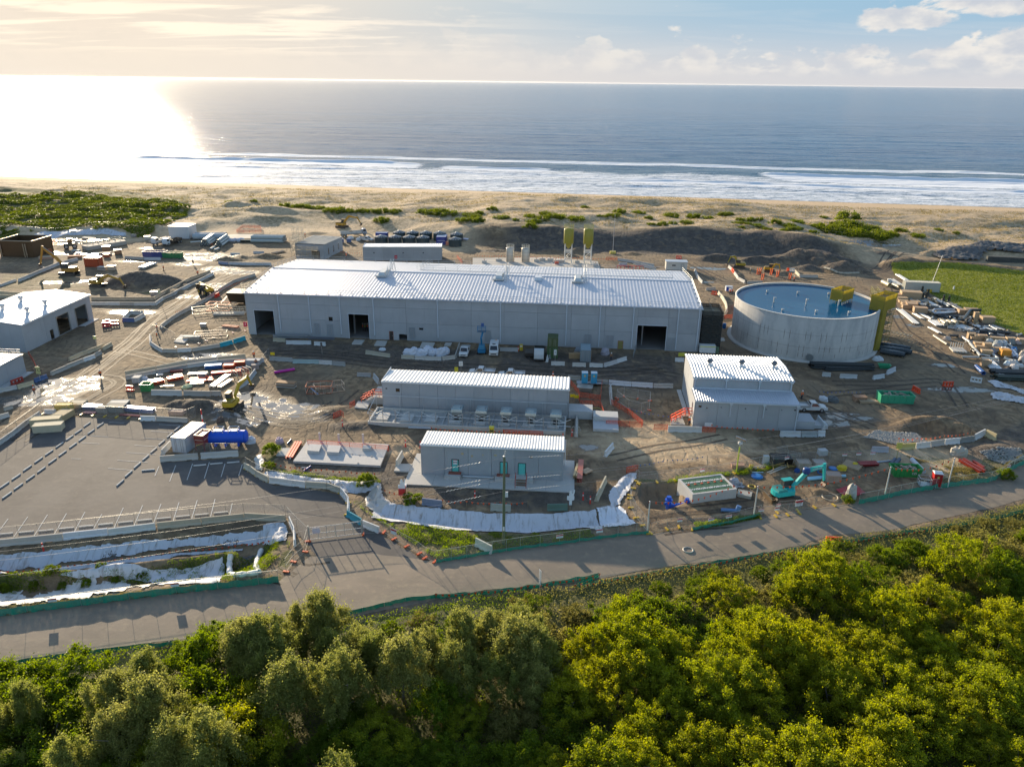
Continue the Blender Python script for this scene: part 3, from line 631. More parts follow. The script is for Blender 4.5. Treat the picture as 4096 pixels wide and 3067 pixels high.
for r_,x_,y_ in(('b',1360,670),('c',210,700),('c',890,722)):
 d=ray(r_,x_,y_);tt=(10.9-CH)/d[2];p=d[:2]*tt-fc.a;u=p@fc.e;vv=p@np.array([-fc.e[1],fc.e[0]])
 m=MB();z0=zr_(vv)+.05;m.box(u-1.5,u+1.1,vv-1.2,vv+.9,z0,z0+.35);m.box(u-.9,u+.8,vv-.8,vv+3.2,z0+.3,z0+1.,.2,.3);pl_=m.mk_('roof_plant','galvanised',(.55,.55,.53),t)
 MB().box(u-.8,u+.9,vv+3.3,vv+4.6,zr_(vv+4)+.02,zr_(vv+4)+.5).mk_('plinth','galvanised',(.5,.49,.46),pl_)
 q=MB();
 for du in(1.25,1.9):
  P_=[(u+du,vv-1.1,z0),(u+du,vv+.2,z0+1.5),(u+du,vv+3.8,z0+2.4),(u+du,vv+5.4,zr_(vv+5.4))];q.path(P_,.05,5);q.path([(a_,b_,c_+.9)for a_,b_,c_ in P_],.04,5)
  for a_,b_,c_ in P_:q.tube((a_,b_,c_),(a_,b_,c_+.9),.04,5)
 for k in range(16):q.box(u+1.25,u+1.9,vv-1+k*.4,vv-.8+k*.4,z0+.4+min(k,11)*.14,z0+.44+min(k,11)*.14)
 q.mk_('access_stair','steel',(.6,.62,.62),pl_)
d=ray('c',545,700);p=d[:2]*((11.1-CH)/d[2])-fc.a;u=p@fc.e;vv=p@np.array([-fc.e[1],fc.e[0]])
MB().box(u-.9,u+.9,vv-.7,vv+1.6,zr_(vv),zr_(vv)+.75,.1,.2).mk_('roof_cowl','roofing',(.6,.63,.66),t)
MB().box(.3,L-.3,.3,D-.3,.04,.12).mk_('floor_slab','concrete',(.22,.21,.2),t)
for k in range(1,17):
 u=k*L/17;MB().beam((u,3.2,.1),(u,3.2,9.6),.3,.3).beam((u,20,.1),(u,20,10.4),.3,.3).mk_('column','steel',(.3,.31,.32),t)
HALL=t;HF=fc
fc=Face(G('i',825,830),(9.75,121.75));t=thing('switch_building','long low precast building with white ribbed roof behind the fenced plinth court','building',(*fc.a,0),fc.rz)
L,D,EV=fc.L,7.,5.6
w1,w2=fc.rect('i',838,616,857,629),fc.rect('i',938,621,979,657)
wall(t,L,EV,[fc.uz('i',x,700)[0]for x in(997,1173,1352,1529,1707,1886,2064)]+[fc.uz('j',x,750)[0]for x in(282,461)],[],[w1,w2])
for a in(w1,w2):MB().box(a[0],a[2],.1,.13,a[1],a[3]).mk_('window','glass',(.05,.035,.02),t)
gable(t,D,EV,EV-.05,.1,5.05,0,us=[3.5]);gable(t,D,EV,EV-.05,.1,5.05,L+.18,us=[3.5]);wall(t,L,5.,[k*L/9 for k in range(1,9)],[],[],(0,D-.18))
roofsheet(t,-.15,L+.25,-.15,EV+.04,D+.1,5.08,.62,.07,(.8,.8,.78));gutter(t,-.2,L+.3,-.2,EV,(.78,.8,.8));MB().box(-.22,-.14,-.1,D,EV-.45,EV+.02).mk_('verge','paint',(.72,.74,.76),t)
SW=(t,fc)
fc=Face(G('o',468,490),G('o',1830,555));t=thing('front_building','small precast building with three teal doors and white ribbed roof, nearest the road','building',(*fc.a,0),fc.rz)
L,D,EV=fc.L,5.2,5.25
drs=[fc.rect('o',750,332,826,455),fc.rect('o',1225,358,1300,480),fc.rect('o',1403,370,1480,490)]
wall(t,L,EV,[fc.uz('o',x,400)[0]for x in(686,915,1142,1372,1604)],[],drs)
for k,a in enumerate(drs):
 d_=doorset(t,a[0],a[1],a[2],a[3],(.12,.55,.5),(.035,.033,.03),glass=False)
 if k==0:
  for q in range(2):MB().box(a[0]+.25,a[2]-.25,-.07,-.03,a[1]+1.2+q*.42,a[1]+1.55+q*.42).mk_('notice','paint',(.8,.8,.8),d_);MB().box(a[0]+.25,a[2]-.25,-.075,-.03,a[1]+1.48+q*.42,a[1]+1.56+q*.42).mk_('notice_band','paint',(.25,.03,.03),d_)
dz_=drs[0][1]
for x0,y0,x1,y1 in((843,270,870,290),(942,293,963,312),(1051,286,1066,297),(1168,286,1195,304),(1518,305,1545,322)):
 a=fc.rect('o',x0,y0,x1,y1);MB().box(a[0],a[2],-.03,.03,a[1],a[3]).mk_('blanking_plate','timber',(.5,.4,.24)if x0<1500 else(.3,.18,.1),t)
gable(t,D,EV,EV-.05,.1,4.8,0,us=[]);gable(t,D,EV,EV-.05,.1,4.8,L+.18,us=[]);wall(t,L,4.75,[k*L/6 for k in range(1,6)],[],[],(0,D-.18))
roofsheet(t,-.15,L+.25,-.15,EV+.04,D+.1,4.84,.42,.07,(.8,.8,.78));gutter(t,-.2,L+.3,-.2,EV,(.8,.82,.82));MB().tube((L+.4,D-.5,.4),(L+.4,D-.5,4.6),.08,8).mk_('downpipe','paint',(.8,.8,.8),t)
ap=MB();ap.box(-2.2,L+1.9,-3.2,D+1.5,0,.16);ap.mk_('apron_slab','concrete',(.52,.5,.46),t)
jm=MB()
for k in range(1,6):jm.box(-2.2+k*(L+4.1)/6-.02,-2.2+k*(L+4.1)/6+.02,-3.2,0,.161,.166)
jm.mk_('slab_joint','concrete',(.25,.24,.22),t)
for k,(u0,u1)in enumerate(((drs[0][0]-.9,drs[0][2]+.3),(drs[1][0]-.6,drs[2][2]+1.1))):
 MB().box(u0,u1,-1.25,-.02,.16,dz_-.1).mk_('landing','concrete',(.47,.46,.44),t)
for a in drs[:2]:MB().box(a[0]-.4,a[2]+.35,-.8,-.05,dz_-.09,dz_+.02).mk_('threshold_board','timber',(.3,.09,.06),t)
a=drs[2];st=MB();
for k in range(5):st.box(a[0]-.15,a[2]+.15,-1.3-.28*(k+1),-1.3-.28*k,dz_-.15-.26*(k+1)+.2,dz_-.15-.26*(k+1)+.26)
so=st.mk_('door_steps','timber',(.24,.14,.08),t)
for u in(a[0]-.2,a[2]+.2):MB().path([(u,-1.3,dz_),(u,-1.3,dz_+1.),(u,-2.8,1.2),(u,-2.8,.2)],.05,5).mk_('hand_rail','paint',(.42,.05,.03),so)
MB().tube((drs[0][2]+.6,-.35,.35),(drs[1][0]-.9,-.35,.35),.14,8).mk_('service_pipe','plastic',(.5,.53,.55),t)
FB=(t,fc)
fc=Face(G('k',425,995),G('k',1420,1040));t=thing('pump_house','grey precast pump house with lower lean-to front and three ball ventilators on its roof','building',(*fc.a,0),fc.rz)
L,D1,D,E1,E2=fc.L,4.8,16.6,4.9,7.35
wins=[fc.rect('k',x0,y0,x1,y1)for x0,y0,x1,y1 in((478,787,505,810),(553,807,565,819),(692,805,706,812),(930,816,946,824),(1134,825,1150,832),(1286,833,1300,840),(1416,829,1436,843))]
wall(t,L,E1,[fc.uz('k',x,900)[0]for x in(655,855,1058,1261)],[],wins)
for a in wins:MB().box(a[0],a[2],.08,.11,a[1],a[3]).mk_('window','glass',(.03,.025,.02),t)
for x in(793,1122):u=fc.uz('k',x,800)[0];downpipe(t,u,2.2,E1,r=.09)
downpipe(t,L-.1,0,E1,r=.1)
gable(t,D1,E1,E1+.1,.8,E1+.3,0,us=[],hole=[(1.6,1.6,2.5,3.7)]);gable(t,D1,E1,E1+.1,.8,E1+.3,L+.18,us=[])
doo=doorset(t,1.6,1.6,2.5,3.7,(.03,.03,.03));doo.rotation_euler=(0,0,math.pi/2)
roofsheet(t,-.12,L+.2,-.15,E1+.04,D1,E1+.36,.4,.05);gutter(t,-.15,L+.25,-.2,E1,TRIM)
up_=lambda y0:None
for nm,yy_ in(('f',D1),('r',D-.18)):
 wall(t,L-.1,E2,[L/3,2*L/3],[3.6],[],(.05,yy_))
for u in(.3,L/3,2*L/3,L-.3):downpipe(t,u,E1+.5,E2,y=D1-.12,r=.11)
MB().box(.05,L-.05,D1-.12,D1+.02,E1+.38,E1+.6).mk_('apron_flashing','paint',TRIM,t)
g1=4.8
for xx in(.23,L-.02):
 top=lambda u:(E2-.09+.42*(1-abs(u-(D-D1)/2)/((D-D1)/2)))
 wall(t,D-D1-.36,E2,[(D-D1)/2],[3.6],[],(xx,D1+.18),math.pi/2,.18,PRE,top)
ym=(D1+D)/2
roofsheet(t,-.1,L+.1,D1-.15,E2+.05,ym,7.8,.52,.07,(.78,.78,.76));roofsheet(t,-.1,L+.1,ym,7.8,D+.15,E2+.05,.52,.07,(.76,.77,.77));gutter(t,-.15,L+.15,D1-.2,E2,TRIM)
for x_,y_ in((578,380),(890,395),(1210,410)):
 d=ray('k',x_,y_);p=d[:2]*((7.75-CH)/d[2])-fc.a;u=p@fc.e;turbine_vent(t,u,ym-.6,7.7,.5,.8,(.16,.18,.2))
MB().box(-.9,-.12,5.5,D,0,.12).mk_('footpath','concrete',(.5,.48,.45),t)
PH=(t,fc)
P0,P1=np.array([-103.9,152.6]),np.array([-102.4,177.4]);fc=Face(P1,P0)
e=(P0-P1)/np.hypot(*(P0-P1));rz=math.atan2((P1-P0)[1],(P1-P0)[0])
t=thing('workshop','light metal-roofed workshop with two tall dark openings at the left edge','building',(*P0,0),rz-math.pi/2)
Lw=np.hypot(*(P1-P0));EV=6.05;Wd=16.5
f2=Face(P0,P1)
hs=[f2 .rect('a',475,985,600,1120,1),f2 .rect('a',640,915,752,1080,1),f2 .rect('a',433,1110,470,1195,1)]
def fix(h):return(min(h[0],h[2]),.05,max(h[0],h[2]),h[3])
hs=[fix((f2 .uz('a',478,1000)[0],0,f2 .uz('a',590,1000)[0],4.4)),fix((f2 .uz('a',642,950)[0],0,f2 .uz('a',745,950)[0],4.4)),fix((f2 .uz('a',434,1150)[0],0,f2 .uz('a',468,1150)[0],2.2))]
wall(t,Lw,EV,[f2 .uz('a',x,1000)[0]for x in(365,620,770)],[],hs,(0,0),math.pi/2)
for h in hs[:2]:m=MB();m.box(.02,.12,h[0]-.15,h[0],0,4.5);m.box(.02,.12,h[2],h[2]+.15,0,4.5);m.box(.02,.12,h[0],h[2],4.4,4.55);m.mk_('opening_trim','steel',(.4,.42,.4),t)
top=lambda u:EV-.1+1.*(1-abs(u-Wd/2)/(Wd/2))
wall(t,Wd,EV,[Wd/3,2*Wd/3],[],[],(-Wd,0),0,.18,PRE,top);wall(t,Wd,EV,[Wd/2],[],[],(-Wd,Lw-.18),0,.18,PRE,top)
wall(t,Lw,EV,[6,12,18],[],[],(-Wd+.18,0),math.pi/2)
n0=len(COL.objects)
ra=roofsheet(t,-.2,Lw+.2,0,EV,1,EV+1,.62,.07,(.74,.75,.75));rb_=roofsheet(t,-.2,Lw+.2,0,EV,1,EV+1,.62,.07,(.62,.65,.7))
for me_,s0,s1 in((ra.data,.25,-Wd/2),(rb_.data,-Wd-.25,-Wd/2)):
 for v in me_.vertices:
  u,y,z=v.co;k=y;v.co=(s0+(s1-s0)*k,u,z-k*1+k*1.+.05)
MB().box(.15,.38,-.2,Lw+.2,EV-.2,EV+.03).mk_('gutter','paint',TRIM,t)
for x_,y_ in((388,880),(235,945),(183,865),(25,935)):
 d=ray('a',x_,y_+15);p=d[:2]*((6.9-CH)/d[2])-P0;c_,s_2=math.cos(-t.rotation_euler.z),math.sin(-t.rotation_euler.z);lx,ly=p[0]*c_-p[1]*s_2,p[0]*s_2+p[1]*c_
 turbine_vent(t,lx,ly,EV+1.*(1-abs(lx+Wd/2)/(Wd/2)),.5,1.,(.6,.6,.6))
MB().box(.05,1.4,Lw-6,Lw,0,.14).mk_('threshold_slab','concrete',(.5,.49,.47),t)
t=thing('low_store','low flat-roofed precast store with roof rails at the bottom left of the workshop','building',(-110,126.5,0),R(-3.5))
wall(t,12.3,3.7,[6],[],[]);wall(t,15,3.7,[5,10],[],[(4.,.1,5.,2.2)],(12.3,0),math.pi/2);wall(t,12.1,3.7,[6],[],[],(0,14.8));wall(t,15,3.7,[7],[],[],(.18,0),math.pi/2)
roofsheet(t,-.1,12.45,-.1,3.74,15.1,3.95,.5,.05,(.72,.73,.73));rail(t,[(.3,14.8,3.95),(12.1,14.8,3.95),(12.1,.3,3.8)],1.,2.4,foot=False)
MB().box(12.35,13.6,0,15.3,0,.14).mk_('threshold_slab','concrete',(.5,.49,.47),t)
fc=Face(G('b',1198,522),(-23.8,247.));t=thing('rear_building','long low flat-roofed precast building behind the main hall, red 11 sign on its wall','building',(*fc.a,0),fc.rz)
L=fc.L;EV=4.45;wall(t,L,EV,[k*L/8 for k in range(1,8)],[],[]);gable(t,6.2,EV,EV,3,EV,0,us=[3]);gable(t,6.2,EV,EV,3,EV,L+.18,us=[3],hole=[(2,.1,3,2.2)]);wall(t,L,EV,[k*L/8 for k in range(1,8)],[],[],(0,6.))
roofsheet(t,-.1,L+.25,-.1,EV+.02,6.3,EV-.12,.6,.04,(.74,.78,.82));m=MB();m.box(-.15,L+.3,-.16,-.06,EV-.05,EV+.12);m.box(-.15,-.05,-.06,6.3,EV-.05,EV+.12);m.box(L+.2,L+.3,-.06,6.3,EV-.05,EV+.12);m.mk_('parapet_cap','paint',(.7,.72,.74),t)
for x_ in(1537,1710,1285):u,z=fc.uz('b',x_,455);MB().box(u-.15,u+.15,-.02,.02,z-.15,z+.15).mk_('wall_opening','glass',(.02,.02,.02),t)
u,z=fc.uz('F',388,378);sg=MB().box(u-.45,u+.45,-.12,-.08,z-.6,z+.6).mk_('number_board','paint',(.55,.03,.05),t);sign_text('11',.7,sg,(u,-.13,z),(R(90),0,0),(.85,.85,.85))
fc=Face(G('b',612,500),G('b',822,512));t=thing('shell_building','unfinished grey block building with open roof purlins and scaffolding round it','building',(*fc.a,0),fc.rz)
L=fc.L;L=10.2;H=4.6
wall(t,L,H,[5],[],[(5.6,.1,8.6,2.8)]);wall(t,15,H,[5,10],[],[(3,1,4,3.2),(7,1,8,3.2),(11,1,12,3.2)],(L,0),math.pi/2);wall(t,15,H,[5,10],[],[],(.18,0),math.pi/2);wall(t,L,H,[5],[],[],(0,14.8))
for k in range(13):MB().beam((-.2,.5+k*1.17,H+.35-.02*k),(L+.3,.5+k*1.17,H+.35-.02*k),.22,.2).mk_('purlin','steel',(.55,.56,.55),t)
for k in range(4):MB().beam((.1+k*L/3.1,.2,H+.1),(.1+k*L/3.1,14.8,H+.05),.2,.3).mk_('rafter','steel',(.35,.35,.34),t)
def scaffold(name,label,loc,rz,nx,ny,nz,sx=1.8,sy=1.2,sz=1.9,cols=(.42,.4,.34),planks=True,cloth=None,group=None,kind='scaffold_mesh'):
 t=thing(name,label,'scaffold',loc,rz,group);m=MB()
 for i in range(nx+1):
  for j in range(ny+1):m.tube((i*sx,j*sy,0),(i*sx,j*sy,nz*sz+.6),.045,5)
 m.mk_('standard','steel',cols,t);m=MB()
 for k in range(1,nz+1):
  for hh in(0,.5,1.):
   if hh and k<1:continue
   for j in range(ny+1):m.tube((-.2,j*sy,k*sz+hh-.0),(nx*sx+.2,j*sy,k*sz+hh),.04,4)
   for i in range(nx+1):m.tube((i*sx,-.2,k*sz+hh),(i*sx,ny*sy+.2,k*sz+hh),.04,4)
 m.mk_('ledger','steel',cols,t);m=MB()
 for k in range(nz):
  for i in range(0,nx,2):m.tube((i*sx,0,k*sz),((i+1)*sx,0,(k+1)*sz),.035,4)
 m.mk_('brace','steel',cols,t)
 if planks:
  for k in range(1,nz+1):MB().box(0,nx*sx,.1,ny*sy-.1,k*sz-.05,k*sz).mk_('platform','timber',(.34,.27,.17),t)
 if cloth:
  MB().add([(-.06,-.06,.1),(nx*sx+.06,-.06,.1),(nx*sx+.06,-.06,nz*sz+.9),(-.06,-.06,nz*sz+.9),(nx*sx+.06,ny*sy+.06,.1),(nx*sx+.06,ny*sy+.06,nz*sz+.9),(-.06,ny*sy+.06,.1),(-.06,ny*sy+.06,nz*sz+.9)],[(0,1,2,3),(1,4,5,2),(4,6,7,5),(6,0,3,7)]).mk_('screen_cloth',kind,cloth,t)
 return t
scaffold('scaffold_tower','brown scaffold tower at the left wall of the unfinished block building',(*G('b',575,500)[:2],0),fc.rz,1,5,3)
scaffold('scaffold_tower','scaffold bay in front of the unfinished block building',(*G('b',620,530)[:2],0),fc.rz,4,1,2,cols=(.45,.38,.26))
scaffold('scaffold_tower','scaffold rising at the far corner of the unfinished block building',(*G('b',590,400)[:2],0),fc.rz,2,1,3)
p=HF.b;scaffold('scaffold_tower','tall scaffold wrapped in black mesh at the right end of the main hall',(p[0]+.6,p[1]+.2,0),HF.rz,2,4,4,2.1,1.6,2.1,cloth=(.03,.032,.03),cols=(.12,.12,.11))
def office(name,label,loc,rz,w,d,h,col,roofc,windows=True,cat='site office'):
 t=thing(name,label,cat,loc,rz);MB().box(0,w,0,d,.25,h).mk_('wall','paint',col,t);MB().box(-.12,w+.12,-.12,d+.12,h,h+.14).mk_('roof','roofing',roofc,t)
 MB().box(.2,w-.2,.2,d-.2,0,.25).mk_('skid','steel',(.1,.1,.1),t)
 if windows:m=MB().box(w*.28,w*.45,-.04,.02,h*.55,h*.68).mk_('window','glass',(.03,.03,.035),t);doorset(t,w*.72,.3,w*.84,2.3,tuple(c*.9 for c in col),(.3,.3,.3),y=-.06)
 r=MB()
 for k in range(int(w/.6)):r.box(.3+k*.6,.36+k*.6,-.035,0,.3,h-.1)
 r.mk_('wall_rib','paint',tuple(c*.85 for c in col),t);return t
office('site_office','white site office cabin behind the right end of the main hall',(*G('c',1645,608)[:2],0),R(-4),6.6,3.,2.75,(.62,.6,.55),(.45,.5,.55))
office('white_shed','white flat-roofed shed in the far left yard beside the tipper truck',(*G('a',1465,338)[:2],0),R(-3),7.4,6.5,4.6,(.62,.63,.64),(.72,.72,.72),False,'shed')
TC=V3((66.9,167.9,0));TR,TH=15.6,9.65
def tankmat():
 m,t,b,o=newmat('tank_concrete');P=t.node('ShaderNodeTexCoord').outputs['Object'];s3=t.node('ShaderNodeSeparateXYZ',i_0=P);ang=t.mu(t.math('ARCTAN2',s3 .outputs[1],s3 .outputs[0]),TR)
 cv=t.node('ShaderNodeCombineXYZ',i_0=ang,i_1=s3 .outputs[2],i_2=.0).outputs[0]
 n1=t.noise(t.vmul(cv,(.8,.12,1)),.7,6,.6,.3);n2=t.noise(P,1.6,5,.6)
 c=t.mix(t.ramp(n1,.35,.7),(.5,.48,.44),(.36,.35,.33));c=t.mix(t.mu(t.ramp(n2,.45,.7),.3),c,(.55,.53,.49))
 vor=t.node('ShaderNodeTexWhiteNoise',noise_dimensions='1D',i_W=t.math('FLOOR',t.mu(ang,.9)));rv=vor.outputs['Value']
 cell=t.math('ABSOLUTE',t.su(t.math('FRACT',t.mu(ang,.9)),t.ad(.3,t.mu(rv,.4))))
 for z0,ln in((3.1,1.5),(5.9,2.2),(1.6,1.1)):
  hz_=t.mu(t.ramp(s3 .outputs[2],z0-ln*.9,z0-ln*.3),t.ramp(s3 .outputs[2],z0+ln*.5,z0+ln*.1))
  msk=t.mu(t.mu(t.ramp(cell,.075,.03),hz_),t.ramp(t.math('FRACT',t.mu(rv,z0*7.3)),.35,.55));c=t.mix(t.mu(msk,.8),c,(.13,.1,.08))
  ring=t.ramp(t.math('ABSOLUTE',t.su(s3 .outputs[2],z0)),.05,.015);
  if z0>2:c=t.mix(t.mu(ring,.6),c,(.15,.13,.11))
 t.set(b.inputs['Base Color'],c);t.set(b.inputs['Roughness'],.85);MATS['tank']=m
 m,t,b,o=newmat('tank_water');P=t.node('ShaderNodeNewGeometry').outputs['Position']
 t.set(b.inputs['Base Color'],(.003,.075,.17));t.set(b.inputs['Roughness'],.05);t.set(b.inputs['Specular IOR Level'],.12);t.set(b.inputs['IOR'],1.33)
 bp=t.node('ShaderNodeBump',i_Strength=.35,i_Distance=.05,i_Height=t.noise(t.vmul(P,(1,2.6,1)),1.7,4,.6));t.l.new(bp.outputs[0],b.inputs['Normal']);MATS['water']=m
tankmat()
t=thing('water_tank','open round concrete water tank filled with blue water, right of the main hall','water tank',TC)
MB().lathe([(TR,0),(TR,TH),(TR-.35,TH),(TR-.35,.3)],128,cap=False).mk_('tank_wall','tank',(.5,.5,.5),t);MB().lathe([(TR+.9,0),(TR+.9,.3),(TR,.34)],96,cap=False).mk_('footing_ring','concrete',(.48,.46,.42),t)
MB().lathe([(TR+.02,TH-.06),(TR+.06,TH+.05),(TR-.4,TH+.05),(TR-.37,TH-.06)],128,cap=False).mk_('rim','concrete',(.62,.6,.56),t)
MB().lathe([(TR-.34,TH-.36),(.02,TH-.749)],96,cap=False).mk_('water_surface','water',(.1,.1,.1),t)
a_=math.atan2(*(G('k',1545,330)[:2]-np.array(TC[:2]))[::-1]);hx=V3((math.cos(a_),math.sin(a_),0))*(TR+.02)
MB().tube(hx+V3((0,0,1.1)),hx*1.02+V3((0,0,1.1)),.75,20).mk_('manway','steel',(.28,.3,.3),t)
for x_,y_,hh in((1158,1155,.35),(1546,1170,.35),(1935,1185,.35),(1248,1280,1.),(1655,1300,1.),(2062,1315,1.),(1353,1390,.35),(1775,1405,.35),(2190,1420,.35)):
 g=G('d',x_,y_,TH-.36);p=V3((g[0]-TC.x,g[1]-TC.y,TH-1.2));q=MB();q.tube(p,p+V3((0,0,.75+hh)),.16,10);q.tube(p+V3((-.12,0,.7+hh)),p+V3((.45,0,.7+hh)),.17,10);q.mk_('inlet_pipe','plastic',(.62,.6,.55),t)
g=G('e',700,700,5);SCY=(.58,.5,.09)
t=scaffold('scaffold_tower','yellow sheeted scaffold climbing over the rim of the water tank',(80.6,159.5,0),R(40),3,2,6,1.9,1.5,1.95,cols=(.3,.25,.08),cloth=None,planks=True)
for u0,u1,z0,z1,yy_ in((0,5.7,9.3,12.6,-.06),(0,1.9,.3,9.3,-.06)):MB().box(u0,u1,yy_,yy_+.04,z0,z1).mk_('screen_cloth','sun_cloth',SCY,t)
for x0,z0,z1 in((-.08,.3,12.6),(5.76,9.3,12.6)):MB().box(x0,x0+.04,0,3,z0,z1).mk_('screen_cloth','sun_cloth',SCY,t)
MB().box(0,5.7,3.04,3.08,8,12.4).mk_('screen_cloth','sun_cloth',SCY,t)
t=scaffold('scaffold_tower','yellow box scaffold hanging over the water inside the tank rim',(74.2,166.,8.2),R(40),3,2,2,1.6,1.4,1.5,cols=(.3,.25,.08),planks=True)
for a0,a1,b0,b1 in((0,4.8,-.06,-.02),(0,4.8,2.84,2.88),(-.08,-.04,0,2.8),(4.86,4.9,0,2.8)):MB().box(a0,a1,b0,b1,1.5,3.9).mk_('screen_cloth','sun_cloth',SCY,t)
for k in range(4):MB().tube((.8*k,-.1,1.3),(1.2*k-2.2,-1.6+.3*k,-1.2),.12,6).mk_('prop','galvanised',(.6,.58,.5),t)
g=G('e',0,0)
t=scaffold('scaffold_tower','yellow scaffold standing against the outer wall of the water tank',(*G('e',690,1060)[:2],0),R(75),3,1,5,1.9,1.3,1.95,cols=(.42,.36,.08))
for z0 in(.3,3.4,6.6):MB().box(0,5.7,-.06,-.02,z0,z0+2.6).mk_('screen_cloth','sun_cloth',SCY,t)
# makers of smaller things
CONC=(.44,.41,.36);WHITE=(.66,.66,.64);TEAL=(.03,.33,.42);YEL=(.62,.4,.03);ORG=(.75,.13,.03);RED=(.52,.035,.02);STEEL=(.42,.43,.43);BLUE=(.03,.13,.48);GRN=(.05,.32,.12)
def mk_barrier():
 m=MB();pr=[(-.3,0),(.3,0),(.29,.14),(.13,.34),(.1,.86),(-.1,.86),(-.13,.34),(-.29,.14)]
 m.prism([(a,b)for a,b in pr],-.3,.3,'x')
 for s in(-1,1):m.prism(pr,s*.3,s*.5,'x')
 m2=MB()
 for x0,x1,z0 in((-.5,-.34,0),(-.34,-.2,.1),(-.2,.2,0),(.2,.34,.1),(.34,.5,0)):m2 .prism([(a,max(b,z0))for a,b in pr],x0,x1,'x')
 return m2 .mk_('concrete_barrier','concrete',CONC)
def mk_plastic_barrier():
 m=MB()
 for x0,x1,z0,z1 in((-.5,.5,0,.22),(-.5,-.38,.22,.62),(-.18,-.08,.22,.62),(.12,.22,.22,.62),(.4,.5,.22,.62),(-.5,.5,.62,.85)):
  w0,w1=(.26,.22)if z0==0 else((.12,.12)if z0<.5 else(.13,.09))
  m.add([(x0,-w0,z0),(x1,-w0,z0),(x1,w0,z0),(x0,w0,z0),(x0,-w1,z1),(x1,-w1,z1),(x1,w1,z1),(x0,w1,z1)],[(3,2,1,0),(4,5,6,7),(0,1,5,4),(1,2,6,5),(2,3,7,6),(3,0,4,7)])
 return m.mk_('water_barrier','plastic',ORG)
def zat(x,y):return float(hf(np.array([float(x)]),np.array([float(y)]))[0])
def barrier(p,q,label,group=None,col=CONC,h=1.,kind='c',th=1.):
 p,q=np.array(p[:2]),np.array(q[:2]);L=float(np.hypot(*(q-p)));c=(p+q)/2;rz=math.atan2(*(q-p)[::-1])
 mk=mk_barrier if kind=='c' else mk_plastic_barrier
 j=1+.06*math.sin(c[0]*3.1+c[1]);col=tuple(k*j for k in col)
 o=put('bar'+kind,mk,(c[0],c[1],min(zat(*p),zat(*q),zat(*c))-.02),rz,label,group if group else '',(L,th,h),col)
 o['category']='barrier'
 if not group and 'group' in o.keys():del o['group']
 return o
def chain(s,label,group,L=3.9,col=CONC,h=1.,gap=.08,kind='c',cols=None,th=1.):
 P=[np.array(p)for p in pts(s)];n=0;made=[]
 for a,b in zip(P[:-1],P[1:]):
  d=np.hypot(*(b-a));k=max(1,round(d/L));e=(b-a)/d
  for i in range(k):
   u,v=a+(b-a)*i/k+e*gap/2,a+(b-a)*(i+1)/k-e*gap/2
   c=cols[n%len(cols)]if cols else col;w_=.04*math.sin(n*2.7+a[0]);nn=np.array([-e[1],e[0]])*w_
   made.append(barrier(u+nn,v-nn*.5,label,group,c,h,kind,th));n+=1
 ordinal(made)
def ordinal(L,by=None):
 """tell the members of a row apart by their place in it"""
 W_='first second third fourth fifth sixth seventh eighth ninth tenth eleventh twelfth thirteenth fourteenth fifteenth sixteenth'.split();L=[o for o in L]
 if len(L)<2:return
 rx=max(o.location.x/o.location.y for o in L)-min(o.location.x/o.location.y for o in L);ry=max(o.location.y for o in L)-min(o.location.y for o in L)
 side=rx*110>ry*.35;L.sort(key=lambda o:o.location.x/o.location.y if side else-o.location.y)
 for k,o in enumerate(L):
  if len(L)>16:break
  o['label']=' '.join(o['label'].split()[:12]).rstrip(',')+(', %s from the left' if side else ', %s from the top')%W_[k]
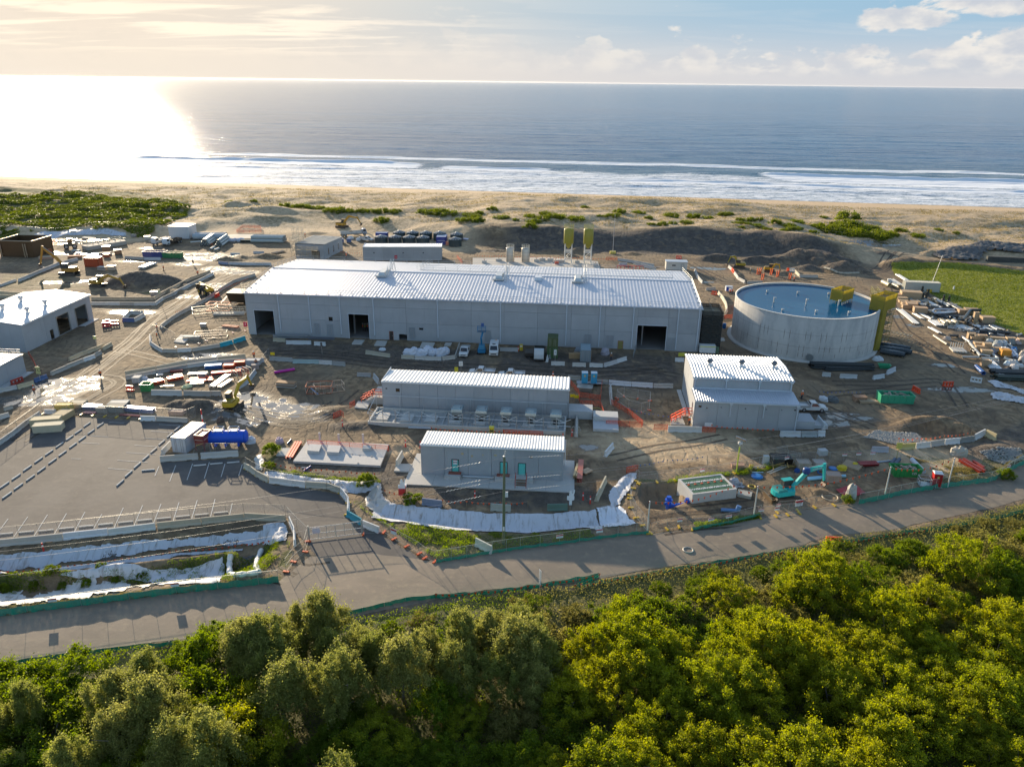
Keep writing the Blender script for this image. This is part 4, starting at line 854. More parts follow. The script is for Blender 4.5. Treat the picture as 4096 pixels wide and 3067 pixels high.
def fence(s,label,h=1.8,bay=2.4,cloth=None,clothh=.9,rails=(1.,),feet=None,group=None,name='mesh_fence',mesh='wire_mesh',meshcol=(.55,.56,.55),postcol=(.36,.36,.34),post=.02,cat='fence',raw=None,footz=0,outside=0,signs=()):
 P=raw or pts(s);t=thing(name,label,cat,(P[0][0],P[0][1],zat(*P[0])),0,group);o3=V3((P[0][0],P[0][1],zat(*P[0])))
 Q=[]
 for a,b in zip(P[:-1],P[1:]):
  a,b=np.array(a),np.array(b);k=max(1,round(np.hypot(*(b-a))/bay))
  for i in range(k):c=a+(b-a)*i/k;Q.append(V3((c[0],c[1],zat(*c)))-o3)
 Q.append(V3((*P[-1],zat(*P[-1])))-o3)
 for q in Q:MB().tube(q-V3((0,0,.1)),q+V3((0,0,h+.04)),post,5).mk_('post','steel',postcol,t)
 m=MB()
 for r_ in rails:m.path([q+V3((0,0,h*r_))for q in Q],post*.9,4)
 if rails:m.mk_('rail','steel',postcol,t)
 def strip(z0,z1,off):
  mb=MB();V=[]
  for i,q in enumerate(Q):
   d=(Q[min(i+1,len(Q)-1)]-Q[max(i-1,0)]);d.z=0;d.normalize();nrm=V3((d.y,-d.x,0))*off;V+=[q+nrm+V3((0,0,z0)),q+nrm+V3((0,0,z1))]
  mb.add(V,[(2*i,2*i+2,2*i+3,2*i+1)for i in range(len(Q)-1)]);return mb
 if mesh:strip(.05,h,.03).mk_('mesh_infill',mesh,meshcol,t)
 if cloth:
  V=[];mb=MB();n=4;QQ=[]
  for a,b in zip(Q[:-1],Q[1:]):
   for k in range(n):QQ.append(a.lerp(b,k/n))
  QQ.append(Q[-1])
  for i,q in enumerate(QQ):
   sag=.1*math.sin(math.pi*(i%n)/n)+.05*math.sin(i*1.7);d=(QQ[min(i+1,len(QQ)-1)]-QQ[max(i-1,0)]);nrm=V3((d.y,-d.x,0)).normalized()*(outside+.05*math.sin(i*2.3))
   V+=[q+nrm*2.2-V3((0,0,.02)),q+nrm+V3((0,0,clothh*.5-sag*.5)),q+nrm*.7+V3((0,0,clothh-sag))]
  mb.add(V,[f for i in range(len(QQ)-1)for f in((3*i,3*i+3,3*i+4,3*i+1),(3*i+1,3*i+4,3*i+5,3*i+2))],True);mb.mk_('green_cloth','shade_cloth',cloth,t)
 if feet:
  for i,q in enumerate(Q):
   d=(Q[min(i+1,len(Q)-1)]-Q[max(i-1,0)]).normalized();c=V3((-d.y,d.x,0));MB().beam(q-c*.38+V3((0,0,.09)),q+c*.38+V3((0,0,.09)),.26,.16).mk_('foot_block','plastic',feet,t)
 for k,(f_,w_,hh)in enumerate(signs):
  q=Q[0].lerp(Q[-1],f_)if len(P)==2 else Q[int(f_*(len(Q)-1))];d=(Q[-1]-Q[0]).normalized();d.z=0
  b_=MB().beam(q-d*w_/2+V3((0,-.06,h*.72)),q+d*w_/2+V3((0,-.06,h*.72)),.03,hh).mk_('notice','paint',(.72,.72,.72),t);MB().beam(q-d*w_/2+V3((0,-.085,h*.72+hh*.3)),q+d*w_/2+V3((0,-.085,h*.72+hh*.3)),.02,hh*.3).mk_('notice_band','paint',(.5,.03,.03),b_)
 return t
def bunting(s,label,h=1.2,col=(.8,.1,.02),step=.75,sag=.12,group=None,ends=True,stakes=8,z1=None,fs=.3):
 P=pts(s);t=thing('bunting',label,'bunting',(P[0][0],P[0][1],zat(*P[0])),0,group);o3=V3((P[0][0],P[0][1],zat(*P[0])));Q=[V3((*p,zat(*p)))-o3 for p in P]
 line=[];fl=MB()
 for a,b in zip(Q[:-1],Q[1:]):
  n=max(1,int((b-a).length/step));d=(b-a).normalized()
  for k in range(n):
   f=k/n;q=a.lerp(b,f)+V3((0,0,h-sag*math.sin(f*math.pi)*2));line.append(q);w_=fs*.55;tw=.25*math.sin(k*2.1+a.x);e=V3((d.x,d.y+tw*.4,0)).normalized()*w_
   fl.add([q-e,q+e,q+V3((tw*.12,.1*tw,-fs*1.15)),q+V3((0,.015,-fs*.4))],[(0,1,2),(0,3,1)])
 line.append(Q[-1]+V3((0,0,h)));MB().path(line,.012,3).mk_('string','fabric',(.5,.4,.3),t);fo=fl.mk_('flags','plastic',col,t);fo['kind']='stuff'
 if stakes:
  L=0;acc=0
  for a,b in zip(Q[:-1],Q[1:]):MB().tube(a,a+V3((0,0,h+.1)),.03,5).mk_('stake','timber',(.25,.18,.1),t)
  MB().tube(Q[-1],Q[-1]+V3((0,0,h+.1)),.03,5).mk_('stake','timber',(.25,.18,.1),t)
 return t
def skin(name,V,E,Rd,kind,col,parent,sub=1):
 me=bpy.data.meshes.new(name);me.from_pydata(V,E,[]);o=bpy.data.objects.new(name,me);COL.objects.link(o)
 md=o.modifiers.new('s','SKIN');sv_=me.skin_vertices[0].data
 for i,r_ in enumerate(Rd):sv_[i].radius=(r_,r_)if not isinstance(r_,tuple)else r_
 sv_[0].use_root=True;ss_=o.modifiers.new('b','SUBSURF');ss_.levels=sub;ss_.render_levels=sub
 dg=bpy.context.evaluated_depsgraph_get();m2=bpy.data.meshes.new_from_object(o.evaluated_get(dg));bpy.data.objects.remove(o)
 for p in m2 .polygons:p.use_smooth=True
 m2 .materials.clear();return link(name,m2,kind,col,parent)
def mk_person(walk=.0,arm=.0):
 t=thing('person','x','person');w_=walk
 V=[(0,0,.95),(0,0,1.18),(0,0,1.42),(.01,0,1.53),(.02,0,1.66),(0,.19,1.4),(.04+arm*.1,.25,1.13),(.16+arm*.25,.24,.92+arm*.25),(.19+arm*.3,.23,.84+arm*.25),(0,-.19,1.4),(-.02,-.25,1.13),(.1,-.25,.9),(.12,-.25,.82),(0,.1,.88),(.16*w_,.11,.5),(-.02+.22*w_,.11,.09),(.12+.22*w_,.12,.05),(0,-.1,.88),(-.08*w_,-.11,.5),(-.34*w_,-.11,.1),(.14-.34*w_,-.12,.05)]
 E=[(0,1),(1,2),(2,3),(3,4),(2,5),(5,6),(6,7),(7,8),(2,9),(9,10),(10,11),(11,12),(0,13),(13,14),(14,15),(15,16),(0,17),(17,18),(18,19),(19,20)]
 Rd=[.13,(.13,.16),(.12,.17),.06,.1,.07,.05,.04,.035,.07,.05,.04,.035,.1,.065,.045,.04,.1,.065,.045,.04]
 skin('body',V,E,Rd,'skin',(.42,.26,.18),t)
 J=[0,1,2,5,6,7,9,10,11];mp={k:i for i,k in enumerate(J)};skin('jacket',[V[k]for k in J],[(mp[a],mp[b])for a,b in E if a in mp and b in mp],[.155,(.15,.18),(.14,.19),.09,.068,.052,.09,.068,.052],'fabric',(.85,.16,.03),t)
 J=[0,13,14,15,17,18,19];mp={k:i for i,k in enumerate(J)};skin('trousers',[V[k]for k in J],[(mp[a],mp[b])for a,b in E if a in mp and b in mp],[.15,.115,.08,.062,.115,.08,.062],'fabric',(.03,.035,.06),t)
 for k in(16,20):x,y,z=V[k];MB().box(x-.2,x+.08,y-.05,y+.05,z-.05,z+.06,.02,.01).mk_('boot','rubber',(.05,.035,.02),t)
 MB().lathe([(.155,0),(.15,.02),(.125,.025),(.12,.08),(.08,.14),(.01,.16)],12,(.02,0,1.69)).mk_('helmet','plastic',(.75,.75,.73),t)
 m=MB().box(.1,.135,-.015,.015,1.62,1.665);m.mk_('nose','skin',(.42,.26,.18),t);MB().box(.095,.118,-.05,-.025,1.665,1.68).box(.095,.118,.025,.05,1.665,1.68).mk_('sunglasses','glass',(.02,.02,.02),t)
 return t
def person(r,x,y,label,rz=0,pose=0,col=None,base=None):
 g=V3((*base,zat(*base)))if base else at(r,x,y);mk=(lambda:mk_person(.9,.6))if pose==1 else(lambda:mk_person(.1,0))
 return put('person%d'%pose,mk,g,rz,label,'',None,None,{'jacket':col}if col else None)
def wheel(parent,x,y,z,r,w,s=1,rim=(.4,.4,.4)):
 m=MB();m.tube((x,y-w/2,z),(x,y+w/2,z),r,16);o=m.mk_('wheel','rubber',(.03,.03,.03),parent)
 MB().tube((x,y-w/2-.015,z),(x,y+w/2+.015,z),r*.58,10).mk_('rim','steel',rim,o);return o
def prof(name,kind,col,P,y0,y1,parent,inset=0):
 m=MB();n=len(P);V=[(x,y0+(inset if z>1.05 else 0),z)for x,z in P]+[(x,y1-(inset if z>1.05 else 0),z)for x,z in P]
 m.add(V,[(i,(i+1)%n,n+(i+1)%n,n+i)for i in range(n)]+[tuple(range(n))[::-1],tuple(range(n,2*n))]);return m.mk_(name,kind,col,parent)
def mk_ute(tray=True):
 t=thing('ute','x','ute');W_=.92
 prof('body','paint',WHITE,[(-2.55,.45),(-2.6,.95),(-.35 if tray else-2.5,1.),(-.3,1.05),(1.05,1.08),(1.2,1.04),(2.35,.92),(2.62,.75),(2.65,.42),(2.2,.38),(-2.3,.38)],-W_,W_,t)
 prof('cabin','paint',WHITE,[(-.45,1.02),(-.35,1.68),(-.2,1.74),(.62,1.72),(1.45,1.04)],-W_+.06,W_-.06,t,.12)
 MB().add([(1.44,-.74,1.08),(1.44,.74,1.08),(.7,.66,1.68),(.7,-.66,1.68)],[(0,1,2,3)]).mk_('windscreen','glass',(.02,.025,.03),t)
 t_=t.children if False else None
 for s in(-1,1):MB().add([(-.25,s*(W_-.04),1.1),(1.15,s*(W_-.04),1.1),(.62,s*(W_-.155),1.62),(-.2,s*(W_-.155),1.62)],[(0,1,2,3)]).mk_('side_window','glass',(.02,.025,.03),t)
 MB().add([(-.46,-.7,1.1),(-.46,.7,1.1),(-.38,.62,1.6),(-.38,-.62,1.6)],[(0,1,2,3)]).mk_('rear_window','glass',(.02,.02,.03),t)
 m=MB();m.box(-2.65,-.55,-.98,-.92,.95,1.22).box(-2.65,-.55,.92,.98,.95,1.22).box(-2.7,-2.64,-.98,.98,.95,1.22).box(-.6,-.54,-.98,.98,.95,1.45).box(-2.65,-.55,-.95,.95,.9,.96);m.mk_('tray','galvanised',(.5,.5,.5),t)
 MB().box(2.6,2.68,-.5,.5,.6,.8).mk_('grille','plastic',(.03,.03,.03),t)
 for s in(-1,1):MB().box(2.5,2.66,s*.72-.16,s*.72+.16,.7,.85).mk_('headlight','glass',(.5,.5,.48),t)
 for x in(-1.55,1.6):
  for s in(-1,1):wheel(t,x,s*.8,.38,.38,.26)
 return t
def mk_van():
 t=thing('van','x','van')
 prof('body','paint',WHITE,[(-2.6,.4),(-2.62,2.),(-2.45,2.25),(1.25,2.28),(2.05,1.35),(2.6,1.12),(2.72,.5),(2.6,.35)],-.97,.97,t,.05)
 MB().add([(2.06,-.8,1.38),(2.06,.8,1.38),(1.4,.72,2.14),(1.4,-.72,2.14)],[(0,1,2,3)]).mk_('windscreen','glass',(.02,.025,.03),t)
 bpy.data.objects[t.name];
 for s in(-1,1):MB().add([(.6,s*.985,1.35),(1.75,s*.985,1.35),(1.25,s*.94,2.),(.6,s*.94,2.)],[(0,1,2,3)]).mk_('side_window','glass',(.02,.025,.03),t);MB().add([(-2.3,s*.985,1.4),(.3,s*.985,1.4),(.3,s*.94,2.),(-2.3,s*.94,2.)],[(0,1,2,3)]).mk_('side_window','glass',(.05,.05,.05),t)
 MB().box(.2,.9,-.35,.35,2.27,2.3).mk_('roof_hatch','glass',(.03,.03,.03),t);MB().lathe([(.12,0),(.1,.14),(.02,.18)],10,(-2.,.3,2.25)).mk_('beacon','plastic',(.85,.3,.02),t)
 MB().box(2.68,2.74,-.6,.6,.6,.85).mk_('grille','plastic',(.03,.03,.03),t)
 for s in(-1,1):MB().box(2.55,2.74,s*.78-.15,s*.78+.15,.85,1.05).mk_('headlight','glass',(.5,.5,.48),t)
 for x in(-1.7,1.75):
  for s in(-1,1):wheel(t,x,s*.86,.36,.36,.24)
 return t
def mk_tipper(cabcol=(.6,.6,.6),bodycol=(.16,.13,.11),bl=3.6,s=1.,load=None):
 t=thing('tipper_truck','x','truck')
 prof('cab','paint',cabcol,[(1.,.6),(1.,2.45),(1.3,2.6),(2.25,2.55),(2.65,1.6),(2.72,.5),(1.4,.5)],-1.02,1.02,t)
 MB().add([(2.6,-.88,1.66),(2.6,.88,1.66),(2.3,.84,2.42),(2.3,-.84,2.42)],[(0,1,2,3)]).mk_('windscreen','glass',(.05,.06,.07),t)
 for q in(-1,1):MB().add([(1.3,q*1.03,1.6),(2.4,q*1.03,1.6),(2.2,q*1.03,2.3),(1.3,q*1.03,2.3)],[(0,1,2,3)]).mk_('side_window','glass',(.03,.03,.03),t)
 MB().box(-bl+.6,2.2,-.4,.4,.5,.8).mk_('chassis','steel',(.06,.06,.06),t)
 m=MB();b0,b1=-bl+.4,.85;m.box(b0,b1,-1.1,1.1,.85,.95).box(b0,b1,-1.15,-1.05,.95,1.75).box(b0,b1,1.05,1.15,.95,1.75).box(b0-.06,b0+.04,-1.1,1.1,.95,1.75).box(b1-.1,b1,-1.1,1.1,.95,2.1)
 bo=m.mk_('tipper_body','paint',bodycol,t);r_=MB()
 for k in range(5):
  for q in(-1,1):r_.box(b0+.3+k*(b1-b0-.6)/4-.04,b0+.3+k*(b1-b0-.6)/4+.04,q*1.2-.04,q*1.2+.04,.9,1.75)
 r_.mk_('side_rib','paint',tuple(c*.8 for c in bodycol),bo)
 if load:m=MB();m.lathe([(1.,0),(.8,.25),(.4,.42),(.02,.5)],12,((b0+b1)/2,0,1.45));m.mk_('soil_load','earth',load,t)
 MB().box(2.7,2.78,-1,1,.45,.7).mk_('bumper','plastic',(.1,.1,.1),t)
 for q in(-1,1):MB().box(2.68,2.76,q*.8-.15,q*.8+.15,.75,.92).mk_('headlight','glass',(.5,.5,.48),t)
 for x in(-bl+1.,-bl+2.1,1.8):
  for q in(-1,1):wheel(t,x,q*.9,.48,.48,.3)
 return t
def excavator(name_label,loc,rz,col,pose,s=1.,blade=False,swing=.0,text=None,grey=(.06,.06,.06)):
 """pose: boom/arm points (x, z) in metres ahead of the slew ring: foot, knee, boom end, bucket pin"""
 t=thing('excavator',name_label,'excavator',loc,rz);t.scale=(s,s,s)
 for q in(-1,1):
  m=MB();P=[(-1.9,.15),(-1.7,0),(1.7,0),(1.95,.15),(2.05,.45),(1.85,.75),(-1.8,.78),(-2.02,.5)];m.prism(P,q*1.15-.28,q*1.15+.28,'y');tr=m.mk_('track','rubber',(.09,.075,.06),t)
  m=MB()
  for k in range(14):x=-1.8+k*.28;m.box(x-.05,x+.05,q*1.15-.3,q*1.15+.3,.76,.82).box(x-.05,x+.05,q*1.15-.3,q*1.15+.3,-.02,.02)
  m.mk_('track_shoe','steel',(.12,.1,.08),tr)
 MB().box(-1.3,1.3,-.9,.9,.25,.8).mk_('undercarriage','steel',grey,t)
 if blade:MB().box(-2.9,-2.7,-1.5,1.5,.05,.75).box(-2.8,-1.6,-.6,-.4,.3,.5).box(-2.8,-1.6,.4,.6,.3,.5).mk_('blade','steel',(.22,.16,.1),t)
 c_,s_2=math.cos(swing),math.sin(swing)
 def rot(mb):mb.v=[(x*c_-y*s_2,x*s_2+y*c_,z)for x,y,z in mb.v];return mb
 rot(MB().lathe([(.75,0),(.75,.2)],16,(0,0,.8))).mk_('slew_ring','steel',grey,t)
 h=MB();hp=[(-1.9,-1.1),(-2.25,-.6),(-2.3,0),(-2.25,.6),(-1.9,1.1),(1.1,1.1),(1.35,.8),(1.35,-.35),(.9,-1.1)];h.prism(hp,1.,1.75,'z');rot(h).mk_('house','paint',col,t)
 rot(MB().box(-2.,-.3,-1.02,1.02,1.75,2.05,.12,.12)).mk_('engine_cover','paint',tuple(c*.45 for c in col),t)
 cb=rot(MB().box(-.35,1.25,.22,1.08,1.75,2.95,.08,.05)).mk_('cab','paint',(.05,.055,.055),t);rot(MB().box(-.42,1.3,.18,1.1,2.93,3.02)).mk_('cab_roof','paint',tuple(c*.8 for c in col),cb)
 rot(MB().box(1.22,1.27,.28,1.02,1.9,2.8)).mk_('windscreen','glass',(.04,.06,.07),cb)
 P=[V3((x,-.18,z))for x,z in pose]
 def arm(name,a,b,w0,w1,wd,c):
  d=(b-a).normalized();n=V3((-d.z,0,d.x));m=MB();V=[]
  for y in(-.18-wd/2,-.18+wd/2):V+=[(a.x-n.x*w0/2,y,a.z-n.z*w0/2),(b.x-n.x*w1/2,y,b.z-n.z*w1/2),(b.x+n.x*w1/2,y,b.z+n.z*w1/2),(a.x+n.x*w0/2,y,a.z+n.z*w0/2)]
  m.add(V,[(0,1,2,3),(7,6,5,4),(0,4,5,1),(1,5,6,2),(2,6,7,3),(3,7,4,0)]);return m
 m=arm('',P[0],P[1],.55,.75,.38,col);k2=arm('',P[1],P[2],.75,.38,.36,col);m.add(k2 .v,k2 .f);bo=rot(m).mk_('boom','paint',col,t)
 if text:tm=sign_text(text,.36,bo,(0,0,0),(0,0,0),(.7,.75,.75));mid=(P[1]+P[2])/2;d=(P[2]-P[1]);tm.matrix_local=Matrix.Rotation(swing,4,'Z')@Matrix.Translation((mid.x,-.18-.21,mid.z))@Matrix.Rotation(-math.atan2(d.z,d.x),4,'Y')@Matrix.Rotation(R(90),4,'X')
 rot(MB().tube(P[0]+V3((.5,.3,-.1)),(P[1]+P[0])/2+V3((.3,.3,.1)),.09,7)).mk_('boom_cylinder','steel',(.4,.4,.4),t);rot(MB().tube(P[1]+V3((0,0,.45)),P[2]+V3((0,0,.4)),.08,7)).mk_('arm_cylinder','steel',(.4,.4,.4),t)
 ar=rot(arm('',P[2]+(P[2]-P[3]).normalized()*.5,P[3],.5,.28,.28,col)).mk_('arm','paint',col,t)
 b=MB();bx,bz=P[3].x,P[3].z;b.prism([(bx-.1,bz+.1),(bx+.25,bz+.05),(bx+.35,bz-.45),(bx-.05,bz-.95),(bx-.65,bz-.95),(bx-.15,bz-.75),(bx+.1,bz-.4)],-.18-.5,-.18+.5,'y');rot(b).mk_('bucket','steel',(.16,.12,.09),t)
 return t
def container(name,label,loc,rz,L=6.06,W_=2.44,H=2.59,col=(.5,.5,.5),roofc=None,doors='x-',cat='container',group=None,ribs=True,opn=False):
 t=thing(name,label,cat,loc,rz,group)
 def corr(p0,p1,z0,z1,out):
  m=MB();p0,p1=V3(p0),V3(p1);d=(p1-p0);n=max(3,int(d.length/.28));o_=V3(out)*.04;V=[]
  for k in range(n):
   for f,a in((0,0),(.3,0),(.4,1),(.9,1)):V.append(p0+d*((k+f)/n)-o_*(1-a))
  V.append(p1);mm=len(V);m.add([(v.x,v.y,z0)for v in V]+[(v.x,v.y,z1)for v in V],[(i,i+1,mm+i+1,mm+i)for i in range(mm-1)]);return m
 m=corr((0,0,0),(L,0,0),.12,H-.1,(0,-1,0));q=corr((0,W_,0),(L,W_,0),.12,H-.1,(0,1,0));m.add(q.v,q.f);q=corr((L,0,0),(L,W_,0),.12,H-.1,(1,0,0));m.add(q.v,q.f)
 if doors!='x-':q=corr((0,0,0),(0,W_,0),.12,H-.1,(-1,0,0));m.add(q.v,q.f)
 m.mk_('side_panel','paint',col,t);rm=MB();n=int(L/.35)
 if not opn:
  for k in range(n):rm.box(.05+k*(L-.1)/n,.05+(k+.55)*(L-.1)/n,.05,W_-.05,H-.08,H-.03)
  rm.box(.04,L-.04,.04,W_-.04,H-.12,H-.07);rm.mk_('roof_panel','paint',roofc or col,t)
 f=MB()
 for x in(0,L-.14):
  for y in(0,W_-.14):f.box(x,x+.14,y,y+.14,0,H)
 for y in(0,W_-.12):f.box(.14,L-.14,y,y+.12,0,.14).box(.14,L-.14,y,y+.12,H-.12,H)
 for x in(0,L-.12):f.box(x,x+.12,.14,W_-.14,0,.14).box(x,x+.12,.14,W_-.14,H-.12,H)
 f.mk_('frame','paint',tuple(c*.85 for c in col),t);MB().box(.1,L-.1,.1,W_-.1,.1,.16).mk_('floor','timber',(.12,.08,.05),t)
 if doors=='x-':
  for k in range(2):d=MB().box(.02,.08,.14+k*(W_/2-.13),W_/2-.01+k*(W_/2-.13),.14,H-.12).mk_('door','paint',col,t);MB().tube((-.01,.5+k*(W_/2-.1),.2),(-.01,.5+k*(W_/2-.1),H-.2),.03,6).tube((-.01,.85+k*(W_/2-.2),.2),(-.01,.85+k*(W_/2-.2),H-.2),.03,6).mk_('locking_bar','steel',(.4,.4,.4),d)
 return t
def skip(label,loc,rz,L=4.5,W_=1.9,H=1.3,col=GRN,fill=True,flare=.35):
 t=thing('skip_bin',label,'skip bin',loc,rz);m=MB();tk=.06
 a=[(flare,.25*flare,0),(L-flare,.25*flare,0),(L-flare,W_-.25*flare,0),(flare,W_-.25*flare,0)];b=[(0,0,H),(L,0,H),(L,W_,H),(0,W_,H)];c=[(tk*2,tk,H),(L-tk*2,tk,H),(L-tk*2,W_-tk,H),(tk*2,W_-tk,H)];d=[(flare+tk,.25*flare+tk,.1),(L-flare-tk,.25*flare+tk,.1),(L-flare-tk,W_-.25*flare-tk,.1),(flare+tk,W_-.25*flare-tk,.1)]
 m.add(a+b+c+d,[(0,1,2,3)]+[f for i in range(4)for j in((i+1)%4,)for f in((i,j,4+j,4+i),(4+i,4+j,8+j,8+i),(8+i,8+j,12+j,12+i))]+[(12,13,14,15)]);m.mk_('bin_shell','paint',col,t)
 r_=MB()
 for k in range(6):x=flare+.2+k*(L-2*flare-.4)/5;r_.beam((x,.25*flare*.6-.03,.1),(x,-.05,H-.1),.08,.06)
 r_.beam((-.03,-.04,H),(L+.03,-.04,H),.09,.1).beam((-.03,W_+.04,H),(L+.03,W_+.04,H),.09,.1).beam((0,0,H),(0,W_,H),.09,.1).beam((L,0,H),(L,W_,H),.09,.1);r_.mk_('rib','paint',tuple(k*1.1 for k in col),t)
 if fill:
  rs=random.Random(int(loc[0]*10));w_=MB()
  for k in range(16):w_.cbox((rs.uniform(.5,L-.5),rs.uniform(.4,W_-.4),H-.18+rs.uniform(-.05,.15)),(rs.uniform(.5,1.6),rs.uniform(.1,.4),.06),rs.uniform(0,3),rs.uniform(-.2,.2))
  o=w_.mk_('rubble','timber',(.3,.26,.2),t);o['kind']='stuff'
 return t
def crate(label,loc,rz,d,col=(.42,.3,.17),name='timber_crate',cat='crate',group=None,slats=True,opn=False):
 t=thing(name,label,cat,loc,rz,group);a,b,c=d;MB().box(.04,a-.04,.04,b-.04,.1,c-(.1 if opn else.03)).mk_('box','timber',tuple(k*.9 for k in col),t)
 m=MB()
 if slats:
  for x in(0,a/2-.05,a-.1):m.box(x,x+.1,-.02,.04,.1,c).box(x,x+.1,b-.04,b+.02,.1,c)
  m.box(0,a,-.03,.03,c-.12,c).box(0,a,b-.03,b+.03,c-.12,c).box(-.03,.03,0,b,c-.12,c).box(a-.03,a+.03,0,b,c-.12,c)
 m.box(.05,a-.05,.05,.2,0,.1).box(.05,a-.05,b-.2,b-.05,0,.1);m.mk_('batten','timber',col,t);return t
def pipestack(name,label,p,q,n,r,col,group=None,rows=1,kind='plastic',hollow=True,cat='pipes',zlift=.1,spread=1.02,jitter=0,ends=None):
 """a bundle of pipes lying from p to q: each pipe its own part"""
 p,q=V3((*p[:2],0)),V3((*q[:2],0));d=(q-p);L=d.length;rz=math.atan2(d.y,d.x);t=thing(name,label,cat,(p.x,p.y,zat(p.x,p.y)),rz,group);rs=random.Random(int(abs(p.x*31+p.y)));me=None;k=0
 for row in range(rows):
  for i in range(n-row):
   y=(i+row*.5)*2*r*spread;z=zlift+r+row*r*1.74;j=rs.uniform(-jitter,jitter)
   if me is None:
    m=MB();s_=10 if r>.15 else 7;m.tube((0,0,0),(L,0,0),r,s_,cap=not hollow)
    if hollow:m.tube((.0,0,0),(L,0,0),r*.86,s_,cap=False);m.add([(x,c*rr,s2*rr)for x in(0,L)for rr in(r,r*.86)for c,s2 in[(math.cos(6.2832*u/s_),math.sin(6.2832*u/s_))for u in range(s_)]],[(b*2*s_+u,b*2*s_+(u+1)%s_,b*2*s_+s_+(u+1)%s_,b*2*s_+s_+u)for b in(0,1)for u in range(s_)])
    o=m.mk_('pipe',kind,col,t);me=o.data
   else:o=bpy.data.objects.new('pipe',me);COL.objects.link(o);o.parent=t;o.color=(*col,1)
   o.location=(j,y,z);o.rotation_euler=(0,0,j*.03);f=rs.uniform(.85,1.1);o.color=(col[0]*f,col[1]*f,col[2]*f,1);k+=1
 W_=n*2*r*spread
 for x in(L*.15,L*.85):MB().box(x-.05,x+.05,-r*1.2,W_-r*.8,0,zlift).mk_('bearer','timber',(.3,.22,.12),t)
 return t
def single(name,label,cat,mb,kind,col,loc,rz=0,group=None):
 o=mb.mk_(name,kind,col);o.location=loc;o.rotation_euler=(0,0,rz);return tag(o,label,cat,group)
def wrap(seed,a=1.2,b=.9,h=.8):
 """lumpy wrapped bundle"""
 rs=np.random.RandomState(seed);m=MB();n,k=12,6;V=[]
 for j in range(k+1):
  ph=math.pi/2*j/k
  for i in range(n):th=6.2832*i/n;f=1+.22*(rs.rand()-.5);V.append((a/2*math.cos(th)*math.cos(ph)**.5*f,b/2*math.sin(th)*math.cos(ph)**.5*f,h*math.sin(ph)*f))
 m.add(V,[(j*n+i,j*n+(i+1)%n,(j+1)*n+(i+1)%n,(j+1)*n+i)for j in range(k)for i in range(n)]);return m
def cone_():
 t=thing('traffic_cone','x','traffic cone');MB().lathe([(.16,.04),(.09,.4),(.03,.75)],10).mk_('cone','plastic',ORG,t);MB().box(-.2,.2,-.2,.2,0,.04).mk_('base','rubber',(.05,.05,.05),t);MB().lathe([(.112,.3),(.082,.45)],10,cap=False).mk_('band','plastic',(.8,.8,.8),t);return t
 # barriers
ch=chain
C1,C2,C3=CONC,(.52,.5,.46),(.38,.36,.31)
ch('m -130,440 0,428 470,380','buff concrete barrier along the lower edge of the car park, left end','barriers on the lower car park edge, left',5.4,C1,1.15)
ch('m 470,380 800,344','long white painted barrier on the lower edge of the car park','white barriers on the lower car park edge',5.4,(.6,.61,.63),1.15)
ch('m 800,344 1150,303','pale grey barrier on the lower edge of the car park','pale barriers on the lower car park edge',5.4,(.55,.56,.53),1.1)
ch('m 1160,298 1800,230 2105,243','buff concrete barrier along the lower car park edge, right end','barriers on the lower car park edge, right',5.4,(.46,.4,.3),1.1)
ch('n 435,1215 490,1330 495,1480','white plastic barrier with round holes beside the site gate','white plastic barriers at the gate',2.4,WHITE,1.25,kind='p',th=.7)
ch('f -60,722 0,678 110,600 230,505 395,390','low concrete barrier on the diagonal left edge of the car park','barriers on the diagonal car park edge',4.2,C2,.9)
ch('f 1383,442 1532,445','white barrier at the top edge of the car park',None,3.2,WHITE,1.);ch('f 1535,445 1845,462','grey concrete barrier ending the top edge of the car park','grey barriers at the top car park edge',5.6,C1)
ch('h 470,1338 845,1310','long concrete barrier in front of the pale container',None,7,C1,1.15);ch('h 868,1308 1240,1283','long concrete barrier in front of the blue tank',None,7,C2,1.15);ch('h 490,1275 575,1180','concrete barrier left of the pale container',None,4,C2,1.1)
ch('n -60,610 0,640 75,695 210,770','concrete barrier on the curve above the gate, behind yellow feet','barriers on the curved drive edge, first stretch',4.,(.5,.46,.36),1.1);ch('n 215,770 620,822','whitewashed barrier on the curved edge of the drive','whitewashed barriers on the drive curve',4.,(.58,.57,.54),1.1);ch('n 620,822 850,832 1000,885','stained concrete barrier below the white liner on the drive curve','stained barriers on the drive curve',4.,(.42,.4,.33),1.1)
ch('n 1000,890 1090,1000 1085,1130','white plastic barrier down the right side of the drive','white plastic barriers right of the drive',2.6,WHITE,1.3,kind='p',th=.8);ch('n 1075,1140 1235,1235','teal painted barrier beside the mesh gate',None,6,(.05,.3,.38),1.1);ch('n 1250,1250 1430,1325','white barrier with orange feet on top, right of the gate',None,5,WHITE,1.1)
ch('h 372,120 375,185 435,235 500,268','concrete barrier on the tip of the fenced yard loop','barriers on the tip of the yard loop',3.6,C2);ch('h 503,268 635,268','grey weathered barrier on the lower loop, left',None,4.6,C3);ch('h 638,266 778,258','white patched barrier on the lower side of the loop',None,5,(.6,.6,.58));ch('h 780,258 1055,215','concrete barrier on the lower side of the yard loop','barriers on the lower side of the loop',5,C1)
ch('h 1055,215 1180,185','left of two teal barriers by the hall corner',None,6,TEAL,1.15);ch('h 1190,180 1305,145','right of two teal barriers, nearest the hall corner',None,6,TEAL,1.15)
ch('a 1385,1110 1480,1035 1560,985 1760,880 1900,785 2010,715 2200,655','concrete barrier on the upper side of the yard loop by the wet track','barriers on the upper side of the yard loop',4.4,C1,1.05)
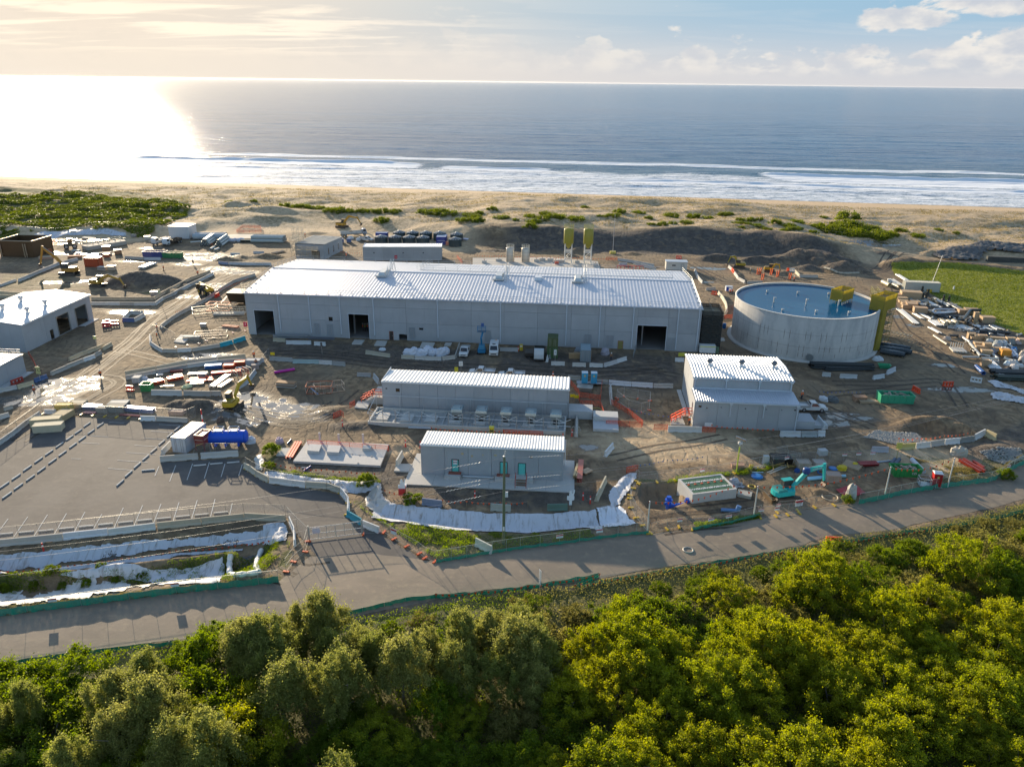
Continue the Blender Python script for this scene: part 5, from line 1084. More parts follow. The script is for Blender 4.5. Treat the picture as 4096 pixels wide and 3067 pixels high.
ch('a 790,905 1160,908 1340,908 1405,862 1500,818 1640,742 1840,645','pale barrier facing the wet track, front row','front row of barriers beside the wet track',4.,C2,1.,cols=[C2,(.56,.55,.52),C1]);ch('a 790,862 1330,862 1375,830 1480,770 1640,690 1815,628','tan barrier in the back row beside the wet track','back row of barriers beside the wet track',5.,(.44,.36,.26),1.)
ch('a 600,1390 720,1335 820,1300 905,1265','tan barrier in the back row below the workshop','back row barriers below the workshop',4.2,(.5,.43,.3),1.);ch('a 890,1295 965,1255','tan barrier at the right tip below the workshop',None,5,(.5,.43,.3));ch('a 440,1515 575,1455 720,1395','grey barrier in the front row below the workshop','front row barriers below the workshop',4.2,C1);ch('a 722,1395 820,1360','white lettered barrier in the front row below the workshop',None,4.2,WHITE);ch('a 820,1355 875,1325','short grey barrier beside the white lettered one',None,4.2,C1)
ch('a 300,1575 408,1535','blue painted barrier at the road below the low store',None,5,(.1,.16,.3));ch('a 155,1630 295,1590','yellowish barrier next to the blue barrier below the low store',None,5,(.55,.47,.3));ch('a -60,1680 0,1660 150,1625','grey barrier at the left edge below the low store','grey barriers at the left edge',4.4,C2)
ch('f -60,455 0,435 95,405','white barrier at the left edge beside the drive','white barriers at the left edge',4,(.55,.54,.5));ch('f 40,350 130,325','low barrier lying near the left edge of the car park',None,4,C3,.9);ch('f 440,378 560,380','white lettered barrier at the car park corner by the crates',None,5,WHITE)
ch('h 125,490 430,440 735,378 1030,350 1310,318','tan barrier in the back row of the steel storage pen','back row of the steel pen',5.4,(.46,.41,.31),1.,cols=[(.46,.41,.31),(.52,.47,.37),C1]);ch('h 130,535 430,475 735,420 1030,378 1320,365','concrete barrier in the second row of the steel storage pen','second row of the steel pen',5.4,C1,1.,cols=[C1,(.38,.36,.33),C2]);ch('h 1310,372 1490,360','blue-grey barrier at the back corner of the steel pen',None,8,(.34,.38,.43))
ch('h 385,685 690,692','long concrete barrier at the front left of the steel pen',None,9,C2,1.3);ch('h 700,690 970,695','long concrete barrier at the front middle of the steel pen',None,9,C1,1.2);ch('h 970,690 1070,690','short barrier beside the yellow excavator boom',None,5,C1,1.1);ch('h 1235,628 1300,590 1350,540 1405,468','grey barrier on the right end of the steel pen','barriers on the right end of the steel pen',3.2,(.48,.49,.49),1.1)
ch('h 1545,345 1768,358','grey barrier along the shaded road, left',None,8,(.4,.4,.38),1.);ch('h 1770,372 2028,378','pale teal barrier along the shaded road','pale teal barriers on the shaded road',8,(.33,.43,.42),1.);ch('i 190,378 318,388','white peeling barrier along the shaded road',None,5,(.55,.53,.5));ch('i 322,390 448,402','weathered grey barrier at the right end of the shaded row',None,5,(.36,.35,.33))
ch('b 415,1218 525,1222','buff barrier in front of the hall near the left door',None,5,(.42,.38,.28));ch('b 528,1240 745,1242','long white barrier in front of the hall near the left door',None,8,(.58,.6,.6));ch('b 770,1250 870,1256','pale short barrier with notch at its foot in front of the hall',None,4,(.55,.56,.55));ch('b 1215,1325 1425,1355','tan barrier standing alone in front of the hall window',None,8,(.42,.38,.29))
ch('b 1520,1365 1635,1370','buff barrier at the left of the bag pen',None,5,(.44,.41,.33));ch('b 1637,1372 1870,1382','long grey barrier along the front of the bag pen',None,9,(.46,.46,.43));ch('b 1872,1382 1985,1368','barrier at the front right corner of the bag pen',None,5,C1);ch('b 1988,1362 2022,1258','barrier closing the right side of the bag pen','barriers on the right side of the bag pen',5,C1)
ch('c 655,1422 775,1425','weathered barrier in front of the stacked green containers',None,4,(.55,.54,.5),.95);ch('c 838,1432 957,1437','weathered barrier in front of the cardboard cartons',None,4,(.52,.5,.45),.95);ch('c 985,1436 1103,1441','chipped barrier in front of the grey container',None,4,(.55,.54,.5),.95);ch('c 1112,1440 1222,1405','angled white barrier right of the grey container',None,5,(.55,.54,.52),1.);ch('c 1222,1405 1305,1380','whitest of the angled barriers by the ramp rail',None,5,WHITE,1.)
ch('c 212,1300 372,1306','low kerb-like barrier against the hall behind the parked van',None,8,(.4,.4,.38));ch('c 620,1400 628,1352','barrier standing end-on beside the white truck',None,4,WHITE);ch('c 645,1370 648,1290','grey barrier end-on left of the green containers',None,5,(.3,.34,.34))
ch('j 665,530 790,540','concrete barrier behind the blue toilets, left',None,6,C3);ch('j 920,572 1060,580','concrete barrier just right of the blue toilets',None,6,C1);ch('j 1065,582 1290,598 1500,612','white barrier with small round logos along the shaded road','white lettered barriers on the shaded road',9,(.62,.61,.62),1.1);ch('j 1505,612 1697,616','buff barrier at the right end of the lettered row',None,8,(.5,.47,.43),1.05)
ch('j 1082,612 1088,700','end-on concrete barrier below the white row, upper',None,6,C2);ch('j 1088,705 1098,785','end-on concrete barrier below the white row, lower',None,6,C1);ch('j 755,925 745,1100','end-on grey barrier beside the generator court',None,12,C1,1.);ch('j 1715,355 1805,360','white lettered barrier between hall and pump house',None,5,WHITE,1.)
ch('i 560,500 697,506','low grey barrier lying in the muddy shade',None,6,(.4,.38,.36),.9);ch('i 728,520 775,580','tilted pale barrier left of the switch building',None,5,(.46,.46,.45),1.3);ch('j 1030,1295 1105,1205','white barrier lying askew in the shade right of the front building',None,5,WHITE,1.2)
ch('k 172,1045 507,1050','long buff barrier in front of the pump house steps',None,9,C2,1.25);ch('k 1272,1090 1475,1093','whitewashed barrier at the right corner of the pump house',None,8,(.58,.6,.6),1.2);ch('k 1477,1093 1640,1094','grey barrier between two white ones at the pump house corner',None,8,(.33,.36,.36),1.2);ch('k 1642,1090 1714,1088','short white barrier at the pump house corner',None,8,(.58,.6,.6),1.2);ch('k 1640,945 1705,1030','leaning white barrier behind the pump house slab',None,6,(.55,.57,.57),1.5)
ch('l -35,562 62,568','pale short barrier below the tank, left',None,4,(.46,.46,.44));ch('l 160,582 352,588','long pale barrier below the tank',None,8,(.46,.47,.46));ch('l 525,598 650,580','angled pale barrier below the tank',None,5,(.48,.5,.5));ch('l 680,548 770,505','pale barrier turned up towards the pipe yard',None,5,(.5,.52,.54),1.15)
ch('l 802,1370 990,1362','yellow-stained barrier holding back the stone heap',None,8,(.58,.47,.16),1.2);ch('l 992,1360 1155,1342','white barrier holding back the stone heap',None,8,(.6,.57,.52),1.2);ch('l 1157,1340 1310,1318','grey barrier in the middle of the stone heap row',None,8,(.42,.41,.38),1.2);ch('l 1312,1318 1480,1302','cracked white barrier in the stone heap row',None,8,(.6,.6,.58),1.2);ch('l 1482,1300 1640,1280','dark weathered barrier in the stone heap row',None,8,(.26,.26,.24),1.2);ch('l 1645,1268 1755,1210','white barrier at the far right end of the stone heap row',None,8,(.58,.58,.56),1.3);ch('l 1770,1225 1880,1275','tan barrier turned away at the end of the stone heap row',None,8,(.56,.45,.25),1.5)
ch('l 510,1397 695,1400','faded lilac-grey barrier left of the stone heap row',None,8,(.42,.42,.46),1.1)
ch('d 675,852 722,892','tan barrier near the small yellow excavator, topmost',None,4,C2);ch('d 745,925 795,1000 880,1050','buff barrier in the line down to the tank rim','barriers between excavator and tank rim',3.6,C2);ch('d 910,1058 1100,1050','grey barrier just behind the tank rim','grey barriers behind the tank rim',8,C1);ch('d 250,895 290,990 345,1055','pale barrier beside the puddle behind the hall','pale barriers beside the puddle',3.8,(.5,.5,.48));ch('d 1510,912 1570,968','tan barrier behind the tank by the red and white barriers',None,6,(.52,.47,.36));ch('d 1568,975 1802,978','long grey barrier behind the tank',None,22,C1)
ch('d 545,1185 600,1250 645,1330 655,1400 625,1450 545,1485 490,1492','buff barrier in the curved chain between hall and tank','curved chain between hall and tank',3.4,(.54,.51,.4),1.1);ch('d 385,1140 510,1130','concrete barrier behind the scaffold at the hall end',None,8,C1)
ch('c 1230,522 1325,535 1545,575','pale barrier in the upper row behind the hall','upper barrier row behind the hall',3.8,(.46,.46,.45));ch('c 1370,552 1560,605','pale barrier in the lower row behind the hall','lower barrier row behind the hall',3.8,(.5,.49,.45));ch('c 1240,560 1312,562','short barrier lying by the red frames behind the hall',None,6,(.46,.46,.45))
o=None
ch('o 462,778 660,802','barrier with peeling blue paint above the white liner',None,8,(.16,.19,.26),1.25);ch('o 1132,832 1335,845','grey notched barrier behind the power pole',None,8,(.42,.42,.36),1.25);ch('o 1687,832 1890,832','mossy green barrier above the white liner',None,8,(.13,.2,.16),1.2);ch('o 985,1178 1150,1262','pale barrier lying askew in the grass left of the power pole',None,8,(.5,.5,.44),1.4);ch('o 215,412 268,310','white barrier standing on end beside the concrete pad',None,8,(.6,.57,.5),1.4);ch('p 205,630 300,430','buff barrier with striped tape beside the liner',None,12,(.5,.45,.33),1.2)
ch('a 1885,548 1970,558','blue-grey barrier left of the far spoil heaps',None,6,(.26,.29,.38));ch('a 1975,556 2208,562 b 250,562 400,562','grey barrier along the far track behind the yard loop','barriers along the far track',3.6,(.5,.5,.5));ch('b 245,462 340,462','pale barrier by the far spoil heaps',None,8,(.5,.5,.5));ch('b 48,472 130,474','pale low barrier at the far spoil heaps, left',None,8,(.55,.55,.53),.8)
ch('u 0,326 190,338','concrete barrier in front of the blue skip','barriers in front of the blue skip',3.6,C1);ch('u 190,340 350,342','white barrier in front of the blue skip','white barriers in front of the blue skip',3.8,(.55,.56,.58))
ch('t -60,625 0,600 160,545','low rendered wall panel leading to the yellow excavator, left end','low wall left of the yellow excavator',5,C2,.8);ch('t 185,555 380,470 560,395 760,345','low wall panel running up behind the yellow excavator','low wall behind the yellow excavator',5,C2,1.1);ch('t -60,668 0,672 240,690','wall panel in the trench behind the workshop, back row','trench wall behind the workshop, back',5,(.5,.43,.3));ch('t -60,705 0,708 170,716','wall panel in the trench behind the workshop, front row','trench wall behind the workshop, front',5,(.5,.43,.3))
for p_,q_,c_,l_ in(((1062,1050),(1160,1052),(.1,.15,.28),'blue painted front barrier of the square barrier box'),((1160,1052),(1247,1005),C2,'right side barrier of the square barrier box'),((1062,1045),(1120,985),C2,'left side barrier of the square barrier box'),((1120,985),(1240,985),C2,'back barrier of the square barrier box')):
 barrier(G('a',*p_),G('a',*q_),l_,None,c_,1.2)
for s,lab,c in(('A 545,712 655,715','orange plastic barrier standing on the road edge above the bushes',(.8,.09,.02)),('l 1298,675 1408,675','orange plastic barrier lying near the shaded silt fence',(.7,.07,.02)),('l 965,715 1040,760','orange plastic barrier tipped beside the green skip',(.7,.07,.02)),('l 1600,620 1725,640','white plastic barrier with holes by the pipe yard corner',WHITE),('d 460,1190 525,1200','orange plastic barrier by the generator behind the hall end',(.75,.08,.02)),('d 1410,895 1440,895','orange plastic barrier behind the tank',(.75,.08,.02)),('d 1440,898 1505,900','white plastic barrier behind the tank beside the orange one',WHITE),('d 715,890 745,930','orange plastic barrier in the line near the small excavator',(.75,.08,.02)),('f 1245,150 1312,158','red plastic barrier group at the left end of the steel pen',(.7,.04,.02)),('a 885,1095 960,1090','red plastic barrier in the cluster by the workshop, front',(.7,.04,.03)),('a 950,1075 1030,1070','red plastic barrier in the cluster by the workshop, back right',(.7,.04,.03)),('a 890,1075 950,1062','red plastic barrier in the cluster by the workshop, back left',(.7,.04,.03)),('c 1733,505 1780,508','red plastic barrier beyond the site office',(.7,.05,.03)),('u 880,712 920,690','red plastic barrier beside the wet track near the skip',(.7,.05,.03)),('a 100,1600 200,1560','red plastic barrier lying left of the blue barrier',(.45,.05,.03))):
 P=pts(s);barrier(P[0],P[1],lab,None,c,1.25,'p',1.1)
 # wheel ruts pressed into the dirt
for n_,L in enumerate(('f 60,640 h 0,560 a 640,1560 860,1400 1100,1240 1290,1040 1480,930 1700,790 1880,680 2120,600','f 0,520 f 400,240 a 760,1500 1000,1330 1200,1180 1350,980 1600,850 1800,740 2000,640','a 1000,1300 1200,1330 1500,1400 1800,1420 2100,1370 h 1500,300 b 700,1300 1300,1360 1900,1440','b 400,1310 900,1330 1400,1400 2000,1430 c 400,1440 1000,1480 1600,1440','c 200,1420 900,1460 1500,1470 1750,1520 k 250,480 280,500','a 820,950 1000,940 1200,960 1340,1000','h 1300,820 1500,870 1750,930 2000,880 2200,760','h 1320,850 1550,920 1800,960 2060,900 2200,800','h 1200,820 1350,880 1600,960 1850,990','e 560,420 690,440 760,380 800,320 900,250','e 600,470 740,440 820,380 880,310 1050,290','e 840,600 860,800 1000,1000 1300,1200 1500,1400','d 1000,1060 600,1050 300,900 100,800','d 1200,1000 1700,1000 2100,960','p 800,760 1200,720 1500,690 1800,640','p 760,830 1100,760 1500,740 1850,700','l 100,640 700,640 1300,600 1500,900','l 0,760 600,720 1200,660','i 0,860 300,820 500,760 640,640','u 700,620 860,540 1000,440 1250,420','t 300,600 600,610 900,560','m 2100,560 2208,640 n 900,1700','k 1500,700 1800,840 2200,1000','j 1100,1300 1500,1200 1900,1160 2200,1100')):
 Q=np.array(pts(L));d_=np.hypot(*np.diff(Q,axis=0).T).sum();Q=resample(Q,max(6,int(d_/1.5)));
 for _ in range(3):Q[1:-1]=(Q[:-2]+Q[2:]+2*Q[1:-1])/4
 Tn=np.gradient(Q,axis=0);Tn/=np.linalg.norm(Tn,axis=1,keepdims=True)+1e-9;Nn=np.c_[-Tn[:,1],Tn[:,0]]
 for off in(-1.,1.)+((-3.4,-1.6)if n_%3==0 else()):
  C=Q+Nn*(off+.3*np.sin(np.arange(len(Q))*.21+n_))[:,None];m=MB();V=[]
  for c,nn in zip(C,Nn):
   for q in(c-nn*.24,c+nn*.24):V.append((q[0],q[1],float(hf(*q))+.035))
  m.add(V,[(2*k,2*k+2,2*k+3,2*k+1)for k in range(len(C)-1)]);m.mk_('wheel_rut','rut',(.085,.062,.042),ground)
  # car park: wheel stops and painted bays
P0,P1=G('f',825,508),G('f',888,465);dr=math.atan2(P1[1]-P0[1],P1[0]-P0[0])
def mk_stop():
 return MB().prism([(-.08,0),(.08,0),(.06,.11),(-.06,.11)],-.9,.9,'x').mk_('wheel_stop','concrete',(.6,.58,.54))
def stops(r,L,rz,lab,grp):
 mk=[]
 for x,y in L:g=G(r,x,y);o=put('stop',mk_stop,(g[0],g[1],.02),rz,lab,grp,(1,1.25,1.25));o['category']='wheel stop';mk.append(o)
 ordinal(mk)
stops('f',((855,488),(770,555),(685,617),(585,688),(483,762),(380,835),(270,915),(160,1000),(45,1080)),dr,'concrete wheel stop in the upper of two parallel diagonal rows','wheel stops, upper diagonal row')
stops('f',((985,492),(895,557),(808,625),(718,692),(615,770),(516,845),(408,930),(300,1010),(182,1095),(70,1180)),dr,'concrete wheel stop in the lower of two parallel diagonal rows','wheel stops, lower diagonal row')
stops('f',((1738,528),(1667,592),(1587,665),(1508,740),(1430,812),(1348,887),(1262,970),(1180,1058)),dr,'concrete wheel stop in the short diagonal row left of the container','wheel stops left of the container')
a_,b_=G('m',195,328),G('m',1485,200);hr=math.atan2(b_[1]-a_[1],b_[0]-a_[0])
stops('m',((40,342),(195,328),(340,317),(490,300),(635,285),(778,270),(925,255),(1065,240),(1205,227),(1345,213),(1485,200),(1625,185)),hr,'concrete wheel stop in the row along the lower car park edge','wheel stops along the lower edge')
stops('h',((350,1425),),hr,'single wheel stop near the corner of the container pen',None);stops('h',((858,1378),(1020,1362),(1185,1350)),hr,'wheel stop in the shadow below the blue tank','wheel stops in the shadow of the blue tank')
for r,L in(('f',((1405,620,1690,635),(1320,688,1610,708),(1238,760,1533,780),(1150,836,1450,857),(1060,915,1310,935),(1480,550,1700,565),(1560,485,1800,498),(890,597,1065,607),(800,665,980,675),(700,820,795,823),(1070,463,1220,470),(1560,895,1520,990),(1725,885,1665,1045),(1890,870,1835,1030),(2055,855,2005,1015),(2208,870,2170,1000))),('h',((1275,1365,1238,1480),)),('m',((205,215,100,365),(350,200,248,360),(490,190,398,345),(625,180,545,330),(750,195,690,300),(908,148,838,300),(1050,130,985,285),(1185,120,1128,270),(1318,108,1275,245),(1452,93,1408,240),(1583,85,1548,222),(1710,115,1688,212),(60,230,0,310)))):
 for x0,y0,x1,y1 in L:
  a,b=G(r,x0,y0),G(r,x1,y1);m=MB();d=(b-a)/np.hypot(*(b-a)[:2]);nn=np.array([-d[1],d[0],0])*.055;z=.03
  n=12;V=[]
  for k in range(n+1):q=a+(b-a)*k/n;V+=[(*(q-nn)[:2],zfast(*q[:2])+z),(*(q+nn)[:2],zfast(*q[:2])+z)]
  m.add(V,[(2*k,2*k+2,2*k+3,2*k+1)for k in range(n)]);m.mk_('parking_line','concrete',(.5,.5,.48),cp)
  # fences
GC=(.015,.26,.17)
fence('m -220,970 0,945 600,868 1300,778 2052,698','mesh fence with low green cloth along the left road',1.75,2.42,GC,.95,postcol=(.45,.47,.44),signs=((.24,.9,.45),(.62,.9,.5)))
fence('o 600,1350 900,1300 1150,1258 1425,1215 1810,1170 2200,1115 p 600,950 720,945','mesh fence with green cloth below the power pole',1.75,2.42,GC,.5,postcol=(.45,.5,.45),signs=((.78,.9,.5),(.6,.9,.5)))
fence('p 1150,908 1500,850 1815,770','short mesh fence with green cloth below the blue pipe fitting',1.75,2.42,GC,.55,signs=((.35,.9,.4),(.7,.9,.4)))
fence('q 735,808 900,778 1100,730 1300,692 1520,660 1900,612 1990,575 2100,500 2199,455 2330,380','mesh fence with green cloth on the right bend of the road',1.75,2.42,GC,.85,postcol=(.5,.55,.5),signs=((.78,.8,.45),(.9,.9,.8)))
fence('q 20,885 200,868 350,838 520,820 640,790','temporary mesh fence in front of the teal excavator with yellow feet',1.8,2.4,None,rails=(1.,.08),feet=YEL,signs=((.05,.6,.4),(.3,.9,.35),(.45,1.2,.9)))
fence('p 740,940 900,900 1020,880 1150,905','temporary mesh fence between the lamp post and the green cloth',1.6,2.4,None,rails=(1.,.08),feet=YEL,signs=((.75,.7,.5),))
fence('p 1815,790 1970,775 2200,745','short run of mesh fence left of the excavator',1.8,2.4,None,rails=(1.,.08),feet=YEL,signs=((.2,.8,.35),(.6,.7,.5)))
fence('p 725,945 600,790 548,690 535,600','mesh fence closing the left end of the lower compound',2.,2.4,None,rails=(1.,.08),feet=YEL);fence('p 540,570 600,430 625,450','mesh fence gate above the white liner elbow',2.,2.2,None,rails=(1.,.08),feet=YEL)
fence('p 625,455 980,420 1370,385 1560,350 1800,300 2200,262 q 0,400 q 100,380','mesh fence along the top of the lower compound',1.9,2.4,None,rails=(1.,.05),feet=YEL,signs=((.32,.8,.5),(.72,.8,.5)))
fence('q 100,450 600,440 850,425 1000,415 1210,400','mesh fence continuing above the timber crates',1.9,2.6,None,rails=(1.,),signs=((.45,.8,.35),(.62,.8,.4),(.7,.8,.4)))
fence('q 1210,400 1350,500 1530,610','mesh fence running down to the lamp post by the red toilet',1.9,2.8,None,rails=(1.,))
fence('n 1250,1345 1480,1325 1590,1400 1730,1480 1870,1560 1930,1610 2040,1650','temporary fence with orange feet right of the gate',1.7,2.3,None,rails=(1.,.08),feet=ORG,signs=((.42,.9,.8),))
fence('n 650,1415 520,1290 420,1180','mesh fence returning from the gate along the drain',2.,2.4,None,rails=(1.,),feet=None)
fence('n 640,1425 610,1540 480,1650 400,1760','mesh fence corner left of the gate with orange feet',1.9,2.4,None,rails=(1.,.5,.05),feet=ORG)
a,b=V3(G('n',655,1410)),V3(G('n',1242,1340));t=thing('site_gate','wide wire mesh double gate standing across the drive, white sign on its left leaf','gate',a);d=(b-a);d.z=0;L_=d.length;d.normalize()
for s in(0,L_):MB().tube(d*s,d*s+V3((0,0,2.2)),.07,8).mk_('gate_post','steel',(.5,.52,.5),t)
for s in(.1,L_/2+.05):
 m=MB();w_=L_/2-.15
 for z in(.15,.95,1.9):m.tube(d*s+V3((0,0,z)),d*(s+w_)+V3((0,0,z)),.035,6)
 for k in range(4):m.tube(d*(s+w_*k/3)+V3((0,0,.15)),d*(s+w_*k/3)+V3((0,0,1.9)),.03,6)
 lf=m.mk_('gate_leaf','steel',(.6,.61,.6),t);e=d*w_;MB().add([d*s+V3((0,-.01,.15)),d*s+e+V3((0,-.01,.15)),d*s+e+V3((0,-.01,1.9)),d*s+V3((0,-.01,1.9))],[(0,1,2,3)]).mk_('mesh_infill','wire_mesh',(.55,.56,.55),lf)
MB().beam(d*.5+V3((0,-.06,1.4)),d*1.45+V3((0,-.06,1.4)),.03,.8).mk_('notice','paint',(.75,.62,.66),t)
fence('m -180,1330 0,1318 500,1245 1000,1185 1250,1165 1650,1105 2000,1075 o 300,1730 600,1700 1050,1668 1500,1610 1750,1570 2200,1492 p 0,1478 300,1425 650,1370 900,1318 1200,1275 1600,1208 1850,1165 2200,1110 q 0,1255 300,1200 600,1160 1000,1095 1400,1040 1700,990 2000,930 2199,880 2400,830','low green silt cloth on stakes between the road and the bushes',.6,2.6,(.01,.34,.2),.62,rails=(),mesh=None,post=.03,name='silt_fence',postcol=(.55,.52,.48))
bunting('o 600,1705 1050,1680 1500,1622 1750,1585 2200,1508 p 0,1495 300,1440 650,1385 900,1335 1200,1292 1600,1225 1850,1182 2200,1128 q 0,1275 300,1218 600,1178 1000,1112 1400,1055','orange flag bunting along the upper edge of the foreground bushes',.75,fs=.34)
for s,l_,h_ in(('n 290,600 550,640 850,660 1060,680 1300,690 1450,690','orange bunting along the gravel in front of the concrete pad',.6),('n 1490,900 1700,935 1900,965 2120,1005','orange bunting from the red sign trailer to the blue barrier',.7),('o 665,790 900,805 1230,815 1500,810','orange bunting behind the power pole',1.),('m 0,640 400,600 900,540 1300,480 1780,440 2100,380','orange bunting on the ridge between the white liners',.5),('p 745,880 1100,830','x',0),('i 1290,1045 1600,1065 2000,1075 2200,1080','orange bunting along the generator court kerb',.8),('k 600,1050 900,1075 1250,1090','orange bunting in front of the pump house',1.4),('c 0,500 250,505 520,515 900,520 1230,530','orange bunting behind the main hall',1.),('a 1520,1000 1740,890 1900,800 2150,700','orange bunting inside the yard loop beside the wet track',1.1),('l 800,1330 1000,1330 1300,1300 1600,1260','orange bunting over the stone heap barriers',1.4),('b 1000,470 1180,480','orange bunting left of the long rear building',1.)):
 if h_:bunting(s,l_,h_,stakes=2)
for s,l_ in(('j 1120,790 1300,870 1500,915 1750,935','blue bunting running to the pump house steps'),('k 1660,690 1900,690 2100,690','blue bunting right of the white utility truck'),('j 1240,1430 1640,1370 2030,1330','blue bunting on the edge of the sandy pad')):bunting(s,l_,.9,(.03,.14,.45),stakes=2,fs=.24)
def strung(a,b,label):
 t=thing('bunting',label,'bunting',a);d=b-a;n=int(d.length/1.);L=[];fl=MB()
 for k in range(n+1):
  f=k/n;q=d*f-V3((0,0,1.*math.sin(f*math.pi)));L.append(q);e=V3((d.x,d.y,0)).normalized()*.2;fl.add([q-e,q+e,q+V3((.03,0,-.42)),q+V3((0,.02,-.1))],[(0,1,2),(0,3,1)])
 MB().path(L,.015,3).mk_('string','fabric',(.5,.4,.3),t);o=fl.mk_('flags','plastic',(.85,.1,.02),t);o['kind']='stuff'
LP=[]
for r,x,y,h_,lab in(('p',708,925,4.6,'white lamp-like pole carrying bunting left of the lower compound, leftmost of four'),('p',1752,768,4.6,'white pole carrying bunting left of the teal excavator'),('q',965,745,4.85,'white pole carrying bunting beside the road fence, third from left'),('q',1522,660,4.8,'white pole beside the red toilet, rightmost of four')):
 g=at(r,x,y);LP.append(g+V3((0,0,h_)));t=thing('bunting_pole',lab,'pole',g);MB().tube((0,0,0),(0,0,h_),.1,10,.08).mk_('shaft','paint',(.62,.6,.55),t);MB().lathe([(.1,0),(.1,.05),(.02,.09)],10,(0,0,h_)).mk_('cap','plastic',(.7,.7,.68),t)
strung(LP[0],V3(G('p',1560,470,3.2)),'orange bunting strung from the leftmost pole across the concrete chamber');strung(V3(G('p',1560,470,3.2)),LP[1],'orange bunting strung from the chamber to the pole by the excavator');strung(LP[1],LP[2],'orange bunting strung across the teal excavator between two poles');strung(LP[2],LP[3],'orange bunting strung over the green skip to the last pole')
OM=(.75,.1,.03)
for s,l_ in(('j 668,560 770,680 780,760','orange mesh fence behind the right end of the switch building'),('j 780,710 985,740 1000,580','orange mesh fence round the skip tub behind the toilets'),('j 790,790 985,800 1035,940','orange mesh fence right of the generator court'),('j 1090,780 1250,870 1400,990','orange mesh fence in front of the octagonal mesh pen'),('j 1040,990 1270,1000 1390,1005','orange mesh barricade on the sandy path'),('j 1510,1028 1640,1030','orange mesh barricade left of the pump house steps'),('k 510,1050 640,1058','orange mesh beside the warning signs in front of the pump house'),('j 1240,1455 1350,1430','orange mesh at the tip of the white liner elbow'),('i 330,920 400,890 430,910','orange mesh by the mud left of the generator court'),('i 490,815 540,790','red barricade left of the generator court'),('n 640,370 850,380 1100,395 1530,430','red barricade fence along the back of the concrete pad'),('E 1050,265 1140,262','orange mesh between hall and tank'),('b 100,280 150,240 310,245 315,280 110,285','orange mesh ring round an excavation far behind the yard loop'),('a 250,1340 300,1420 330,1500','orange mesh between the workshop and the low store'),('c 1130,520 1225,520','orange barrier mesh behind the middle of the hall'),('E 1135,150 1140,230','orange mesh beside the tank wall'),('j 30,1080 420,1100','orange mesh on the kerb of the generator court'),('F 905,385 950,435','orange barricade right of the long rear building')):
 fence(s,l_,1.05,2.2,None,rails=(1.,),name='barrier_mesh',mesh='orange_mesh',meshcol=OM,postcol=(.65,.08,.03),post=.035,cat='mesh fence')
g=[at('j',*q)for q in((1148,740),(1260,828),(1385,860),(1465,838),(1470,745),(1350,725),(1215,700),(1145,720))]
fence('','octagonal pen of temporary mesh panels on the sandy path',1.9,3,None,rails=(1.,.08),feet=ORG,name='mesh_pen',postcol=(.6,.6,.58),raw=[(q.x,q.y)for q in g]+[(g[0].x,g[0].y)],cat='fence')
fence('h 275,905 740,935 820,900','mesh fence over the barriers at the top of the car park',2.,2.4,None,rails=(1.,.05));fence('f 0,690 420,370','mesh fence along the diagonal edge of the car park',2.,2.4,None,rails=(1.,));fence('f 420,385 800,390 1380,430','mesh fence behind the crates at the top of the car park',2.,2.4,None,rails=(1.,.05),feet=YEL)
fence('m -130,415 0,400 1140,280 1800,215 2105,225','mesh fence standing on the lower car park barriers',2.1,2.42,None,postcol=(.13,.13,.12),rails=(1.,),feet=YEL if False else None)
fence('n -40,620 75,690 210,760 620,815 850,825 1000,885 1085,1000 1070,1130','mesh fence on the barriers of the curved drive edge',2.,2.4,None,rails=(1.,),feet=YEL)
fence('h 385,70 500,90 620,155','mesh fence corner inside the yard loop',1.9,2.4,None,rails=(1.,));fence('h 620,220 850,185 1060,100 1300,60','mesh fence line on red and white feet inside the yard loop',1.9,2.4,None,rails=(1.,),feet=(.6,.3,.28));fence('h 1470,400 1540,310','leaning mesh panel beside the road sign post',1.9,2.4,None,rails=(1.,.05))
fence('h 800,1270 1130,1265 1240,1270','mesh fence in front of the blue tank pen',1.9,2.4,None,rails=(1.,))
fence('a 0,262 600,268 1200,262','far wire fence in front of the coastal scrub',1.6,5,None,rails=(1.,),mesh=None);fence('c 0,190 480,205 1000,225 1500,215 2100,245 d 560,365 1600,400 2100,460','far wire fence on the dune above the dark cutting',1.6,5,None,rails=(1.,),mesh=None);fence('b 900,80 1500,112 2200,160','far wire fence on the dune behind the plastic tanks',1.6,5,None,rails=(1.,),mesh=None)
# white liners and tarpaulins
def linermat():
 m,t,b,o=newmat('liner');P=t.node('ShaderNodeNewGeometry').outputs['Position'];oi=t.node('ShaderNodeObjectInfo')
 n1=t.noise(P,.5,6,.65,.6);n2=t.noise(t.vmul(P,(1.6,.35,.35)),1.2,6,.7,.5);n3=t.noise(P,5,4,.7)
 c=t.mix(t.mu(t.ramp(n2,.48,.7),.7),oi.outputs['Color'],(.2,.16,.11));c=t.mix(t.mu(t.ramp(n1,.58,.7),.5),c,(.3,.27,.2))
 t.set(b.inputs['Base Color'],c);t.set(b.inputs['Roughness'],.6);bp=t.node('ShaderNodeBump',i_Strength=.7,i_Distance=.12,i_Height=t.ad(n1,t.mu(n3,.3)));t.l.new(bp.outputs[0],b.inputs['Normal']);MATS['liner']=m
linermat()
def liner(P,label,name='white_liner',ruff=.35,amp=.05,step=.3,col=(.56,.57,.6),cat='liner',kind='liner',dz=.12):
 f=lambda a,b,d:amp*(1-np.abs(fbm(a/.9+b/2.3,b/1.1,14,3))*2)*np.clip(d/.5,.1,1)
 o=sheet(name,pts(P)if isinstance(P,str)else P,step,dz,kind,ruff,f,name=='white_liner');o.color=(*col,1);return tag(o,label,cat)
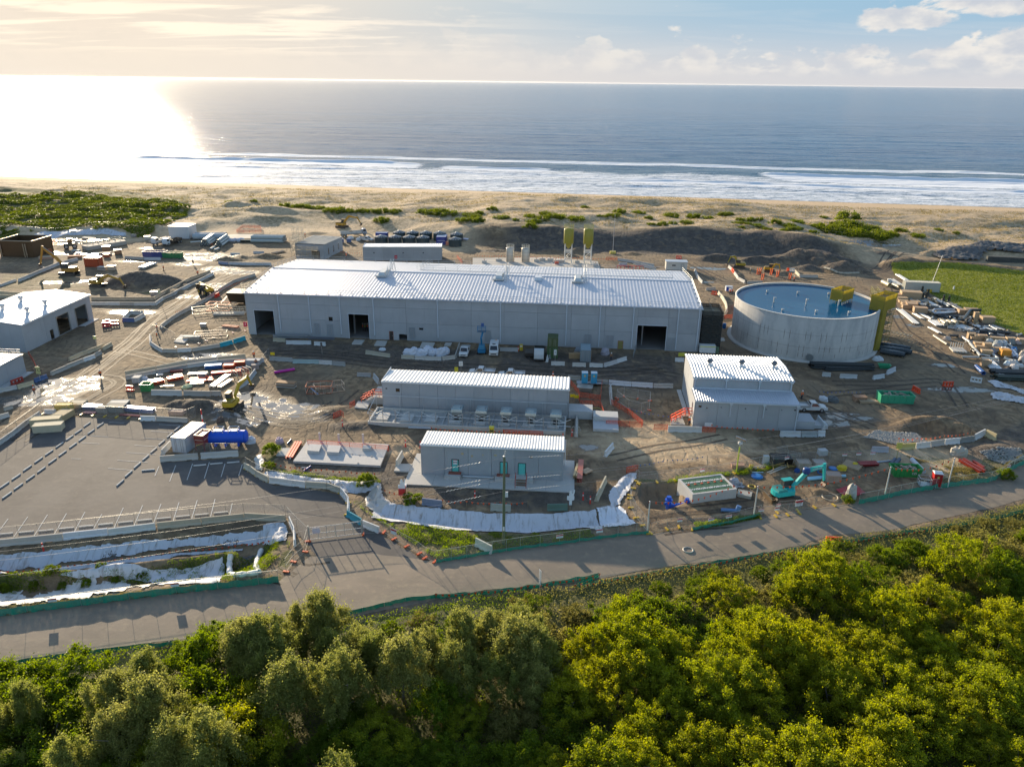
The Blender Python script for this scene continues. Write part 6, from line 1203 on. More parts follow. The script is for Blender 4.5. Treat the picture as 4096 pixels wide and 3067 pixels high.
liner('m -200,540 0,505 100,492 500,452 900,412 1300,382 1935,318 1945,395 1700,425 1350,440 900,500 700,540 350,575 0,610 -200,640','long stained white liner on the upper bank of the left drain')
liner('m 1940,280 1990,262 2080,262 2115,300 2105,395 1985,432 1930,425 1945,380','rucked white fabric gathered at the gate end of the left drain',amp=.35)
liner('m -150,650 0,622 300,595 700,562 900,540 1300,486 1700,458 1790,452 1790,468 1300,505 900,565 700,585 300,615 0,642 -150,668','narrow white fabric strip on the ridge inside the left drain',ruff=.15,amp=.2,step=.25)
liner('m 440,640 700,598 850,568 1060,592 1180,610 1400,600 1640,515 1655,560 1620,708 1450,705 1300,718 1100,702 900,655 700,668 440,668','heavily folded white fabric sheet in the left drain',amp=.26,ruff=.2)
liner('m -150,890 0,870 300,840 600,805 900,760 1080,712 1200,720 1050,735 900,690 700,690 450,705 500,760 250,790 100,770 0,790 -150,800','torn wet white plastic in the bottom of the left drain',amp=.12,ruff=1.2,col=(.62,.6,.57))
liner('o -20,760 60,755 300,795 500,815 900,852 1100,868 1300,872 1700,878 2000,850 2208,838 p 120,725 205,700 280,890 o 2208,1040 2100,1015 1700,1045 1500,1060 1000,1045 600,1015 400,978 100,935 -20,915','long white liner on the bank below the front building',amp=.05)
liner('n 1275,1035 1270,960 1310,900 1400,800 1445,790 1475,930 1560,1000 1480,1050 1410,1120 1330,1080','crumpled cream fabric at the left end of the long liner',amp=.28,col=(.58,.53,.46))
liner('n 150,650 250,648 500,690 870,745 880,800 600,762 300,735 160,705','narrow white liner beside the curved drive barriers',amp=.18);liner('n 875,745 1000,752 1200,772 1400,765 1440,800 1350,868 1200,895 1050,888 890,800','white fabric sheet bunched below the gravel',amp=.4);liner('n 45,510 130,462 160,520 135,645 70,640','cream liner wrapped round the left end of the pad',amp=.3,col=(.66,.62,.55))
liner('p 205,690 345,678 332,600 352,510 430,440 458,400 540,348 600,362 612,405 560,460 522,530 450,645 440,660 350,690','white fabric liner climbing the elbow beside the compound fence',amp=.3);liner('p 205,695 345,685 445,662 520,770 592,850 540,868 285,888','white fabric apron spread at the foot of the elbow liner',amp=.2,col=(.72,.74,.78))
liner('l 1795,620 1900,618 2000,660 2197,725 2300,760 2300,800 2197,770 2050,712 1880,690','upper white tarpaulin on the silt bank at the right edge',amp=.4);liner('l 1820,752 1950,745 2100,800 2197,815 2300,840 2300,900 2197,872 2000,845 1850,822','lower white tarpaulin on the silt bank at the right edge',amp=.5)
liner('t 290,110 400,70 500,64 800,52 1230,76 1240,112 900,100 600,108 430,170 320,192','white liner sloping round the far left frame yard',amp=.3,step=.9)
liner('e 1250,290 1400,225 1560,215 1700,190 1900,180 2120,205 2260,215 2260,260 2120,270 1760,255 1700,345 1500,340 1350,330','black tarpaulin covering a stockpile at the right edge','tarpaulin',amp=.8,step=.6,col=(.1,.095,.09),cat='tarpaulin',ruff=1.5,dz=.5)
liner('q 535,690 695,633 800,720 640,775','dark red tarpaulin spread on the ground beside the excavator bucket','tarpaulin',amp=.12,ruff=0,col=(.35,.02,.03),cat='tarpaulin',dz=.25)
g=V3(G('l',1950,640));
for P,lab in(((('m',1700,500),('m',1690,560),('m',1690,640),('m',1740,655),('m',1900,635)),'white geotextile sock curled round the stone outlet, left half'),((('m',1925,470),('m',1895,540),('m',1885,590),('m',1905,630)),'white geotextile sock on the right of the stone outlet')):
 Q=[at(*p)for p in P];m=MB();
 for a,b in zip(Q[:-1],Q[1:]):
  n=max(2,int((b-a).length/.5))
  for k in range(n):m.tube((a.lerp(b,k/n)-Q[0])+V3((0,0,.22)),(a.lerp(b,(k+1)/n)-Q[0])+V3((0,0,.22)),.34+.07*math.sin(k*2.2),8,.34+.07*math.sin(k*2.2+2.2))
 single('silt_sock',lab,'silt sock',m,'liner',(.7,.69,.66),Q[0])
def stones(P,n,lab,size,col,seed,name='stone_heap',up=.0):
 rr=np.random.RandomState(seed);P=np.array(pts(P));a=rr.uniform(P[:,0].min(),P[:,0].max(),n*5);b=rr.uniform(P[:,1].min(),P[:,1].max(),n*5);k=sdist(a,b,P)+.4*fbm(a,b,3,2)>0;a,b=a[k][:n],b[k][:n];z=hf(a,b);m=MB()
 for x,y,zz in zip(a,b,z):
  s=size*rr.uniform(.5,1.3);V=[(x+s*dx*rr.uniform(.7,1.1),y+s*dy*rr.uniform(.7,1.1),zz+up*rr.rand()+s*.55*(dz_+.6))for dx,dy,dz_ in((1,0,0),(0,1,0),(-1,0,0),(0,-1,0),(.1,0,1),(0,.1,-.8))];m.add(V,[(0,1,4),(1,2,4),(2,3,4),(3,0,4),(1,0,5),(2,1,5),(3,2,5),(0,3,5)])
 c=P.mean(0);o=m.mk_(name,'concrete',col);o['kind']='stuff';return tag(o,lab,'stones')
stones('l 430,1240 560,1170 800,1190 1000,1190 1120,1290 900,1310 780,1320 620,1280',1500,'heap of pale rounded stones behind the yellow-stained barrier',.26,(.36,.34,.3),1)
stones('m 1760,500 1900,470 1880,560 1890,620 1740,640 1740,580',500,'dark stones packed in the outlet of the left drain',.16,(.16,.15,.14),2);stones('m 1640,420 1700,370 1760,400 1720,440',120,'dark stones spilled down the white liner',.16,(.15,.14,.13),3);stones('m 740,530 780,460 850,465 860,520 800,540',120,'dark stones below the white liner at left',.16,(.15,.14,.13),4)
stones('l 1700,1400 1850,1370 2150,1360 2190,1480 2000,1540 1800,1480',900,'grey crushed rock heap in the far right corner',.2,(.24,.24,.23),5);stones('p 1500,470 1640,440 1680,480 1600,500',30,'pale boulders beside the concrete chamber',.32,(.4,.4,.42),6)
# poles and wires
g=at('o',1262,1165);PH_=12.5;t=thing('power_pole','tall weathered timber power pole in front of the small front building','power pole',g)
MB().tube((0,0,-.3),(0,0,PH_),.21,12,.155).mk_('shaft','timber',(.13,.15,.09),t);MB().lathe([(.17,0),(.17,.06),(.02,.1)],10,(0,0,PH_)).mk_('cap','steel',(.5,.48,.42),t)
MB().tube((0,0,PH_-.2),(.12,.1,PH_+.75),.07,8).mk_('insulator_bracket','steel',(.6,.6,.58),t);MB().box(.12,.5,-.1,.12,PH_-5.6,PH_-4.9).mk_('junction_box','plastic',(.62,.64,.66),t);MB().box(-.12,.12,-.24,-.2,2.1,2.7).mk_('pole_number','paint',(.7,.7,.7),t)
top=V3(g)
def wire(a,b,sag,label,n=26,r=.012,coil=None):
 t=thing('overhead_wire',label,'wire',a);P=[]
 for k in range(n+1):f=k/n;P.append((b-a)*f-V3((0,0,4*sag*f*(1-f))))
 MB().path(P,r,4).mk_('cable','plastic',(.3,.29,.28),t)
 if coil:
  m=MB();f0,f1=coil;Q=[]
  for k in range(40):f=f0+(f1-f0)*k/39;q=(b-a)*f-V3((0,0,4*sag*f*(1-f)));Q.append(q+V3((0,.0,.06*math.sin(k*1.6))))
  m.path(Q,.022,4).mk_('vibration_damper','plastic',(.65,.65,.65),t)
lw=V3((-95,60,0));rw=V3((100,118,0))
for k,(hz_,s1,s2,lab)in enumerate(((12.3,2.2,3.,'topmost'),(9.9,2.4,3.,'second'),(9.4,2.6,3.2,'third'),(7.7,2.4,3.,'lowest'))):
 p=top+V3((0,0,hz_));wire(p,V3((lw.x,lw.y-k*1.2,hz_-.3)),s1,'%s overhead wire running from the timber pole to the left edge'%lab,coil=(.03,.075));wire(p,V3((rw.x,rw.y+k*2.5,hz_-.2)),s2,'%s overhead wire running from the timber pole to the right edge'%lab,coil=(.03,.07)if k!=1 else None)
g=at('p',1582,345);t=thing('solar_light','solar panel on a yellow-green pole beside the compound fence','solar light',g);MB().tube((0,0,0),(0,0,4.4),.1,8).mk_('pole','paint',(.55,.62,.06),t);MB().tube((0,0,4.4),(0,0,5.3),.07,8).mk_('mast','steel',(.6,.6,.58),t)
pn=MB();pn.cbox((0,0,0),(1.5,1.15,.06));po=pn.mk_('solar_panel','glass',(.035,.04,.055),t);po.location=(.1,0,5.7);po.rotation_euler=(R(-38),R(8),R(-35));fr=MB();
for a,b,c,d in((-.78,-.74,-.6,.6),(.74,.78,-.6,.6),(-.74,.74,-.61,-.57),(-.74,.74,.57,.61),(-.02,.02,-.57,.57)):fr.box(a,b,c,d,-.04,.05)
fr.mk_('panel_frame','steel',(.6,.6,.6),po);MB().box(-.3,.3,-.2,.2,4.9,5.25).mk_('battery_box','plastic',(.6,.6,.6),t)
g=at('c',1188,462);t=thing('lighting_mast','very tall thin grey mast in front of the dark cutting','mast',g);MB().tube((0,0,0),(0,0,13.5),.09,6,.05).mk_('shaft','steel',(.6,.6,.6),t);MB().box(-1,1,-.6,.6,0,.8).mk_('ballast','paint',(.6,.5,.12),t)
g=at('e',1218,635);t=thing('lighting_mast','tall leaning grey mast beside the cream container in the pipe yard','mast',g);MB().tube((0,0,0),(2.2,1,10.5),.1,6,.06).mk_('shaft','steel',(.6,.6,.58),t);MB().box(-.6,.6,-.5,.5,0,.9).mk_('ballast','paint',YEL,t)
g=at('o',1615,1650);t=thing('road_sign','narrow white road sign on a post beside the road, edge on','sign',g);MB().tube((0,0,0),(0,0,3.2),.05,6).mk_('post','steel',(.5,.5,.5),t);MB().beam((-.1,.2,2.6),(.12,-.3,2.6),.04,1.3).mk_('sign_board','paint',(.75,.74,.7),t);MB().beam((-.08,.2,1.5),(.08,-.2,1.5),.04,.6).mk_('plate','paint',(.7,.7,.68),t)
def signpost(r,x,y,h,w_,hh,col,label,txt=None,board2=None,post=(.5,.48,.45)):
 g=at(r,x,y);t=thing('sign_post',label,'sign',g);MB().tube((0,0,0),(0,0,h),.045,6).mk_('post','steel',post,t);b=MB().box(-w_/2,w_/2,-.09,-.05,h-hh,h).mk_('sign_board','paint',col,t)
 if txt:sign_text(txt,hh*.6,b,(0,-.1,h-hh/2),(R(90),0,0),(.9,.9,.9)if sum(col)<1 else(.05,.05,.05))
 return t
signpost('v',905,400,2.4,.9,1.2,(.55,.04,.1),'red sign with a white 1 at the left corner of the hall','1');signpost('i',1580,455,2.2,.8,1.,(.75,.75,.72),'white arrow sign board on the shaded road behind the switch building','|');signpost('i',1535,470,1.3,.75,1.1,(.7,.6,.05),'yellow sign board on the shaded road beside the white one');signpost('c',690,1390,2.6,.55,1.2,(.75,.75,.73),'white number sign in front of the green containers','1')
signpost('b',418,1390,2.,.9,.6,(.75,.55,.02),'yellow plate on the barriers near the hall corner');signpost('a',350,1560,3.,.9,1.5,(.62,.58,.25),'yellow and white traffic sign on the barriers below the low store','STOP');signpost('a',835,1270,2.6,.7,.7,(.72,.68,.25),'pale yellow sign on a thin post by the workshop corner');signpost('a',1390,900,4.,.7,1.1,(.5,.48,.3),'tall thin sign post at the bend of the wet track');signpost('h',2058,290,2.8,.4,.9,(.1,.09,.08),'dark sign seen from behind on a thin post in the shaded road')
signpost('q',1068,420,3.1,.9,1.,(.6,.52,.12),'pale yellow post sign at the end of the stone heap row',None,None,(.55,.5,.2));signpost('j',710,735,1.2,.9,.6,(.75,.55,.02),'yellow plate with black arrows on the orange mesh, left');signpost('j',750,745,1.2,.9,.6,(.75,.55,.02),'yellow plate with black arrows on the orange mesh, right');signpost('k',550,1022,1.3,.7,.8,(.75,.75,.75),'white warning sheet on the orange mesh, left of two');signpost('k',585,1024,1.3,.7,.8,(.75,.75,.75),'white warning sheet on the orange mesh, right of two');signpost('j',1125,955,1.3,.9,.9,(.75,.75,.73),'white sheet on the orange barricade on the sandy path')
signpost('k',312,318,1.1,1.6,.8,(.62,.58,.08),'yellow board leaning by the dark frame at the hall end')
def figure(r,x,y,h,label,red=False):
 g=at(r,x,y);t=thing('figure_board',label,'sign board',g);m=MB();P=[(-.18,.7),(-.18,1.4),(-.5,1.5),(-.5,2.1),(-.22,2.1),(-.22,2.5),(-.14,2.55),(-.2,2.7),(-.1,2.95),(.1,2.95),(.2,2.7),(.14,2.55),(.3,2.5),(.42,3.1),(.56,3.),(.4,2.1),(.5,2.1),(.5,1.5),(.2,1.4),(.2,.7)]
 m.prism(P,-.03,.03,'y');m.mk_('board','paint',(.74,.74,.74),t);MB().tube((-.2,.06,0),(-.2,.06,2.3),.035,6).mk_('post','steel',(.1,.1,.1),t);MB().tube((.2,.06,0),(.2,.06,2.3),.035,6).mk_('post','steel',(.1,.1,.1),t)
 if red:MB().box(-.45,.45,-.3,.9,.5,1.5).mk_('trailer','paint',(.55,.03,.03),t);MB().box(-.35,.35,1.,2.6,.6,.9).mk_('drawbar','paint',(.7,.7,.68),t)
 t.scale=(h,h,h)
figure('o',1915,825,1.,'white cut-out figure board waving one arm at the corner of the apron slab');figure('n',1680,940,1.,'white cut-out figure board on a red trailer left of the front building',True)
# round plastic tanks, silos
def mk_rtank():
 t=thing('plastic_tank','x','water tank');r=2.35;MB().lathe([(r,0),(r,.45),(r-.03,.5),(r,.55),(r,1.1),(r-.03,1.15),(r,1.2),(r,1.75),(r-.03,1.8),(r,1.85),(r,2.4),(r-.06,2.5)],28).mk_('tank_wall','plastic',(.035,.055,.06),t);MB().lathe([(r,2.46),(r*.66,2.78),(r*.22,2.98),(.05,3.)],28,cap=False).mk_('roof','plastic',(.05,.06,.065),t)
 for k in range(14):a=6.283*k/14;MB().beam((.5*math.cos(a),.5*math.sin(a),3.),(r*math.cos(a),r*math.sin(a),2.52),.12,.06).mk_('roof_rib','plastic',(.42,.45,.46),t)
 MB().lathe([(.5,2.9),(.5,3.12),(.02,3.16)],14).mk_('lid','plastic',(.4,.42,.44),t);return t
for k,(x,y)in enumerate(((1350,372),(1470,373),(1590,375),(1710,377),(1985,392))):g=at('b',x,y+3);put('rtank',mk_rtank,g,k,'dark round plastic tank in the front row, %s'%('first from left','second from left','third from left','fourth from left','last on the right')[k],'plastic tanks')
for k,(x,y)in enumerate(((1505,335),(1620,337),(1735,339),(1852,342),(1998,352))):g=at('b',x,y);put('rtank',mk_rtank,g,k*2,'dark round plastic tank in the back row, %s'%('first from left','second from left','third from left','behind the blue container','last on the right')[k],'plastic tanks')
container('shipping_container','blue shipping container at the left end of the round plastic tanks',at('b',1300,345),R(0),4.4,2.44,2.6,(.03,.06,.28),(.25,.33,.5));g=at('b',1822,388);t=container('shipping_container','blue shipping container with white lettering between the round plastic tanks',g,R(0),3.6,5.5,2.9,(.03,.05,.26),(.35,.42,.55));sign_text('KENNARDS',.5,t,(1.8,-.03,1.5),(R(90),0,0),(.75,.75,.8))
def mk_silo():
 t=thing('steel_silo','x','silo');m=MB().lathe([(1.35,0),(1.35,4.6),(1.2,4.85),(.02,4.95)],24).mk_('silo_body','galvanised',(.5,.46,.4),t)
 for z in(1.1,2.3,3.5):MB().lathe([(1.37,z),(1.385,z+.04),(1.37,z+.08)],24,cap=False).mk_('seam','steel',(.28,.26,.24),m)
 rr=MB();Q=[(1.25*math.cos(a),1.25*math.sin(a))for a in[6.2832*k/12 for k in range(13)]]
 for h_ in(5.3,5.8):rr.path([(x,y,h_)for x,y in Q],.05,4)
 for x,y in Q[:12]:rr.tube((x,y,4.7),(x,y,5.85),.04,4)
 rr.mk_('top_rail','steel',(.6,.58,.5),t);l=MB();
 for q in(-.2,.2):l.tube((1.42,q,0),(1.42,q,5.6),.03,4)
 for k in range(16):l.tube((1.42,-.2,.3+k*.33),(1.42,.2,.3+k*.33),.02,4)
 l.mk_('ladder','steel',(.5,.5,.5),t);return t
put('silo',mk_silo,at('c',303,537),1.9,'round stainless silo with top rail behind the hall, left of the pair');put('silo',mk_silo,at('c',435,540),2.4,'round stainless silo with top rail behind the hall, right of the pair')
def mk_ysilo():
 t=thing('hopper_silo','x','silo');c=(.3,.27,.035);MB().lathe([(.25,5.),(1.55,6.6),(1.6,6.75),(1.6,11.2),(1.45,11.4),(.02,11.6)],24).mk_('silo_body','paint',c,t)
 for x in(-1.1,1.1):
  for y in(-1.1,1.1):MB().beam((x,y,0),(x,y,6.7),.24,.24).mk_('leg','paint',(.62,.61,.57),t)
 m=MB()
 for y in(-1.1,1.1):
  for z in(1.6,3.9,4.3):m.beam((-1.1,y,z),(1.1,y,z),.18,.22)
  m.beam((-1.1,y,1.6),(1.1,y,3.9),.1,.1)
 for x in(-1.1,1.1):
  for z in(1.6,3.9):m.beam((x,-1.1,z),(x,1.1,z),.18,.22)
 m.mk_('leg_brace','paint',(.62,.61,.57),t);rr=MB();Q=[(1.5*math.cos(a),1.5*math.sin(a))for a in[6.2832*k/12 for k in range(13)]]
 for h_ in(11.9,12.5):rr.path([(x,y,h_)for x,y in Q],.05,4)
 for x,y in Q[:12]:rr.tube((x,y,11.3),(x,y,12.9),.04,4)
 rr.mk_('top_rail','paint',(.55,.48,.1),t);MB().box(-2.,2.,-1.9,1.9,0,.3).mk_('plinth','concrete',(.5,.47,.42),t);return t
put('ysilo',mk_ysilo,at('c',800,548),0,'olive yellow hopper silo on white legs, left of the pair');put('ysilo',mk_ysilo,at('c',968,551),0,'olive yellow hopper silo on white legs, right of the pair')
P=pts('c -20,505 640,500 1060,535 1080,600 -20,600');sl=sheet('plant_pad',P,.8,.22,'concrete');sl.color=(.48,.44,.38,1);tag(sl,'pale concrete plinth slab carrying the silos behind the hall','slab')
rs=random.Random(3)
for k,(x,y)in enumerate(((80,548),(205,530),(530,535),(580,525),(650,528),(695,545),(705,560),(740,540),(880,548),(1040,575))):
 g=at('c',x,y);a=rs.uniform(.6,1.3);t=thing('machine_foundation','small concrete equipment base on the silo slab, %s of ten from the left'%('first','second','third','fourth','fifth','sixth','seventh','eighth','ninth','tenth')[k],'plinth',(g.x,g.y,.2));MB().box(-a,a,-a*.7,a*.7,0,.8).mk_('block','concrete',(.5,.48,.44)if k!=6 else(.5,.1,.06),t);MB().tube((0,0,.8),(0,0,1.3),.1,8).mk_('stub','steel',(.4,.2,.12),t)
 # generator court and plinths
fc=SW[1];c0=G('i',665,985);c1=G('j',640,1085);t=thing('generator_court','concrete bunded court with steel fence frames and five grey coolers behind the front building','plant court',(*c0[:2],0),fc.rz);Lc=float(np.hypot(*(c1-c0)[:2]));Dc=6.4
MB().box(0,Lc,0,Dc,0,.25).mk_('base_slab','concrete',(.44,.44,.42),t)
for a in((0,Lc,0,.28),(0,Lc,Dc-.28,Dc),(0,.28,.28,Dc-.28),(Lc-.28,Lc,.28,Dc-.28)):MB().box(*a,.25,.75).mk_('kerb_wall','concrete',(.5,.49,.46),t)
for k in range(1,8):MB().box(k*Lc/8-.12,k*Lc/8+.12,.28,Dc-.28,.25,.5).mk_('cross_wall','concrete',(.45,.45,.43),t)
cool=[(Face(c0,c1).uz('i',1515,985)[0]+k*4.25)for k in range(5)]
for k in range(8):
 u=Lc/16+k*Lc/8
 MB().box(u-1.,u+1.,1.3,4.2,.25,.72).mk_('plinth','concrete',(.5,.49,.46),t)
for k,u in enumerate(cool):
 x=fc.a*0;w_=V3((*c0[:2],0))+V3((math.cos(fc.rz),math.sin(fc.rz),0))*u+V3((-math.sin(fc.rz),math.cos(fc.rz),0))*2.2
 def mk_cooler():
  q=thing('cooling_unit','x','cooling unit');MB().box(-.75,.75,0,2.2,.7,2.3).mk_('casing','galvanised',(.35,.4,.41),q);MB().box(-.4,.4,-.05,.02,.9,1.7).mk_('grille','plastic',(.03,.03,.03),q);MB().box(-1.,1.,-.1,2.4,2.3,2.75,.08,.08).mk_('hood','galvanised',(.42,.5,.52),q);MB().box(-.6,.6,.6,1.8,2.75,2.95).mk_('vent_cap','galvanised',(.42,.5,.52),q)
  for s in(-.7,.7):MB().box(s-.06,s+.06,0,.12,.2,.7).mk_('foot','steel',(.3,.3,.3),q)
  return q
 put('cooler',mk_cooler,w_,fc.rz,'grey rectangular cooling unit in the bunded court, %s from the left'%('first','second','third','fourth','fifth')[k],'cooling units')
for k in range(8):
 u=.3+k*(Lc-.5)/7.3;
 for du in(0,2.4):
  if u+du<Lc:MB().tube((u+du,.15,.2),(u+du,.15,3.),.07,6).mk_('frame_post','galvanised',(.55,.57,.57),t)
 m=MB();m.tube((u,.15,2.9),(u+1.2,.15,2.3),.04,5).tube((u+1.2,.15,2.3),(u+2.4,.15,2.9),.04,5).tube((u,.15,1.6),(u+2.4,.15,1.6),.04,5);m.mk_('frame_brace','galvanised',(.6,.62,.62),t)
 if k>2:m=MB();[m.path([(u+2.5+1.6*q/8*(1 if s else 1),.15,1.1+.6*s*math.sin(q/8*6.283))for q in range(9)],.03,4)for s in(-1,1)];m.mk_('scroll_panel','galvanised',(.55,.57,.57),t)
m=MB();m.tube((0,.15,2.2),(Lc,.15,2.2),.045,5).tube((0,Dc-.2,3.1),(Lc,Dc-.2,3.1),.045,5).tube((0,.15,2.2),(0,Dc-.2,3.1),.045,5);m.mk_('top_rail','galvanised',(.6,.62,.62),t)
for k in range(9):MB().tube((k*Lc/8,Dc-.2,.2),(k*Lc/8,Dc-.2,3.1),.05,6).mk_('frame_post','galvanised',(.55,.57,.57),t)
q=[G('n',*p)for p in((478,555),(1440,605),(1535,370),(640,325))];t=thing('concrete_pad','bare concrete pad with three raised plinths left of the front building','concrete pad',(*q[0][:2],0));V=[(p[0]-q[0][0],p[1]-q[0][1])for p in q];MB().prism(V,0,.35,'z').mk_('pad_slab','concrete',(.54,.52,.49),t)
for a in(((635,470),(765,480),(795,405),(665,395)),((850,485),(985,492),(1010,415),(870,408)),((1243,442),(1335,448),(1350,408),(1255,400))):
 W_=[(G('n',*p)-q[0])[:2]for p in a];MB().prism([tuple(p)for p in W_],.35,.85,'z').mk_('plinth','concrete',(.5,.49,.47),t)
for x,y in((725,405),(935,425),(1130,480),(1045,450),(1210,490),(1345,505),(1195,580)):p=G('n',x,y)-q[0];MB().box(p[0]-.12,p[0]+.12,p[1]-.12,p[1]+.12,.35,.42).mk_('anchor_plate','steel',(.2,.2,.2),t)
for r,P,lab in(('n',((290,480),(440,487),(500,405),(345,400)),'small square concrete slab left of the pad'),('n',((1590,655),(1755,662),(1790,580),(1630,575)),'square slab under the upright white barrier'),('i',((535,820),(660,830),(692,765),(570,760)),'square concrete pit cover left of the generator court'),('k',((203,980),(345,985),(320,925),(200,925)),'flat landing slab at the foot of the red steps'),('i',((508,190),(605,193),(635,155),(535,152)),'flat slab before the middle hall door, left'),('i',((728,205),(835,210),(858,165),(755,160)),'flat slab before the small hall door'),('i',((1175,232),(1300,235),(1325,185),(1200,178)),'flat slab behind the white bags'),('i',((1415,207),(1475,210),(1492,185),(1430,183)),'small flat slab at the hall wall'),('a',((1500,1230),(1590,1240),(1650,1180),(1560,1170)),'pale slab inside the yard loop'),('k',((650,155),(735,160),(725,133),(645,130)),'small pale slab by the tank'),('E',((975,455),(1050,457),(1045,432),(980,430)),'pale slab beside the hall end')):
 Q=[G(r,*p)for p in P];z0=zat(*Q[0][:2]);t=MB().prism([tuple((p-Q[0])[:2])for p in Q],0,.22,'z').mk_('concrete_pad','concrete',(.5,.48,.44));t.location=(Q[0][0],Q[0][1],z0);tag(t,lab,'concrete pad')
def blockthing(name,lab,cat,r,x,y,parts,rz=0):
 g=at(r,x,y);t=thing(name,lab,cat,g,rz)
 for nm,b,kd,c in parts:MB().box(*b).mk_(nm,kd,c,t)
 return t
g=V3((9.9,120.6,0));t=thing('end_platform','grey concrete platform at the right end of the switch building','platform',g,fc.rz);MB().box(0,4.2,1.2,4.4,0,1.5).mk_('block','concrete',(.45,.46,.46),t);MB().box(4.3,8.6,-.2,2.3,0,1.3).mk_('landing','concrete',(.5,.5,.48),t);MB().box(4.3,8.6,-3.6,-.25,0,.5).mk_('step_slab','concrete',(.5,.5,.5),t)
g=V3(G('i',715,780));t=thing('access_ramp','concrete landing with red handrails at the left end of the switch building','landing',g,fc.rz);MB().box(0,3.6,.2,1.6,0,1.4).mk_('landing','concrete',(.5,.47,.42),t);MB().box(-.5,3.4,2.6,6,0,1.2).mk_('upper_landing','concrete',(.5,.47,.42),t)
for k in range(4):MB().box(-.4-.4*k,-.02-.4*k,.2,1.6,0,1.2-.28*k).mk_('step','concrete',(.48,.45,.4),t)
rail(t,[(-2.2,.25,.2),(0,.25,1.4),(3.6,.25,1.4)],1.,1.3,.05,'hand_rail',(.6,.07,.03),False);rail(t,[(-2.2,1.6,.2),(0,1.6,1.4),(3.6,1.6,1.4)],1.,1.3,.05,'hand_rail',(.6,.07,.03),False)
g=V3(G('k',345,960));t=thing('door_steps','bright red-railed steps up to the side door of the pump house','steps',g,PH[1].rz+math.pi)
for k in range(6):MB().box(.2+.38*k,.58+.38*k,-.6,.6,1.5-.27*k,1.56-.27*k).mk_('tread','galvanised',(.5,.42,.36),t)
MB().box(-1.2,.2,-.6,.6,1.52,1.6).mk_('landing','galvanised',(.4,.35,.3),t)
for q_ in(-.6,.6):rail(t,[(-1.2,q_,1.6),(.2,q_,1.6),(2.5,q_,.1)],1.,.9,.06,'hand_rail',(.75,.09,.03),False)
blockthing('equipment_block','large grey concrete block at the right end of the pump house','block','k',1435,1020,[('block',(0,3.,0,3.6,0,1.5),'concrete',(.44,.45,.46)),('slab',(3.1,5.4,.4,2.6,0,.7),'concrete',(.45,.46,.46))],PH[1].rz)
blockthing('concrete_block','small lone concrete cube above the compound fence','block','k',1665,1285,[('cube',(0,1.3,0,1.,0,.9),'concrete',(.46,.46,.45))],.1)
blockthing('generator_set','white generator box with yellow stripe at the hall end','generator','E',840,563,[('canopy',(0,3.4,0,1.7,.35,2.),'paint',(.68,.68,.66)),('stripe',(.02,3.38,-.03,.0,1.7,1.85),'paint',(.6,.65,.05)),('skid',(0,3.4,0,1.7,0,.33),'steel',(.08,.08,.08)),('exhaust',(3.5,4.2,.3,1.2,.2,1.5),'paint',(.1,.16,.1))],HF.rz)
blockthing('generator_set','small blue and white generator behind the hall end','generator','d',640,1160,[('canopy',(0,1.9,0,1.1,.2,1.6),'paint',(.62,.64,.66)),('side_panel',(.1,.7,-.03,0,.3,1.4),'paint',(.03,.08,.4))])
blockthing('yellow_bin','yellow box bin standing behind the front building roof','bin','o',1122,105,[('bin_body',(0,.75,0,.7,0,.8),'plastic',(.65,.52,.03)),('lid',(-.05,.8,-.05,.75,.8,.9),'plastic',(.7,.58,.05)),('panel',(.05,.7,-.03,0,.1,.5),'paint',(.08,.08,.05))]);COL.objects['yellow_bin'].location.z=.6;
blockthing('yellow_bin','small yellow wheelie bin against the hall beside a cone','bin','c',385,1300,[('bin_body',(0,.7,0,.6,0,1.4),'plastic',(.6,.42,.03)),('panel',(.1,.6,-.03,0,.9,1.2),'paint',(.7,.7,.65))])
for r,x,y,lab in(('c',372,1302,'orange cone against the hall beside the yellow bin'),('o',1843,135,'orange and white cone behind the right end of the front building roof'),('a',1900,1600,'x'),('j',520,502,'orange cone on the shaded road'),('f',332,145,'orange cone on the drive near the left edge')):
 if lab!='x':put('cone',cone_,at(r,x,y),0,lab,'',1.5)
def bollard(r,x,y,lab,col=(.72,.04,.03),h=1.1,post=(.8,.8,.78)):
 g=at(r,x,y);t=thing('bollard',lab,'bollard',g);MB().lathe([(.14,0),(.1,.1),(.08,h)],10).mk_('post','plastic',col,t);MB().lathe([(.092,h*.55),(.09,h*.75)],10,cap=False).mk_('band','plastic',post,t)
for r,x,y,lab in(('o',980,712,'red and white bollard in the shade before the door steps'),('j',705,1088,'red and white bollard beside the end-on barrier'),('n',1022,150,'red and white bollard in the mud left of the generator court'),('n',1718,375,'red post in the sandy patch left of the front building'),('n',1880,390,'red bollard at the back left corner of the front building'),('m',322,465,'red and white bollard in the gravel of the left drain'),('p',78,610,'short white-topped bollard right of the apron slab'),('p',148,645,'red bollard right of the figure board'),('h',897,1030,'tall red pole behind the pale container')):bollard(r,x,y,lab,h=1.2 if 'tall' not in lab else 3.8)
for k,(x,y)in enumerate(((1035,940),(1090,1010),(1200,945),(1280,970),(1435,1005))):
 g=at('d',x,y)
 for q_ in range(3 if k==0 else 2):o=MB().box(-.12,.12,-.12,.12,0,2.).mk_('timber_stake','timber',(.75,.13,.03));o.location=(g.x+q_*.55,g.y+.3*q_,g.z);o.rotation_euler=(0,.08*q_,0);tag(o,'orange stake behind the tank, cluster %s from the left, stake %s'%(('first','second','third','fourth','fifth')[k],('left','second','right')[q_]),'stake')
